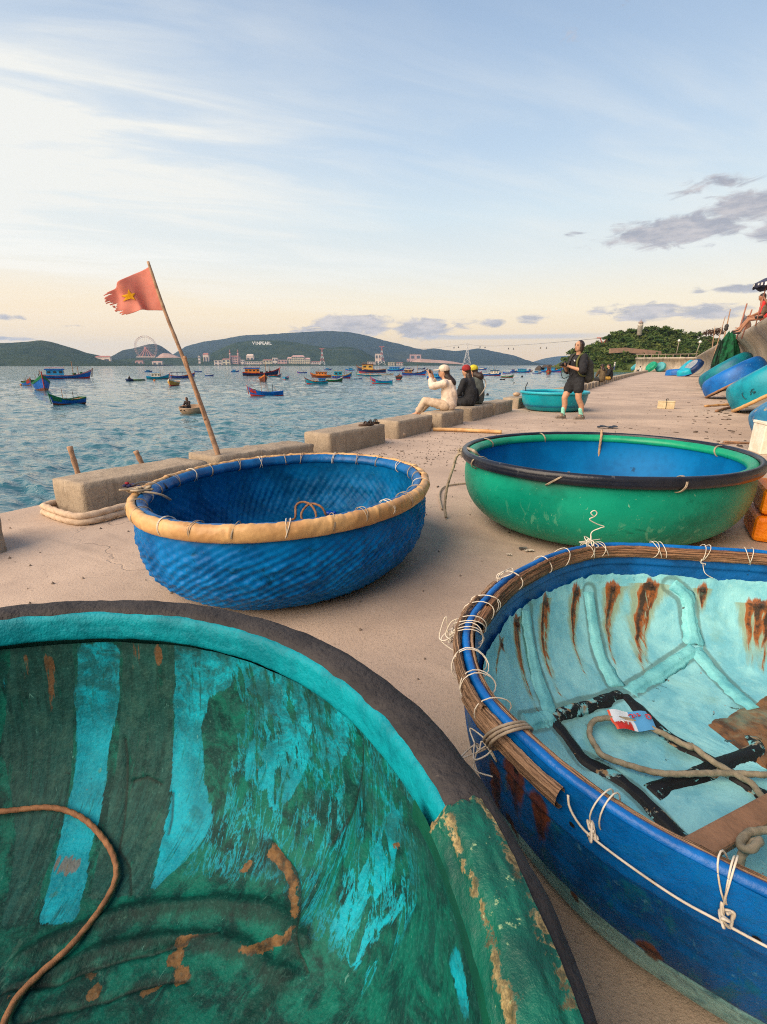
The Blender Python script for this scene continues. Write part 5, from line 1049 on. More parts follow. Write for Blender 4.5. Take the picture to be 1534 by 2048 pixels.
p=np.array(at(1033,792,.30));mb=MB();mb.ball(p+np.array([0,0,.05]),(.11,.08,.055),12,8);tag(mb.build('float',plain('tan_float',(.5,.36,.24),(.36,.24,.16),14,.7),None,True),'tan net float resting on the block beside the turquoise boat','float')
p=np.array(at(1499,1084));t=thing('orange_bale','orange wrapped bale cut by the right edge behind the green boat','bale',p,-.5)
mo=plain('orange_tarp',C(244,140,10),C(222,108,2),7,.45,.6,.012,C(120,60,10),.0)
for k in range(2):
    mb=MB();mb.box((.30,.22,.09+k*.185),(.58-.02*k,.42,.175));mb.build('float_block',mo,t,False,None,.03)
for xx in (.12,.42):
    mb=MB();mb.tube([(xx,-.002,.0),(xx,.0,.36),(xx,.2,.372),(xx,.43,.36)],.006,6);mb.build('strap',plain('orange_strap',C(150,70,2)),t,True)
# ---------------------------------------------------------------- other basket boats
def col2(a,b): return a,b
def turned_boat(lb,foot,R,h,tilt,head,hullm,rimm,rim_r=.03,group='basket boats leaning on the wave wall',bottom=None,seed=0,extra=None,squash=1.0):
    """boat turned over and leaning: foot = lowest rim point, head = level direction in which it leans"""
    t=thing('basket_boat',lb,'basket boat',foot,0,group);hd=np.asarray(head,float);hd/=np.linalg.norm(hd);ct,st=math.cos(tilt),math.sin(tilt)
    ex=hd*ct+np.array([0,0,st]);ez=-hd*st+np.array([0,0,ct]);ey=np.cross(ez,ex);M_=np.stack([ex,ey,ez],1)
    B=Boat((0,0),lambda ph:R*(1+.02*np.sin(2*ph+seed)))
    def place(P): return (P+np.array([R,0,.0]))@M_.T+np.array([0,0,.02])
    n=90
    pr=[(1,-.01,.0),(1,-.01,h*.2),(.985,-.01,h*.5),(.94,-.01,h*.75),(.84,0,h*.93),(.66,0,h),(.3,0,h*1.02),(0,0,h*1.02)]
    P,PH,T=B.surf(pr,n,44,disp=lump(.012,5,seed));grid('hull',place(P),hullm,t,{'prof':T})
    P,PH,T=B.surf([(1,-.05,.0),(.98,-.06,h*.5),(.8,-.05,h*.88),(0,0,h*.94)],n,20);grid('lining',place(P),hullm,t,{'prof':T},flip=True)
    pts=place(B.pt(np.linspace(0,2*PI,72,endpoint=False),1,-.02,0.0));mb=MB();mb.tube(pts,[rim_r*(1+.08*math.sin(i*2.4)) for i in range(72)],8,True);mb.build('rim',rimm,t,True)
    if bottom:
        P,PH,T=B.surf([(.70,0,h+.004),(.3,0,h*1.02+.005),(0,0,h*1.02+.005)],60,8);grid('bottom',place(P),bottom,t)
    if extra: extra(t,place,B,h)
    return t
def hullm(name,a,b,c=None,amt=.05): return plain(name,a,b,2.6,.45,.3,.01,c or C(150,190,190),amt,6,(1,1,1))
HT=hullm('hull_turquoise',C(0,146,168),C(0,118,142),C(120,170,160),.02);HB1=hullm('hull_blue',C(0,104,186),C(0,82,154),C(90,160,190),.06);HTE=hullm('hull_tealblue',C(0,120,132),C(0,88,120),C(0,70,120),.09);HMO=hullm('hull_mottled',C(40,128,170),C(8,88,140),C(160,150,120),.09)
HCY=hullm('hull_cyan',C(0,168,190),C(0,140,168));HDB=hullm('hull_navy',C(10,50,100),C(6,36,76));HGN=hullm('hull_green',C(20,150,110),C(8,120,90));HLT=hullm('hull_pale',C(70,160,166),C(40,130,140))
MPALE=hullm('bottom_pale',C(150,156,160),C(120,128,136))
def letters(t,place,B,h):
    mk=plain('mark_dark',(.02,.05,.07))
    def sp(ph,z): return place(B.pt(np.array(ph),1.0,.004,z))
    for st_ in ([(4.10,.30),(4.06,.29),(4.05,.22),(4.06,.15),(4.09,.14)],[(4.34,.27),(4.28,.27),(4.28,.22),(4.34,.20),(4.28,.17)],[(4.24,.26),(4.24,.20),(4.21,.18)]):
        mb=MB();mb.tube(resample(catmull([sp(*q) for q in st_],20),16),.008,5);mb.build('painted_mark',mk,t,True)
turned_boat('turquoise basket boat with bamboo rim and painted marks, leaning nearest on the wall',at(1466,823),.98,.62,math.radians(35),NN*.98-UU*.12,HT,M_BAMBOO,.045,seed=1,extra=letters)
turned_boat('bright blue basket boat with brown rim, leaning second from the front',at(1412,796),.95,.54,math.radians(33),NN*.98-UU*.15,HB1,M_WOOD,.04,seed=2)
turned_boat('teal basket boat with blue patches leaning behind the bright blue one',at(1404,780),1.12,.62,math.radians(35),NN*.98-UU*.15,HTE,HTE,.035,seed=3)
turned_boat('mottled blue and tan basket boat at the right edge behind the white foam box',at(1519,897),.66,.5,math.radians(38),NN*.99-UU*.1,HMO,HMO,.035,seed=4)
turned_boat('navy basket boat with pale flat bottom leaning far along the wall',at(1371,753),1.02,.5,math.radians(48),NN*.9+UU*.5,HDB,HDB,.04,bottom=MPALE,seed=5)
turned_boat('bright cyan basket boat leaning behind the navy one',at(1360,749),1.0,.55,math.radians(48),NN*.97+UU*.2,HCY,HCY,.04,seed=6)
turned_boat('dark blue basket boat lying turned over, left of the navy one',at(1330,751),1.1,.6,math.radians(4),NN,HB1,HB1,.04,seed=7)
turned_boat('sky blue basket boat squeezed between the navy and the turned-over boats',at(1357,753),.85,.5,math.radians(20),NN*.8+UU*.6,HCY,HB1,.04,seed=8)
turned_boat('pale teal basket boat tilted up to show its round bottom',at(1318,744),.82,.42,math.radians(66),NN*.35+UU*.94,HLT,HGN,.05,seed=9)
turned_boat('emerald basket boat tilted beside the pale teal one',at(1296,744),.95,.5,math.radians(52),NN*.75+UU*.66,HGN,HGN,.05,seed=10)
turned_boat('deep blue basket boat with teal streak left of the emerald one',at(1286,742),.95,.5,math.radians(55),NN*.8+UU*.6,HB1,HDB,.05,seed=11)
turned_boat('small light blue basket boat farthest along, near the end wall',at(1263,741),1.0,.5,math.radians(40),NN*.9+UU*.4,HLT,HB1,.05,seed=12)
turned_boat('teal basket boat farthest but one, beside the sitting figure',at(1273,742),.8,.42,math.radians(45),NN*.9+UU*.4,HTE,HCY,.05,seed=13)
p=np.array(at(1517,909));t=thing('foam_crate','white foam crate with yellowed edge at the right side of the quay','crate',p,-.25)
mb=MB();mb.box((.24,.17,.19),(.46,.34,.38));mb.build('crate',plain('white_foam',(.78,.74,.64),(.66,.60,.48),8,.7),t,False,None,.012)
mb=MB();mb.box((.24,.17,.40),(.48,.36,.04));mb.build('lid',plain('white_foam',(.78,.74,.64)),t,False,None,.01)
# upright turquoise boat behind the standing woman
c=np.array(at(1105,824));dr=c/np.linalg.norm(c[:2]);c=c+dr*np.array([.56,.56,0]);CY=Boat(c[:2],lambda ph:.84+0*ph)
t=thing('basket_boat','clean turquoise basket boat standing behind the woman with the camera','basket boat',CY.c)
MCY=plain('clean_turquoise',C(0,152,168),C(0,132,150),1.6,.35,.08,.004,C(40,176,186),.03)
P,PH,T=CY.surf([(1,-.03,.44),(1,-.03,.38),(.98,-.03,.28),(.94,-.03,.17),(.86,-.03,.07),(.74,-.02,.012),(.4,0,.004)],160,40);grid('hull',P,MCY,t,flip=True)
P,PH,T=CY.surf([(1,-.05,.45),(.97,-.05,.28),(.85,-.04,.08),(0,0,.05)],120,24);grid('lining',P,plain('turquoise_inside',C(0,120,150),C(0,100,130),3,.4),t)
mb=MB();mb.tube(np.array([CY.pt(np.array(a),1,-.02,.455) for a in np.linspace(0,2*PI,90,endpoint=False)]),.036,10,True);mb.build('rim',plain('turquoise_rim',C(40,172,188),C(10,150,170),4,.35),t,True)
mb=MB();a=CY.c+CY.pt(np.array(2.5),.9,0,.44);mb.tube([a-CY.c,a-CY.c+np.array([-.02,0,.12]),a-CY.c+np.array([.03,0,.24])],.012,6);mb.build('oar_loop',plain('dark_cord',(.03,.028,.026)),t,True)
# ---------------------------------------------------------------- on the wave wall
mb=MB()
t=thing('net_bundle','dark green net draped over the wave wall above the leaning boats','net',Q(float(lip_l(29)),29,2.45))
PHn,Tn=np.meshgrid(np.linspace(0,2*PI,72),np.linspace(0,1,30),indexing='ij')
rr_=(.10+.34*np.clip(Tn*1.6,0,1)**.7*(1-.35*np.clip((Tn-.75)*4,0,1)))*(1+.20*np.sin(PHn*7+Tn*3)+.10*np.sin(PHn*13-Tn*4))
def netP(k,dz): return UU*(rr_*np.cos(PHn)*k*1.15)[...,None]+NN*(rr_*np.sin(PHn)*k-.22)[...,None]+np.array([0,0,1])*(.16-1.75*Tn+dz+.05*np.sin(PHn*5))[...,None]
grid('net_cloth',netP(1,0),plain('green_net',C(10,92,54),C(4,56,36),6,.85,.9,.02),t)
P2=netP(.5,-.35)-NN*.30-UU*.1;grid('net_fold',P2,plain('green_net_dark',C(8,44,30),C(4,26,20),6,.9),t)
mb=MB();mb.tube([NN*-.2+np.array([0,0,.12]),NN*.1+np.array([0,0,.15]),NN*.5+np.array([0,0,.12])],.05,7);mb.build('tie_rope',M_WOOD,t,True)
def pole3(x0,y0,x1,y1,dep,r,lb,mt=M_WOODL,low=1.0,fit=None):
    a,b=far(x0,y0,dep),far(x1,y1,dep);d=b-a;a2=a-d/np.linalg.norm(d)*low;t=thing('pole',lb,'pole',a2)
    mb=MB();mb.tube(resample(np.array([a2,a,b]),16)-a2,[r*(1-.4*i/15) for i in range(16)],7);mb.build('shaft',mt,t,True)
    if fit:
        for f in fit: mb=MB();mb.ball(a+d*f-a2,(r*2.6,r*2.2,r*3.2),8,6);mb.build('fitting',plain('dark_cord',(.03,.028,.026)),t,True)
pole3(1449,672,1461,618,30,.045,'tallest slender pole above the wave wall, with dark fittings',fit=(.28,.36))
pole3(1434,690,1450.5,633,34,.035,'slender pole leaning beside the tallest pole')
pole3(1427,676,1430,653,44,.04,'short far pole left of the tallest poles')
t=thing('sling_chair','grey cloth sling hung between two slanting poles on the wave wall','chair',far(1484,664,17.5));o0=far(1484,664,17.5)
for (x0,y0),(x1,y1) in (((1477,664),(1494,607)),((1487,666),(1504,619))):
    mb=MB();a,b=far(x0,y0,17.5)-o0,far(x1,y1,17.5)-o0;mb.tube([a-(b-a)*.25,a,b],.022,7);mb.build('post',plain('post_red',(.34,.15,.10),(.25,.1,.07)),t,True)
tl,tr_,bl,br=[far(x,y,17.52)-o0 for x,y in ((1489,628),(1502,627),(1480,662),(1488,664))]
uu,vv=np.meshgrid(np.linspace(0,1,14),np.linspace(0,1,20),indexing='ij');P=((tl*(1-uu[...,None])+tr_*uu[...,None])*(1-vv[...,None])+(bl*(1-uu[...,None])+br*uu[...,None])*vv[...,None]);P[...,2]-=.09*np.sin(uu*PI)*(1-vv);P[...,1]+=.10*np.sin(uu*PI)*np.sin(vv*PI)
grid('sling',P,plain('grey_cloth',(.42,.42,.44),(.35,.35,.37),5,.8),t)
t=thing('parasol','navy parasol with white printed edge on a thin pole, right edge','parasol',far(1520,618,15.0));o0=far(1520,618,15.0)
a,b=np.zeros(3),far(1536,560,15.0)-o0;mb=MB();mb.tube([a-(b-a)*.6,a,b],.016,7);mb.build('pole',plain('post_red',(.34,.15,.10)),t,True)
ax=(b-a)/np.linalg.norm(b-a);Fm=frame(ax,(1,0,0));tipc=far(1548,567,15.0)-o0
rings=[[tipc+Fm@np.array([r*math.cos(k*PI/4+.2),r*math.sin(k*PI/4+.2),z]) for k in range(8)] for r,z in ((.02,.22),(.25,.14),(.47,.0),(.47,-.012),(.25,.125),(.02,.2))]
mb=MB();mb.loft(rings);mb.build('canopy',plain('navy_cloth',(.03,.035,.075),(.05,.055,.10),6,.7),t)
rings=[[tipc+Fm@np.array([r*math.cos(k*PI/16+.2)*(1-.03*abs(math.sin(k*PI/4))),r*math.sin(k*PI/16+.2)*(1-.03*abs(math.sin(k*PI/4))),z+(.03*math.sin(k*PI/2) if z<-.05 else 0)]) for k in range(32)] for r,z in ((.472,-.002),(.475,-.13),(.470,-.13),(.467,-.002))]
mb=MB();mb.loft(rings,cap=False);mb.build('valance',plain('navy_cloth',(.03,.035,.075)),t,True)
mw2=plain('white_print',(.72,.72,.72))
for k in range(30):
    a_=k*PI*2/30+.13
    if k%5==4: continue
    c_=Fm@np.array([.478*math.cos(a_),.478*math.sin(a_),-.06]);mb=MB();mb.box(tipc+c_,(.045,.006,.05+.02*((k*7)%3)),Fm@rotz(a_+PI/2));mb.build('printed_letter',mw2,t)
def lamp_post(x,y0,y1,lean,dep,lb):
    p=far(x,y1,dep);q=far(x+lean,y0,dep);t=thing('lamp_post',lb,'lamp post',p);v=q-p;mb=MB();mb.tube([np.zeros(3),v*.55,v],[.07,.055,.045],8);mb.build('post',plain('post_pale',(.36,.30,.22)),t,True)
    mb=MB();mb.ball(v+np.array([0,0,.16]),.22,12,8);mb.build('globe',plain('globe_white',(.78,.76,.70),rough=.3),t,True)
    mb=MB();mb.tube([v*.93,v*.93+np.array([-.45,0,.22]),v*.93+np.array([.45,0,.22])],.03,6);mb.build('bracket',plain('post_pale',(.36,.30,.22)),t,True)
lamp_post(1353,683,707,5,92,'globe lamp post over the end of the wave wall, left one')
lamp_post(1393,686,706,7,80,'globe lamp post where the wave wall bends')

# ================= people
SKIN=plain('skin',(.52,.29,.18),(.46,.24,.145),14,.55,.05,spec=.35);SKIN2=plain('skin_tan',(.36,.17,.095),(.30,.14,.08),14,.5,.05,spec=.35)
HAIR=plain('hair_dark',(.020,.011,.008),(.036,.017,.011),50,.45,.6,.004,None,0,3,(1,1,.3))
def cloth(n,a,b=None,s=9): return plain(n,a,b,s,.85,.35,.012)
def flesh(name,caps,mat,parent,vox=.014,smooth=6,balls=()):
    """one continuous skin over tapered limbs"""
    mb=MB()
    for c in caps:
        p0,r0,p1,r1=[np.asarray(q,float) for q in c];d=p1-p0;L=np.linalg.norm(d)
        if L<1e-6: mb.ball(p0,float(r0),12,8);continue
        Fr=frame(d/L);ks=[]
        for a in np.linspace(-PI/2,0,4): ks.append((float(r0)*math.cos(a),float(r0)*math.sin(a)))
        for f in (.33,.66): ks.append((float(r0+(r1-r0)*f),L*f))
        for a in np.linspace(0,PI/2,4): ks.append((float(r1)*math.cos(a),L+float(r1)*math.sin(a)))
        mb.loft([[p0+Fr@np.array([max(r,1e-4)*math.cos(2*PI*k/12),max(r,1e-4)*math.sin(2*PI*k/12),z]) for k in range(12)] for r,z in ks])
    for b in balls: mb.ball(b[0],b[1],14,10,b[2] if len(b)>2 else None)
    me=mb.data('tmp');o=bpy.data.objects.new('tmp',me);COL.objects.link(o)
    r=o.modifiers.new('r','REMESH');r.mode='VOXEL';r.voxel_size=vox;r.use_smooth_shade=True
    s=o.modifiers.new('s','SMOOTH');s.iterations=smooth;s.factor=.5
    dg=bpy.context.evaluated_depsgraph_get();m2=bpy.data.meshes.new_from_object(o.evaluated_get(dg));bpy.data.objects.remove(o);bpy.data.meshes.remove(me)
    if name in ('shirt','top','trousers','shorts','backpack','net'):
        n=len(m2.vertices);co=np.empty(n*3);no=np.empty(n*3);m2.vertices.foreach_get('co',co);m2.vertices.foreach_get('normal',no);co=co.reshape(-1,3);no=no.reshape(-1,3)
        f=np.abs(fbm(co[:,0]*11+co[:,2]*5,co[:,1]*11-co[:,2]*4,co[:,2]*6,3)-.5)*2;m2.vertices.foreach_set('co',(co+no*((f-.25)*.030)[:,None]).reshape(-1))
    m2.materials.clear();m2.materials.append(mat);m2.polygons.foreach_set('use_smooth',[True]*len(m2.polygons));return link(name,m2,parent)
A=lambda *q:np.array(q,float)
def hand(w,dirn,side,curl=.5,s=1.0):
    """palm, four fingers and a thumb from a wrist; dirn = pointing way, side = thumb side"""
    d=dirn/np.linalg.norm(dirn);sd=side-d*np.dot(side,d);sd/=np.linalg.norm(sd);nn=np.cross(d,sd);out=[(w,.020*s,w+d*.075*s,.026*s)]
    for k,(o_,l) in enumerate(((.027,.068),(.009,.076),(-.010,.070),(-.027,.055))):
        b=w+d*.080*s+sd*o_*s;m_=b+(d*math.cos(curl)+nn*math.sin(curl))*l*.5*s;e=m_+(d*math.cos(curl*2)+nn*math.sin(curl*2))*l*.5*s
        out+=[(w+d*.04*s+sd*o_*.7*s,.012*s,b,.0095*s),(b,.0095*s,m_,.0085*s),(m_,.0085*s,e,.0075*s)]
    b=w+d*.02*s+sd*.022*s;m_=b+(sd*.7+d*.6)*.04*s;out+=[(b,.013*s,m_,.010*s),(m_,.010*s,m_+(sd*.25+d*.9+nn*.3)*.032*s,.008*s)];return out
def head_parts(t,c,f,mat,hair,s=1.0,body=None,up=A(0,0,1),long=0.0):
    """face with nose, mouth, eyes, ears on a skull at c looking along f: returns body balls/caps"""
    f=f/np.linalg.norm(f);r=np.cross(f,up);r/=np.linalg.norm(r);R_=np.stack([r,f,up],1)
    balls=[(c,A(.074,.092,.108)*s,R_),(c+f*.028*s-up*.055*s,A(.054,.058,.055)*s,R_),(c+f*.088*s-up*.012*s,A(.013,.018,.024)*s,R_),(c+f*.080*s-up*.052*s,A(.024,.014,.012)*s,R_)]
    for q in (-1,1): balls.append((c+r*q*.074*s-up*.005*s-f*.008*s,A(.012,.022,.030)*s,R_))
    for q in (-1,1):
        mb=MB();mb.ball(c+f*.083*s+r*q*.030*s+up*.012*s,A(.014,.008,.007)*s,8,6,R_);mb.build('eye',plain('eye_dark',(.03,.02,.016),rough=.2),t,True)
        mb=MB();mb.ball(c+f*.084*s+r*q*.031*s+up*.030*s,A(.019,.006,.004)*s,8,5,R_);mb.build('eyebrow',hair,t,True)
    mb=MB();mb.ball(c+f*.092*s-up*.050*s,A(.020,.006,.006)*s,8,5,R_);mb.build('mouth',plain('lip',(.36,.12,.09),rough=.5),t,True)
    return balls,R_
def person(name,label,loc,rz,group=None): return thing('person',label,'person',loc,rz,group)
# local frame of a figure: +y is the way it faces, +x its right hand, z up
# ---- standing woman with a camera
p=np.array(at(1143,838));fdir=A(-.93,-.30,0);rz=math.atan2(fdir[1],fdir[0])-PI/2
t=person('person','woman in black T-shirt and shorts, mint socks and backpack, holding a camera',p,rz)
hc=A(-.015,.03,1.49);balls,R_=head_parts(t,hc,A(-.25,1,.05),SKIN,HAIR)
hipR,hipL=A(.095,.0,.80),A(-.095,.0,.80);knR,knL=A(.115,.15,.445),A(-.12,-.02,.445);anR,anL=A(.12,.145,.09),A(-.13,-.14,.09)
shR,shL=A(.175,-.01,1.27),A(-.175,-.01,1.27);elR,elL=A(.235,.06,1.00),A(-.235,.06,1.01);wrR,wrL=A(.06,.27,1.08),A(-.06,.25,1.09)
caps=[(A(0,-.01,.84),.125,A(0,0,1.02),.115),(A(0,0,1.02),.115,A(0,-.01,1.20),.125),(A(-.12,-.01,1.24),.062,A(.12,-.01,1.24),.062),(A(0,-.005,1.26),.055,hc-A(0,.01,.06),.050),
(hipR,.098,knR,.062),(knR,.060,(knR+anR)/2+A(0,-.025,.03),.058),((knR+anR)/2+A(0,-.025,.03),.058,anR,.036),(hipL,.098,knL,.062),(knL,.060,(knL+anL)/2+A(0,-.03,.03),.058),((knL+anL)/2+A(0,-.03,.03),.058,anL,.036),
(anR,.036,anR+A(0,.10,-.055),.030),(anL,.036,anL+A(0,.10,-.055),.030),
(shR,.055,elR,.042),(elR,.042,wrR,.027),(shL,.055,elL,.042),(elL,.042,wrL,.027)]
caps+=hand(wrR,A(-.25,.9,.25),A(-.6,0,.8),.55)+hand(wrL,A(.25,.9,.25),A(.6,0,.8),-.55)
flesh('body',caps,SKIN,t,.0095,4,balls)
blk=cloth('black_cotton',(.012,.013,.017),(.020,.021,.026));shs=cloth('black_shorts',(.016,.017,.021),(.024,.026,.030))
flesh('shirt',[(A(0,-.012,.80),.158,A(0,-.005,1.02),.148),(A(0,-.005,1.02),.148,A(0,-.01,1.19),.152),(A(-.13,-.012,1.235),.078,A(.13,-.012,1.235),.078),(A(0,-.01,1.27),.070,A(0,-.006,1.325),.056),(shR,.082,shR+(elR-shR)*.95,.086),(shL,.082,shL+(elL-shL)*.95,.086)],blk,t,.014,5)
flesh('shorts',[(A(0,-.01,.86),.152,A(0,-.01,.78),.158),(hipR+A(.0,0,-.01),.122,hipR+(knR-hipR)*.50,.108),(hipL+A(0,0,-.01),.122,hipL+(knL-hipL)*.50,.108)],shs,t,.014,5)
mint=cloth('mint_sock',C(146,214,196),C(120,196,180),30)
for an,kn in ((anR,knR),(anL,knL)):
    u_=(kn-an)/np.linalg.norm(kn-an);flesh('sock',[(an-A(0,0,.03),.042,an+u_*.13,.047)],mint,t,.01,3)
    o=flesh('shoe',[(an+A(0,-.045,-.045),.042,an+A(0,.06,-.05),.044),(an+A(0,.06,-.05),.044,an+A(0,.155,-.060),.034),(an+A(0,-.03,-.03),.040,an+A(0,.02,.005),.044)],cloth('grey_shoe',(.24,.19,.15),(.12,.10,.085),22),t,.010,3)
    mb=MB();mb.loft([[(an[0]+a*(.046-.010*abs(b)),an[1]+.055+b*.145,z) for a,b in [(math.cos(q),math.sin(q)) for q in np.linspace(0,2*PI,18,endpoint=False)]] for z in (.0,.022)]);mb.build('sole',plain('sole_pale',(.34,.30,.26)),o)
flesh('hair',[(hc+A(0,-.05,.03),.075,hc+A(0,-.055,-.08),.055),(hc+A(.06,.01,.04),.04,hc+A(.075,.02,-.10),.016),(hc+A(-.055,-.01,.04),.045,hc+A(-.080,.0,-.09),.020)],HAIR,t,.010,4,[(hc+A(0.0,-.034,.034),A(.083,.088,.090),R_)])
bp=cloth('backpack_grey',(.050,.050,.044),(.035,.035,.032));ol=cloth('olive_cloth',(.12,.125,.040),(.085,.09,.03))
o=flesh('backpack',[(A(-.06,-.24,.86),.115,A(-.06,-.23,1.14),.095),(A(.06,-.24,.86),.115,A(.06,-.23,1.14),.095),(A(0,-.21,1.20),.10,A(0,-.22,1.18),.10)],bp,t,.016,6)
flesh('pocket',[(A(-.055,-.335,.84),.070,A(-.05,-.325,1.0),.055),(A(.055,-.335,.84),.070,A(.05,-.325,1.0),.055)],ol,o,.015,5)
for sx in (-1,1):
    mb=MB();mb.tube(resample(catmull([A(sx*.10,-.15,.90),A(sx*.16,.02,.92),A(sx*.145,.115,1.05),A(sx*.12,.115,1.20),A(sx*.115,.02,1.335),A(sx*.10,-.13,1.29),A(sx*.08,-.2,1.22)],30),30),.021,8);mb.build('shoulder_strap',ol if sx<0 else bp,o,True)
cb=plain('camera_black',(.015,.015,.016),(.025,.025,.026),30,.35);co=A(0,.335,1.13)
t2=thing('camera','black camera held in both hands by the standing woman','camera',tuple(p+rotz(rz)@co),rz)
mb=MB();mb.box((0,0,0),(.135,.06,.085));mb.build('camera_body',cb,t2,False,None,.008)
mb=MB();lathe(mb,[(.034,0),(.036,.02),(.034,.05),(.038,.06),(.038,.075),(.03,.076)],16);L=mb.build('lens',cb,t2,True);L.rotation_euler=(-PI/2,0,0);L.location=(-.01,.03,0)
mb=MB();mb.box((-.005,-.005,.055),(.05,.045,.03),None,.7);mb.build('viewfinder',cb,t2,False,None,.004)
mb=MB();mb.tube(resample(catmull([(-.068,0,.03),(-.10,-.08,.08),(-.11,-.16,.05),(-.08,-.22,-.12),(.02,-.05,-.28),(.05,.02,-.16),(.068,0,.02)],40),36),.008,5);mb.build('strap',cb,t2,True)
mb=MB();mb.box((-.075,.148,1.20),(.035,.006,.028));mb.box((-.06,.148,1.22),(.02,.006,.012));mb.build('shirt_print',plain('white_print',(.72,.72,.72)),t)
# ---- seated figures on the blocks
def sitter(label,loc,rz,top,trou,hairlen,cap,topc,arms,legs,skin=SKIN,bag=None,headturn=0.0,slump=.06,width=.17,s=1.0,group=None,slv=.62):
    """loc: on the seat under the hips; faces +y; legs go over the edge"""
    t=person('person',label,loc,rz,group);hip=A(0,0,.09*s);nk=A(0,slump*s,.56*s);hc=nk+A(0,.035,.145)*s
    f=A(math.sin(headturn),math.cos(headturn),.03);balls,R_=head_parts(t,hc,f,skin,HAIR,s)
    caps=[(hip,.125*s,A(0,-.02,.30)*s,.115*s),(A(0,-.02,.30)*s,.115*s,A(0,.02,.46)*s,.11*s),(A(-width+.04,slump*.8,.50)*s,.055*s,A(width-.04,slump*.8,.50)*s,.055*s),(nk-A(0,0,.04),.050*s,hc-A(0,.01,.05)*s,.048*s)]
    tops=[(hip+A(0,-.01,.02),.165*s,A(0,-.03,.30)*s,.150*s),(A(0,-.03,.30)*s,.150*s,A(0,.015,.46)*s,.140*s),(A(-width+.03,slump*.7,.50)*s,.078*s,A(width-.03,slump*.7,.50)*s,.078*s)]
    for sx,(el,wr) in arms.items():
        sh=A(sx*width,slump*.7,.50)*s;el=A(*el)*s;wr=A(*wr)*s
        caps+=[(sh,.050*s,el,.040*s),(el,.040*s,wr,.027*s)];caps+=hand(wr,(wr-el)*.4+A(0,.03,.06),A(-sx,0,.4),.5*-sx,s)
        tops+=[(sh,.076*s,el,.064*s),(el,.064*s,el+(wr-el)*slv,.052*s)]
    tr=[(hip+A(0,0,-.0),.150*s,hip+A(0,.05,0)*s,.145*s)]
    for sx,(kn,an) in legs.items():
        h0=A(sx*.09,.02,.085)*s;kn=A(*kn)*s;an=A(*an)*s;ft=an+A(*((kn-h0)*A(1,1,0)/max(1e-6,np.linalg.norm((kn-h0)*A(1,1,0)))*.15*s))+A(0,0,-.05)*s
        caps+=[(h0,.085*s,kn,.055*s),(kn,.055*s,an,.036*s),(an,.036*s,ft,.028*s)];tr+=[(h0,.105*s,kn,.080*s),(kn,.080*s,kn+(an-kn)*.72,.066*s)]
        flesh('shoe',[(an+A(0,0,-.045)*s,.040*s,ft+A(0,0,-.004),.034*s)],cloth('cream_shoe',(.62,.54,.42)) if topc=='cream' else cloth('dark_shoe',(.03,.03,.032)),t,.011,3)
    flesh('body',caps,skin,t,.012,4,balls);flesh('top',tops,top,t,.016,5)
    if trou: flesh('trousers',tr,trou,t,.016,5)
    hb=[(hc+A(0,-.022,.030)*s,A(.088,.098,.090)*s,R_)];hcps=[(hc+A(0,-.05,.0)*s,.07*s,hc+A(0,-.065,-.10)*s,.055*s)]
    if hairlen>0: hcps+=[(hc+A(0,-.07,-.08)*s,.072*s,hc+A(0,-.10-slump,-.10-hairlen)*s,.085*s)]
    flesh('hair',hcps,HAIR,t,.012,4,hb)
    if cap is not None:
        fn=f/np.linalg.norm(f);o=flesh('cap',[(hc+A(0,0,.075)*s,.05*s,hc+A(0,0,.085)*s,.05*s)],cap,t,.010,5,[(hc+A(0,-.012,.052)*s,A(.098,.110,.085)*s,R_)])
        mb=MB();ctr=hc+A(0,0,.035)*s+fn*.08*s;rt=np.cross(fn,A(0,0,1));n=16
        rg=[[ctr+fn*(.005+.115*math.sin(a)**.8*q)*s+rt*(.092*math.cos(a))*s+A(0,0,(.016-.02*q*math.sin(a)-.018*math.cos(a)**2)*s+dz) for a in np.linspace(0.02,PI-.02,n)] for q,dz in ((0,0),(.5,.002),(1,0),(1,-.007),(.5,-.006),(0,-.008))]
        mb.loft(rg,False,False);mb.build('cap_brim',cap,o,True)
    return t,hc
sea=-NN;rzs=math.atan2(sea[1],sea[0])-PI/2
cream=cloth('cream_shirt',(.74,.60,.48),(.64,.51,.40),7);creamt=cloth('cream_trousers',(.56,.43,.31),(.48,.36,.26),7)
p=Q(-3.98,8.72,.29)
t,hc=sitter('woman in cream shirt, trousers and cap sitting on a block photographing the sea',p,rzs+.25,cream,creamt,.10,cloth('cream_cap',(.68,.56,.44)),'cream',{1:((.20,.30,.42),(.11,.34,.64)),-1:((-.22,.28,.44),(-.05,.36,.64))},{1:((.12,.40,.13),(.10,.60,-.10)),-1:((-.14,.42,.17),(-.20,.58,-.08))},headturn=-.1,slump=.07)
ph=hc+A(.02,.27,.01);pw_=p+rotz(rzs+.25)@ph;t2=thing('phone','dark phone held up by the woman in cream','phone',tuple(pw_),rzs+.25)
mb=MB();mb.box((0,0,0),(.155,.010,.076));mb.build('phone_case',plain('phone_dark',(.02,.022,.028),rough=.25),t2,False,None,.004)
mb=MB();mb.box((0,-.0065,0),(.145,.002,.068));mb.build('screen',plain('screen_glass',(.03,.05,.07),rough=.08),t2)
p=Q(-4.05,9.92,.29)
sitter('woman in black top and dark red cap with long black hair, sitting on a block',p,rzs-.05,cloth('black_top',(.016,.017,.020),(.028,.029,.034),12),cloth('dark_trousers',(.025,.026,.03)),.30,cloth('red_cap',(.30,.022,.022)),'dark',{1:((.22,.12,.26),(.12,.34,.20)),-1:((-.22,.12,.26),(-.12,.34,.20))},{1:((.12,.42,.08),(.12,.46,-.30)),-1:((-.12,.42,.08),(-.12,.46,-.30))},headturn=.75,slump=.06,width=.19)
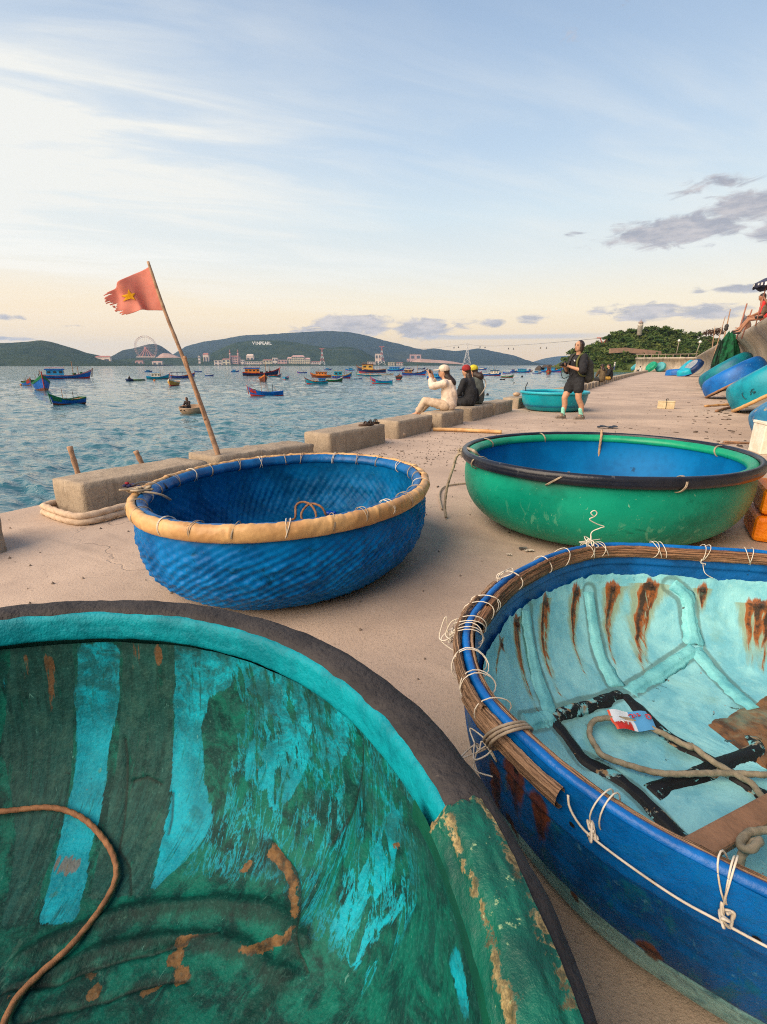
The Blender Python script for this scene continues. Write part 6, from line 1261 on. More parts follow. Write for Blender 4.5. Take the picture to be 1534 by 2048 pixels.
p=Q(-4.10,10.52,.29)
t,hc=sitter('woman in grey-green top and yellow cap, beside the one in a red cap',p,rzs-.25,cloth('greygreen_top',(.10,.115,.105),(.075,.088,.08),9),cloth('dark_trousers',(.025,.026,.03)),.02,cloth('yellow_cap',(.56,.47,.03)),'dark',{1:((.22,.14,.26),(.12,.34,.2)),-1:((-.22,.14,.26),(-.12,.34,.2))},{1:((.12,.42,.08),(.12,.46,-.3)),-1:((-.12,.42,.08),(-.12,.46,-.3))},headturn=.2,slump=.10,width=.18)
mb=MB();mb.tube(resample(catmull([A(.12,.08,.58),A(.15,-.08,.52),A(.05,-.19,.38),A(-.12,-.20,.22),A(-.2,-.1,.12)],24),20),.014,6);mb.build('bag_strap',cloth('pale_strap',(.6,.52,.40)),t,True)
flesh('bag',[(A(-.20,-.14,.12),.07,A(-.21,-.13,.30),.05)],cloth('black_bag',(.015,.015,.016)),t,.016,4)
# pair sitting far along
p=np.array(at(1203,762,.28));sitter('person in brown jacket, left of a pair sitting far along the blocks',p,rzs-.9,cloth('brown_jacket',(.12,.085,.045)),cloth('dark_trousers',(.025,.026,.03)),.06,None,'dark',{1:((.22,.14,.26),(.12,.34,.2)),-1:((-.22,.14,.26),(-.12,.34,.2))},{1:((.12,.42,.08),(.12,.46,-.3)),-1:((-.12,.42,.08),(-.12,.46,-.3))},s=1.1)
p=np.array(at(1218,759,.28));sitter('person in black vest with bare arm, right of a pair sitting far along the blocks',p,rzs+.4,cloth('black_vest',(.014,.014,.016)),cloth('ochre_trousers',(.50,.30,.06)),.04,None,'dark',{1:((.22,.14,.26),(.12,.34,.2)),-1:((-.22,.14,.26),(-.12,.34,.2))},{1:((.12,.42,.08),(.12,.46,-.3)),-1:((-.12,.42,.08),(-.12,.46,-.3))},s=1.1)
p=np.array(at(1280,744));sitter('person in pale shirt sitting on the ground by the far basket boats',p,.4,cloth('pale_shirt',(.6,.56,.5)),cloth('dark_trousers',(.025,.026,.03)),0,None,'dark',{1:((.22,.2,.3),(.05,.34,.24)),-1:((-.22,.2,.3),(-.05,.34,.24))},{1:((.12,.35,.3),(.12,.46,.07)),-1:((-.12,.35,.3),(-.12,.46,.07))},s=1.2)
p=np.array(at(1228,741));t=person('person','person in white hat and blue trousers standing at the far end of the quay',p,1.2)
b_,R_=head_parts(t,A(0,0,1.55),A(0,1,0),SKIN,HAIR);flesh('body',[(A(0,0,.85),.12,A(0,0,1.3),.14),(A(0,0,1.3),.06,A(0,0,1.5),.05),(A(.09,0,.85),.09,A(.1,.05,.08),.05),(A(-.09,0,.85),.09,A(-.1,-.05,.08),.05),(A(.18,0,1.32),.05,A(.25,.1,.9),.035),(A(-.18,0,1.32),.05,A(-.25,.1,.9),.035)],SKIN,t,.03,3,b_)
flesh('top',[(A(0,0,.85),.16,A(0,0,1.3),.17),(A(.18,0,1.3),.08,A(.24,.05,1.05),.07),(A(-.18,0,1.3),.08,A(-.24,.05,1.05),.07)],cloth('pale_shirt',(.6,.56,.5)),t,.03,3);flesh('trousers',[(A(.09,0,.88),.12,A(.1,.05,.15),.07),(A(-.09,0,.88),.12,A(-.1,-.05,.15),.07)],cloth('blue_trousers',(.05,.08,.16)),t,.03,3)
mb=MB();lathe(mb,[(.24,0),(.25,.015),(.13,.03),(.11,.13),(.02,.15)],16,(0,0,1.60));mb.build('hat',plain('hat_white',(.75,.72,.66)),t,True)
# people up on the wave wall
def wall_sitter(label,l,s_,top,trou,skin,cap,legs,arms,hd=0.0,sl=.12,hl=0,sc=1.0,slv=.62):
    return sitter(label,Q(l,s_,2.53),rzs-.1,top,trou,hl,cap,'dark',arms,legs,skin,headturn=hd,slump=sl,s=sc,slv=slv)
wall_sitter('boy in red shirt sitting on the wave wall with bare legs over the edge',1.60,20.9,cloth('red_shirt',(.62,.035,.03),(.52,.028,.025)),None,SKIN2,None,{1:((.10,.40,.06),(.12,.62,-.26)),-1:((-.09,.38,.02),(-.09,.56,-.33))},{1:((.22,.10,.24),(.15,.32,.14)),-1:((-.22,.10,.24),(-.15,.32,.14))},.5,.12,slv=.05)
wall_sitter('person in brown beside the boy in red, cut by the right edge',1.80,19.6,cloth('brown_shirt',(.16,.08,.05)),cloth('brown_trousers',(.2,.13,.09)),SKIN2,None,{1:((.12,.30,.26),(.12,.34,.05)),-1:((-.12,.30,.26),(-.12,.34,.05))},{1:((.24,.24,.40),(.08,.36,.52)),-1:((-.24,.24,.36),(-.08,.36,.50))},.3,.12,slv=.05)
wall_sitter('person crouched behind the green net, brown limbs in view',1.62,27.8,cloth('brown_shirt',(.16,.08,.05)),None,SKIN2,None,{1:((.12,.30,.24),(.12,.36,.04)),-1:((-.12,.32,.22),(-.12,.40,.02))},{1:((.22,.24,.26),(.14,.44,.20)),-1:((-.22,.24,.26),(-.14,.44,.20))},.3,.10,sc=.8,slv=.05)

# ================= boats on the water
WZ=-2.5
def pal(n,a,b=None): return plain(n,a,b,1.2,.5,.2,.02)
PB=pal('boat_blue',C(0,96,182),C(0,74,150));PT=pal('boat_teal',C(0,142,166),C(0,116,142));PG=pal('boat_green',C(10,110,64),C(6,84,52));PR=pal('boat_red',C(176,40,26),C(140,28,20));PY=pal('boat_yellow',C(206,160,70),C(180,130,50));PW=pal('boat_white',C(214,206,190),C(186,178,164));PBR=pal('boat_brown',C(112,58,34),C(84,42,26));PK=pal('boat_black',C(34,34,38),C(22,22,26));PO=pal('boat_orange',C(206,116,30),C(176,92,20));PP=pal('boat_pink',C(196,130,140),C(170,100,112));PS=pal('boat_sky',C(40,150,200),C(20,120,176));PWD=pal('boat_wood',C(150,104,66),C(116,78,48));PDB=pal('boat_navy',C(16,44,92),C(10,30,66))
GLZ=plain('cabin_glass',(.03,.035,.04),rough=.15,bump=0)
def sea_boat(label,x,y,wpx,view,hullm,bandm,topm,cabin=None,roofm=None,mast=True,bow=None,slim=.30,height=.14,bowrise=.16,group='fishing boats moored in the bay',extra=None,canopy=False):
    """view: bow direction seen from here, degrees from due right (0 = bow right, 180 = left, 90 = away, 270 = towards)"""
    c=np.array(at(x,y,WZ));zc=c[1]*math.cos(CAM_P)+ (CAM_H-WZ)*math.sin(CAM_P);wid=wpx*zc/CAM_F
    bear=math.atan2(c[0],c[1]);va=math.radians(view);L=wid/max(.2,(abs(math.cos(va))+slim*abs(math.sin(va))*.9))
    t=thing('fishing_boat',label,'boat',c,va-bear,group)
    B=L*slim;D=L*height;R_=L*bowrise;n=15;rings={}
    def sec(f,k):       # f 0 stern..1 bow ; k level 0 keel..1 gunwale
        w=B/2*(1-max(0,(f-.52)/.48)**2.1)*(1-.22*max(0,(.25-f)/.25)**1.5);sheer=D*(.80+.25*max(0,(.35-f)/.35)**1.6)+R_*max(0,(f-.5)/.5)**1.9
        z=-.12*D+(sheer+.12*D)*k;ww=w*(.50+.50*k**.6)*(1 if f<.98 else .25);xx=-L/2+L*f*(.93+.07*(k))
        return xx,ww,z
    def shell(name,k0,k1,m,off=0.0,cap=False,nk=4):
        mb=MB();V=[];F=[]
        for i in range(n):
            f=i/(n-1);row=[]
            for k in np.linspace(k0,k1,nk):
                xx,ww,z=sec(f,k);row.append((xx,ww+off,z))
            V+=row
            V+=[(a,-b,c_) for a,b,c_ in row]
        for i in range(n-1):
            for k in range(nk-1):
                a=i*2*nk+k;b=a+2*nk;F.append((a,b,b+1,a+1));a+=nk;b+=nk;F.append((a,a+1,b+1,b))
        e=0;F.append(tuple([e+k for k in range(nk)]+[e+nk+k for k in range(nk-1,-1,-1)]));e=(n-1)*2*nk;F.append(tuple([e+nk+k for k in range(nk)]+[e+k for k in range(nk-1,-1,-1)]))
        mb.add(V,F);return mb.build(name,m,t)
    shell('keel_band',0,.24,PR if bandm is not PR else PBR,.006);shell('hull',.24,.80,hullm);shell('gunwale',.80,1.0,topm,.012*B)
    mb=MB();V=[];F=[]
    for i in range(n):
        xx,ww,z=sec(i/(n-1),.84);V+=[(xx,ww*.98,z),(xx,-ww*.98,z)]
    for i in range(n-1): F.append((2*i,2*i+1,2*i+3,2*i+2))
    mb.add(V,F);mb.build('deck',PWD,t)
    mb=MB();xx,ww,z=sec(1,1);mb.tube([(xx-.02*L,0,z*.15),(xx,0,z*.7),(xx+.02*L,0,z*1.16)],.012*L,6);mb.build('stem_post',bow or bandm,t)
    if bow:
        mb=MB()
        for sx in (1,-1):
            V=[];
            for f in (.78,.88,.97):
                for k in (.45,1.01): a,b,c_=sec(f,k);V.append((a,sx*(b+.02*B),c_))
            mb.add(V,[(0,2,3,1),(2,4,5,3)])
        mb.build('bow_paint',bow,t)
    if cabin:
        f0,f1,hh,cm=cabin;xa,xb=-L/2+L*f0,-L/2+L*f1;zb=sec((f0+f1)/2,.84)[2];w=B*.66;hh*=L
        if not canopy:
            mb=MB();mb.box(((xa+xb)/2,0,zb+hh/2),(xb-xa,w,hh),None,.94);cb_=mb.build('cabin',cm,t)
            k=max(2,int((xb-xa)/(hh*.75)))
            for sx in (1,-1):
                for i in range(k):
                    mb=MB();mb.box((xa+(xb-xa)*(i+.5)/k,sx*w*.487,zb+hh*.62),((xb-xa)/k*.55,.03,hh*.34));mb.build('window',GLZ,cb_)
            mb=MB();mb.box((xb*.992+.0,0,zb+hh*.62),(.04,w*.6,hh*.32));mb.build('window',GLZ,cb_)
        else:
            for fx in np.linspace(xa,xb,4):
                for sx in (1,-1): mb=MB();mb.tube([(fx,sx*w*.46,zb),(fx,sx*w*.46,zb+hh)],.012*L*.5,5);mb.build('post',cm,t)
        mb=MB();mb.box(((xa+xb)/2,0,zb+hh+.012*L),((xb-xa)*1.14,w*1.16,.022*L));mb.build('roof',roofm or cm,t)
        if not canopy:
            mb=MB();mb.tube([(xa,w*.4,zb+hh),(xa,w*.4,zb+hh*1.35),(xb,w*.4,zb+hh*1.35),(xb,w*.4,zb+hh)],.006*L,4);mb.tube([(xa,-w*.4,zb+hh),(xa,-w*.4,zb+hh*1.35),(xb,-w*.4,zb+hh*1.35),(xb,-w*.4,zb+hh)],.006*L,4);mb.build('roof_rail',topm,t)
    if mast:
        zb=sec(.6,.84)[2]
        for fx,hm in ((.62,.32),(.30,.22) if not cabin else (.72,.2)):
            mb=MB();xm=-L/2+L*fx;mb.tube([(xm,0,zb*.5),(xm,0,zb+hm*L)],.007*L,5);mb.build('mast',PWD if fx>.5 else PK,t)
    if mast and wpx>18:
        zb=sec(.6,.84)[2];mb=MB();h_=zb+(.32 if not cabin else .2)*L;xm=-L/2+L*(.62 if not cabin else .72);xb_,_w,zb_=sec(.97,1.0);mb.tube([(xm,0,h_),(xb_,0,zb_)],.0022*L,4);mb.tube([(xm,0,h_),(-L/2+L*.06,0,sec(.06,1.0)[2])],.0022*L,4);mb.build('stay',PK,t)
        for q,fx in enumerate((.2,.42)):
            mb=MB();mb.tube([(-L/2+L*fx,B*.2*(-1)**q,zb),(-L/2+L*(fx+.05),B*.25*(-1)**q,zb+L*(.17+.05*q))],.004*L,4);mb.build('rod',PWD,t)
    rs=random.Random(int(x*7+y));mb=MB()
    for q in range(4):
        fx=rs.uniform(.35,.85);z=sec(fx,.84)[2];s_=L*rs.uniform(.025,.05);mb.box((-L/2+L*fx,rs.uniform(-.2,.2)*B,z+s_*.5),(s_*1.3,s_,s_),rotz(rs.rand() if hasattr(rs,'rand') else rs.random()*3))
    mb.build('deck_gear',rs.choice([PO,PG,PS,PK,PY]),t)
    return t
SB=[
('blue boat with red and green bow facing the quay, farthest left',56,771,23,285,PB,PR,PG,None,None,True,PR,.34,.20,.2),
('blue and green boat, bow on, second from the left',85,780,34,275,PB,PR,PG,None,None,True,None,.36,.22,.2),
('long blue boat with blue wheelhouse and pink stripe, far left',136,757,87,0,PB,PBR,PP,(.10,.44,.13,PS),PB,True,None,.24,.09,.13),
('nearest fishing boat, green bow and blue sides, left of the flag',136,808,70,218,PB,PR,PG,None,None,True,PG,.36,.17,.17),
('teal boat with white wheelhouse left of the flag pole',317,758,44,350,PT,PR,PS,(.22,.62,.16,PW),PW,True,None,.32,.13,.13),
('blue boat with dark canopy roof behind the flag pole',366,756,48,10,PB,PBR,PR,(.06,.72,.15,PB),PDB,False,None,.3,.12,.13),
('small cream and yellow boat, bow on, left of the flag pole',347,771,30,255,PY,PBR,PW,None,None,True,None,.4,.18,.14),
('tiny blue boat with white awning right of the flag pole',419,752,17,0,PB,PB,PW,(.2,.8,.2,PW),PK,False,None,.34,.15,.1),
('dark blue boat with orange wheelhouse and red upswept bow, below the hilltop sign',523,751,72,0,PDB,PR,PR,(.06,.46,.12,PO),PB,True,None,.24,.09,.13),
('small teal boat tucked under the red upswept bow',550,754,26,5,PT,PBR,PR,None,None,False,None,.3,.14,.16),
('small brown boat, bow on, in front of the dark blue one',527,763,20,280,PBR,PR,PO,None,None,True,None,.45,.25,.2),
('small teal-blue open boat turned three-quarters away',573,758,16,60,PT,PB,PB,None,None,True,None,.4,.2,.18),
('open blue boat with red bow, nearest in the middle of the bay',532,791,70,176,PB,PBR,PB,None,None,True,PR,.30,.13,.15),
('blue boat with brown trim in front of the orange and green boats',633,768,46,188,PT,PBR,PBR,(.1,.4,.12,PS),PB,False,None,.32,.15,.16),
('boat with orange wheelhouse at the back of the raft of boats',642,755,42,170,PBR,PR,PO,(.2,.75,.16,PO),PBR,True,None,.3,.13,.12),
('green and white boat with bow to the right in the raft',670,763,34,10,PG,PR,PW,None,None,True,None,.32,.16,.17),
('blue boat with tall blue wheelhouse at the right of the raft',684,756,40,6,PB,PG,PY,(.1,.5,.2,PT),PT,True,None,.3,.15,.18),
('tiny blue boat beyond the raft of boats',656,740,15,0,PB,PB,PW,(.2,.6,.16,PS),PB,True,None,.3,.14,.12),
('large dark boat with tan wheelhouse, below the red and white pylon',743,745,58,178,PDB,PBR,PWD,(.45,.82,.17,PY),PBR,True,None,.26,.12,.13),
('long low white and teal boat in front of the tan wheelhouse',738,752,50,180,PT,PG,PW,None,None,False,None,.2,.07,.07),
('low white skiff right of the long low boat',775,750,26,0,PW,PBR,PW,None,None,False,None,.24,.09,.12),
('blue boat with red bow facing left, right of the raft',763,767,45,172,PT,PBR,PB,None,None,True,PR,.30,.14,.17),
('blue boat with blue cabins, far, left of the women',792,742,34,0,PB,PB,PS,(.1,.7,.12,PS),PB,True,None,.26,.11,.12),
('long blue boat with brown deck, bow right, left of the phone',829,750,50,0,PB,PBR,PBR,(.1,.4,.14,PWD),PW,True,None,.22,.1,.15),
('small dark boat seen from astern, left of the women',798,759,15,85,PK,PDB,PBR,None,None,True,None,.5,.25,.15),
('tiny dark boat far off, left of the cream cap',843,738.5,15,0,PDB,PB,PS,None,None,False,None,.25,.12,.2),
('blue boat half hidden behind the woman in cream',872,757,36,0,PB,PB,PS,(.3,.7,.15,PS),PB,False,None,.3,.13,.13),
('white and blue boat with low wheelhouse, right of the seated women',983,751,40,0,PB,PW,PW,(.45,.85,.14,PW),PDB,True,None,.27,.11,.12),
('green and white boat, nearer than the white and blue one',1015,755,25,350,PG,PBR,PW,None,None,True,None,.34,.16,.16),
('small black dinghy between the green and white boat and the quay',1005,760,11,0,PK,PDB,PDB,None,None,False,None,.4,.2,.14),
('pinkish red boat right of the yellow cap',957,747,14,10,PR,PR,PP,None,None,True,None,.35,.2,.22),
('tiny blue boat beyond the pinkish red one',964,739.5,19,0,PB,PB,PS,(.2,.7,.14,PW),PB,True,None,.28,.12,.14),
('blue boat with brown mast cluster, middle of the far group',1027,745,14,30,PB,PBR,PBR,(.2,.6,.3,PB),PBR,True,None,.4,.2,.15),
('bright blue boat with flat roof in the far group',1046,745,27,0,PB,PB,PS,(.1,.75,.16,PT),PB,True,None,.28,.11,.1),
('brown boat at the right of the far group',1060,743,10,0,PBR,PR,PBR,(.2,.7,.3,PBR),PB,True,None,.4,.18,.14),
('long blue boat just left of the camera woman',1103,744,40,0,PB,PB,PS,(.15,.65,.12,PS),PDB,True,None,.25,.1,.12),
('pale blue boat half hidden by the camera woman',1131,743,16,0,PS,PB,PW,(.3,.7,.2,PW),PB,False,None,.3,.14,.12),
('tiny blue boat left of the dark blue boat with orange wheelhouse',470,744,16,0,PB,PB,PS,(.2,.6,.16,PS),PB,True,None,.3,.13,.13),
('small blue boat with pale rail just beyond the raft of boats',604,746,20,180,PB,PBR,PW,None,None,True,None,.3,.13,.15),
('low sky blue skiff right of the blue boat with blue wheelhouse',716,758,18,0,PS,PB,PW,None,None,False,None,.26,.1,.12),
('far blue boat with sky blue cabin above the tan wheelhouse',700,741,18,180,PB,PB,PS,(.2,.65,.16,PS),PDB,True,None,.28,.12,.13),
('far dark blue boat right of the blue cabins',818,742,20,0,PDB,PB,PB,(.2,.6,.15,PB),PB,True,None,.28,.12,.14),
('small blue boat with a bare mast near the black buoy',1013,747,16,180,PB,PBR,PB,None,None,True,None,.32,.15,.16),
('tiny teal boat between the pinkish red and the white boats',990,742,16,0,PT,PB,PS,(.2,.6,.15,PT),PB,True,None,.28,.12,.14),
('far blue boat left of the long blue boat by the camera woman',1074,747,18,10,PB,PB,PW,(.2,.6,.16,PS),PB,True,None,.28,.13,.14),
('tiny blue boat below the wheel on the far water',297,744,14,0,PB,PB,PS,(.2,.7,.16,PS),PB,False,None,.3,.13,.12),
('far blue boat between the flag pole and the tiny awning boat',396,744,15,180,PB,PBR,PS,(.2,.6,.16,PS),PB,True,None,.3,.13,.13),
('small tan boat in front of the long blue one',1097,748,10,270,PWD,PBR,PR,(.3,.6,.4,PBR),PBR,True,None,.5,.3,.15),
]
for b in SB: sea_boat(*b,canopy=('canopy' in b[0] or 'awning' in b[0]))
def small_round(label,x,y,wpx,m,inm,tilt=0,group=None):
    c=np.array(at(x,y,WZ));zc=c[1]*math.cos(CAM_P)+(CAM_H-WZ)*math.sin(CAM_P);R=wpx*zc/CAM_F/2;t=thing('basket_boat',label,'basket boat',c,0,group)
    B=Boat((0,0),lambda ph:R+0*ph,rotx(tilt));h=R*.55
    P,_,_=B.surf([(1,0,h),(.97,0,h*.5),(.8,0,0),(.5,0,-h*.2)],60,14);grid('hull',P,m,t,flip=True)
    P,_,_=B.surf([(.95,0,h),(.9,0,h*.5),(.7,0,h*.1),(0,0,h*.05)],60,14);grid('lining',P,inm,t)
    mb=MB();mb.tube(B.pt(np.linspace(0,2*PI,48,endpoint=False),.98,0,h),R*.04,7,True);mb.build('rim',m,t,True);return c,R
bt=plain('basket_tan',(.40,.28,.18),(.30,.20,.13),6,.7)
c,R=small_round('tan round basket boat on the water with a man in it',384,826,46,bt,bt,.10)
def boatman(label,c,rz,sc,shirt):
    sitter(label,c,rz,shirt,cloth('dark_trousers',(.025,.026,.03)),0,None,'dark',{1:((.22,.16,.26),(.10,.38,.26)),-1:((-.22,.16,.26),(-.10,.38,.26))},{1:((.14,.34,.12),(.12,.5,.04)),-1:((-.14,.34,.12),(-.12,.5,.04))},SKIN2,s=sc)
boatman('man in dark shirt sitting in the tan basket boat on the water',c+np.array([-.15,-.25*R,.30]),PI*.9,1.15,cloth('dark_shirt',(.03,.02,.02)))
c,R=small_round('low dark basket boat carrying a crouched figure far out',259,762,14,PDB,PK,0)
boatman('crouched dark figure in the low basket boat far out',c+np.array([0,0,.25]),-PI/2,1.2,cloth('black_vest',(.014,.014,.016)))
c=np.array(at(274,761.5,WZ));t=thing('raft','low green-grey raft towed beside the crouched figure','raft',c);mb=MB()
for k in range(5): mb.tube([(-1.5,k*.4-.8,.12),(1.6,k*.4-.8,.14)],.2,8)
mb.build('logs',pal('raft_green',C(96,112,90),C(70,86,70)),t,True);mb=MB();mb.box((0.2,0,.36),(2.6,1.5,.12));mb.build('platform',PG,t)
def buoy(label,x,y,px,m):
    c=np.array(at(x,y,WZ));zc=c[1]*math.cos(CAM_P)+3.6*math.sin(CAM_P);r=px*zc/CAM_F/2;t=thing('buoy',label,'buoy',c);mb=MB();mb.ball((0,0,r*.5),r,14,10);mb.build('float',m,t,True);mb=MB();lathe(mb,[(r*.16,0),(r*.22,r*.12),(r*.1,r*.25)],8,(0,0,r*1.45));mb.build('ring',m,t,True)
buoy('black ball buoy on the water right of the seated women',975,790,5,PK);buoy('dark ball buoy farther out, middle of the water',1044,754,4,PK);buoy('tiny dark buoy between the two larger ones',1028,766,2.5,PK);buoy('small orange buoy below the teal boat near the flag pole',309,762,4,PO);buoy('small orange buoy by the leftmost boats',42,771,4,PO)
# rocks near the headland
rk=plain('rock',(.075,.06,.05),(.045,.036,.032),.6,.9,.8,.1)
for k,(x,y,w,h,lb) in enumerate(((1078,740,12,8,'rounded dark rock in the sea, left of two'),(1094,740,20,10,'humped dark rock in the sea beside the headland'),(1126,738,14,8,'dark rock at the foot of the headland slope'))):
    c=np.array(at(x,y+.5,WZ));sc=c[1]/1000.0;P,PH,T=Boat((0,0),lambda ph:w*sc*.55*(1+.25*np.sin(ph*3+k))).surf([(1,0,-1.0),(.95,0,h*sc*.35),(.7,0,h*sc*.8),(.3,0,h*sc),(0,0,h*sc)],40,18)
    P[...,2]*=1+.5*(fbm(P[...,0]*.5,P[...,1]*.5,k,3)-.5);tag(grid('rock',P,rk,None,None,c,True,True),lb,'rock')
# ================= far shore
MWH=plain('stucco_pale',(.66,.52,.42),(.56,.43,.34),.05,.8);MCR=plain('stucco_cream',(.60,.50,.33),(.5,.42,.27),.05,.8);MPK=plain('stucco_pink',(.56,.33,.27),(.46,.26,.22),.05,.8);MRF=plain('roof_red',(.36,.13,.09),(.28,.1,.07),.1,.8);MGL=plain('far_glass',(.08,.08,.085),rough=.3,bump=0)
def building(label,x0,x1,ytop,dep,mat,levels=3,roof=None,thick=30,ybase=730.0,extra=None,cat='building',name='building',steps=None):
    a,b=far(x0,ybase,dep),far(x1,ybase,dep);tp=far((x0+x1)/2,ytop,dep);zb=-2.0;H=tp[2]-zb;Wd=b[0]-a[0];c=np.array([(a[0]+b[0])/2,dep,zb]);t=thing(name,label,cat,c)
    segs=steps or [(0,1,1.0)]
    for f0,f1,hf in segs:
        mb=MB();w=Wd*(f1-f0);cx=-Wd/2+Wd*(f0+f1)/2;hh=H*hf;mb.box((cx,0,hh/2),(w,thick*(.9+.1*f0),hh));wl=mb.build('wall',mat,t)
        nl=max(1,int(round(levels*hf)));nw=max(2,min(14,int(w/(hh/nl)/1.1)))
        for i in range(nl):
            for j in range(nw):
                mb=MB();mb.box((cx-w/2+w*(j+.5)/nw,-thick/2-.12,hh*(i+.52)/nl),(w/nw*.55,.5,hh/nl*.5));mb.build('window',MGL,wl)
        if roof:
            mb=MB();z=hh;q=w/2*1.04;d=thick/2*1.06;mb.add([(cx-q,-d,z),(cx+q,-d,z),(cx+q,d,z),(cx-q,d,z),(cx-q*.8,0,z+H*.16),(cx+q*.8,0,z+H*.16)],[(0,1,5,4),(1,2,5),(2,3,4,5),(3,0,4),(3,2,1,0)]);mb.build('roof',roof,t)
        else: mb=MB();mb.box((cx,0,hh+.6),(w*1.02,thick*1.02,1.2));mb.build('parapet',mat,t)
    return t
building('long white hotel stepping down to the right, on the left shore',39,83,709.5,2420,MWH,9,None,40,724.5,steps=[(0,.30,1.0),(.30,.78,.93),(.78,.9,.8),(.9,1,.62)])
t=building('pink castle with two pointed towers on the shore',463,481,714,2780,MPK,4,MRF)
Hc=20.0;pxm=2780*1.04/960.0
for k,(dx) in enumerate((-7.5,7.0)):
    mb=MB();h=(730-706)*pxm;lathe(mb,[(4.6,0),(4.4,h*.8),(5.4,h*.82),(5.4,h*.9)],14,(dx*pxm,-18,0));tw=mb.build('tower',MPK,t,True);mb=MB();lathe(mb,[(5.6,h*.9),(.2,h*1.18)],12,(dx*pxm,-18,0));mb.build('spire',MRF,tw,True)
ROW=[(430,445,721,MWH,'low pale building at the left end of the shore row'),(446,462,719,MCR,'cream building left of the pink castle'),(483,490,720,MWH,'narrow pale building right of the castle'),(492,526,723.5,MWH,'long low white hall on the shore'),(527,545,720.5,MCR,'cream terrace with stepped roof on the shore'),(546,556,716,MWH,'pale block with a small turret on the shore'),(557,575,720,MPK,'pinkish terrace left of the grand cream hotel'),(622,642,724,MWH,'long low shed between the grand hotel and the striped pylon'),(735,752,724,MWH,'pale low houses left of the second striped pylon'),(776,790,725,MCR,'cream low houses right of the second striped pylon'),(792,806,725.5,MWH,'small pale houses near the bare hillside')]
for k,(a,b,y,m,lb) in enumerate(ROW): building(lb,a,b,y,2760+k*3,m,2,MRF if k%3==1 else None,24)
mb=MB()
building('grand cream hotel with domed pink roof on the shore',576,621,713.5,2790,MCR,5,MPK,40,steps=[(0,.2,.8),(.2,.75,1.0),(.75,1,.72)])
building('white resort block low on the sign hill',673,687,719.5,2900,MWH,1,None,20,722.5)
building('white pavilion with peaked roof between castle and hotel',494,508,711.5,2850,MWH,1,MWH,24,716.5)
building('white villa row on the green hill slope, left',192,222,714.3,2400,MWH,1,MRF,16,717)
building('white house on the low land under the wheel hill',407,418,709.5,2860,MWH,1,MRF,20,714)
building('pale hillside building on the far ridge, right of the second pylon',814,842,709,4000,MPK,2,None,30,713.5,steps=[(0,.2,.6),(.2,1,1.0)])
building('white gate building beside the second striped pylon',750,763,708,2880,MWH,2,None,16,714)
building('pink funfair building under the great wheel',272,288,722.5,2600,MPK,1,MRF,16)
building('low pale funfair halls right of the great wheel',306,326,723.5,2620,MWH,1,MPK,16)
building('striped slide tower on the shore left of the flag pole',398,402,712,2800,MWH,3,None,8)
# great wheel
dep=2650.0;c=far(291.5,695.5,dep);px=dep*1.04/960.0;Rw=20.0*px;t=thing('ferris_wheel','giant pale Ferris wheel with pink legs on the far shore','ferris wheel',(c[0],c[1],far(291,713.5,dep)[2]));z0=c[2]-far(291,713.5,dep)[2];ctr=A(0,0,z0)
ms=plain('wheel_steel',(.50,.33,.27),bump=0);mp=plain('wheel_pink',(.55,.22,.18),bump=0)
for yy in (-4,4):
    for rr,w in ((1,.55),(.90,.45)):
        mb=MB();mb.tube([ctr+A(Rw*rr*math.cos(a),yy,Rw*rr*math.sin(a)) for a in np.linspace(0,2*PI,80,endpoint=False)],w,6,True);mb.build('rim',ms,t,True)
for k in range(24):
    a=k*PI/12;mb=MB();mb.tube([ctr,ctr+A(Rw*math.cos(a),0,Rw*math.sin(a))],.32,4);mb.build('spoke',ms,t)
for k in range(36):
    a=k*PI/18;mb=MB();mb.ball(ctr+A(Rw*1.045*math.cos(a),0,Rw*1.045*math.sin(a)),(1.6,2,1.6),8,5);mb.build('cabin',mp if k%3 else ms,t,True)
for yy in (-7,7):
    for sx in (-1,-.45,.45,1): mb=MB();mb.tube([ctr+A(0,yy*.4,0),A(sx*Rw*.62,yy*2,0)],1.5,6);mb.build('leg',mp,t)
mb=MB();mb.tube([ctr+A(0,-8,0),ctr+A(0,8,0)],5,14);mb.build('hub',mp,t)
mb=MB();mb.box((0,0,-1.2),(Rw*1.7,30,4.5));mb.build('platform',MWH,t)
# hill sign
dep=3085.0;a,b=far(505,689.5,dep),far(543.5,689.5,dep);t=thing('hill_sign','white hillside lettering reading VINPEARL','sign',((a[0]+b[0])/2,a[1],a[2]));hgt=far(505,683.0,dep)[2]-a[2]
fc=bpy.data.curves.new('letter','FONT');wd=(b[0]-a[0])/8
for i,ch in enumerate('VINPEARL'):
    fc=bpy.data.curves.new('letter','FONT');fc.body=ch;fc.size=hgt*1.38;fc.extrude=1.0;fc.offset=.45;fc.align_x='CENTER'
    tmp=bpy.data.objects.new('tmp',fc);COL.objects.link(tmp);dg=bpy.context.evaluated_depsgraph_get();me=bpy.data.meshes.new_from_object(tmp.evaluated_get(dg));bpy.data.objects.remove(tmp)
    me.materials.clear();me.materials.append(plain('sign_white',(.82,.80,.76),bump=0));o=link('letter',me,t,((i-3.5)*wd,0,0));o.rotation_euler=(PI/2,0,0)
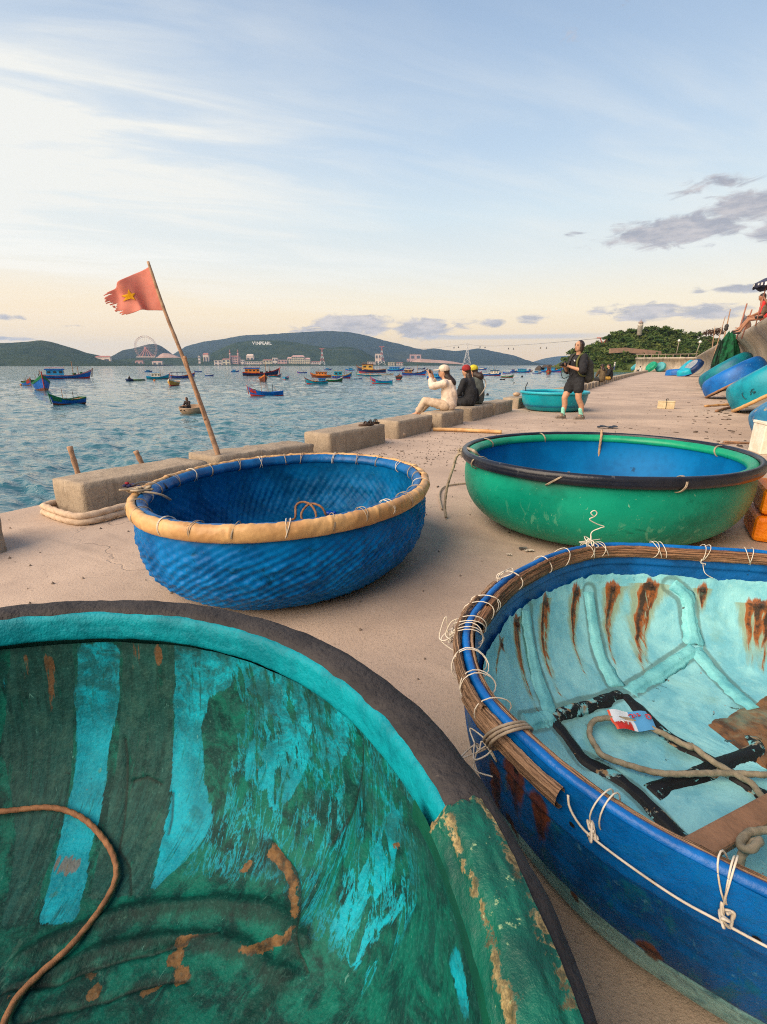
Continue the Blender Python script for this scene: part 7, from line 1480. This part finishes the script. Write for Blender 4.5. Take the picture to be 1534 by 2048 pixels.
# cable car
def pylon(label,x,ytop,ybase,dep,wpx,m1,m2,arm=True):
    b=far(x,ybase,dep);tp=far(x,ytop,dep);px=dep*1.05/960.0;H=tp[2]-b[2];w=wpx*px/2;t=thing('cable_pylon',label,'pylon',b)
    def wid(f): return w*((1-f)**1.7*.92+.08)
    lv=[0,.2,.38,.53,.66,.77,.86]
    for i in range(len(lv)-1):
        f0,f1=lv[i],lv[i+1];mb=MB();r=.55*px*.5
        for sx in (-1,1):
            for sy in (-1,1): mb.tube([(sx*wid(f0),sy*wid(f0),H*f0),(sx*wid(f1),sy*wid(f1),H*f1)],r,5)
            mb.tube([(sx*wid(f0),-wid(f0),H*f0),(-sx*wid(f1),-wid(f1),H*f1)],r*.7,4)
        mb.tube([(-wid(f1),-wid(f1),H*f1),(wid(f1),-wid(f1),H*f1)],r*.8,4);mb.build('lattice',m1 if i%2 else m2,t)
    mb=MB();mb.tube([(0,0,H*.84),(0,0,H*.95)],.5*px,6);mb.build('mast',m1,t)
    if arm:
        mb=MB();mb.tube([(0,0,H*.90),(-3.0*px,0,H*1.0)],.35*px,5);mb.tube([(0,0,H*.90),(3.0*px,0,H*1.0)],.35*px,5);mb.tube([(-4.5*px,0,H),(4.5*px,0,H)],.45*px,6);mb.build('crossarm',m1,t)
    return tp
MRD=plain('pylon_red',(.50,.12,.08),bump=0);MWT=plain('pylon_white',(.66,.62,.58),bump=0)
T1=pylon('red and white lattice pylon right of the grand hotel',645,697,729.5,2700,10,MRD,MWT);T2=pylon('red and white lattice pylon above the raft of boats',763.5,693,729.5,2550,13,MRD,MWT);T3=pylon('grey-white lattice pylon rising from the water right of the women',933,687.5,733,1700,15,MWT,MWT)
p=far(1205,694,HD-2);p[2]=head_z(p[0],p[1])-.5;q=far(1205,676,HD-2);t=thing('cable_pylon','low V-shaped cable pylon on the rock at the headland tip','pylon',p);H=q[2]-p[2];mb=MB();mb.tube([(0,0,0),(-2.2,0,H)],.35,6);mb.tube([(0,0,0),(2.2,0,H)],.35,6);mb.build('leg',MRD,t);mb=MB();mb.tube([(-4.3,0,H),(4.0,0,H)],.4,6);mb.build('crossarm',MRD,t);T4=q
P_,_,_=Boat((0,0),lambda ph:4.2+.8*np.sin(ph*3)).surf([(1,0,-5),(.8,0,-1.5),(.55,0,.6),(0,0,1.0)],30,14);P_[...,2]+=1.5*(fbm(P_[...,0]*.5,P_[...,1]*.5,2,3)-.5);tag(grid('rock',P_,plain('rock_red',(.16,.10,.08),(.1,.07,.055),.5,.9),None,None,p,True,True),'reddish rock outcrop under the V-shaped pylon','rock')
wm=plain('cable',(.10,.09,.09),bump=0)
def cable(a,b,sag,lb,dx):
    pts=[a+(b-a)*f+A(dx,0,-sag*4*f*(1-f)) for f in np.linspace(0,1,24)];t=thing('cable',lb,'cable',a);mb=MB();mb.tube(np.array(pts)-a,[.05+.00012*np.linalg.norm(q[:2]) for q in pts],4);mb.build('wire',wm,t);return pts
w34=cable(T4,T3,6,'cable from the headland pylon to the pylon in the water',0);w32=cable(T3,T2,14,'cable from the pylon in the water to the striped pylon',0);cable(T2,T1,10,'cable between the two striped pylons',0)
for k,(x,y) in enumerate(((1168,688),(1093,696),(1081,696),(1027,698),(1017,697.5),(970,695),(960,694),(917,694.5),(908,695.5))):
    if x>933: f=(1205-x)/(1205-933.);dp=1/((1-f)/T4[1]+f/T3[1])
    else: f=(933-x)/(933-763.);dp=1/((1-f)/T3[1]+f/T2[1])
    c=far(x,y,dp);s_=dp/960.0*1.0;t=thing('gondola',('dark cable-car cabin nearest the headland, alone on the wire','cable-car cabin, right of the pair above the far group of boats','cable-car cabin, left of the pair above the far group of boats','cable-car cabin, right one of the middle pair on the wire','cable-car cabin, left one of the middle pair on the wire','cable-car cabin just right of the pylon, outer of two','cable-car cabin just right of the pylon, inner of two','cable-car cabin just left of the pylon, inner of two','cable-car cabin just left of the pylon, outer of two')[k],'gondola',c,0,'cabins on the cable car')
    mb=MB();mb.box((0,0,0),(2.2*s_,2.0*s_,2.2*s_),None,.8);mb.build('cabin',plain('gondola_dark',(.06,.05,.045)),t,False,None,.4*s_);mb=MB();mb.tube([(0,0,s_),(0,0,2.6*s_)],.16*s_,4);mb.build('hanger',wm,t)
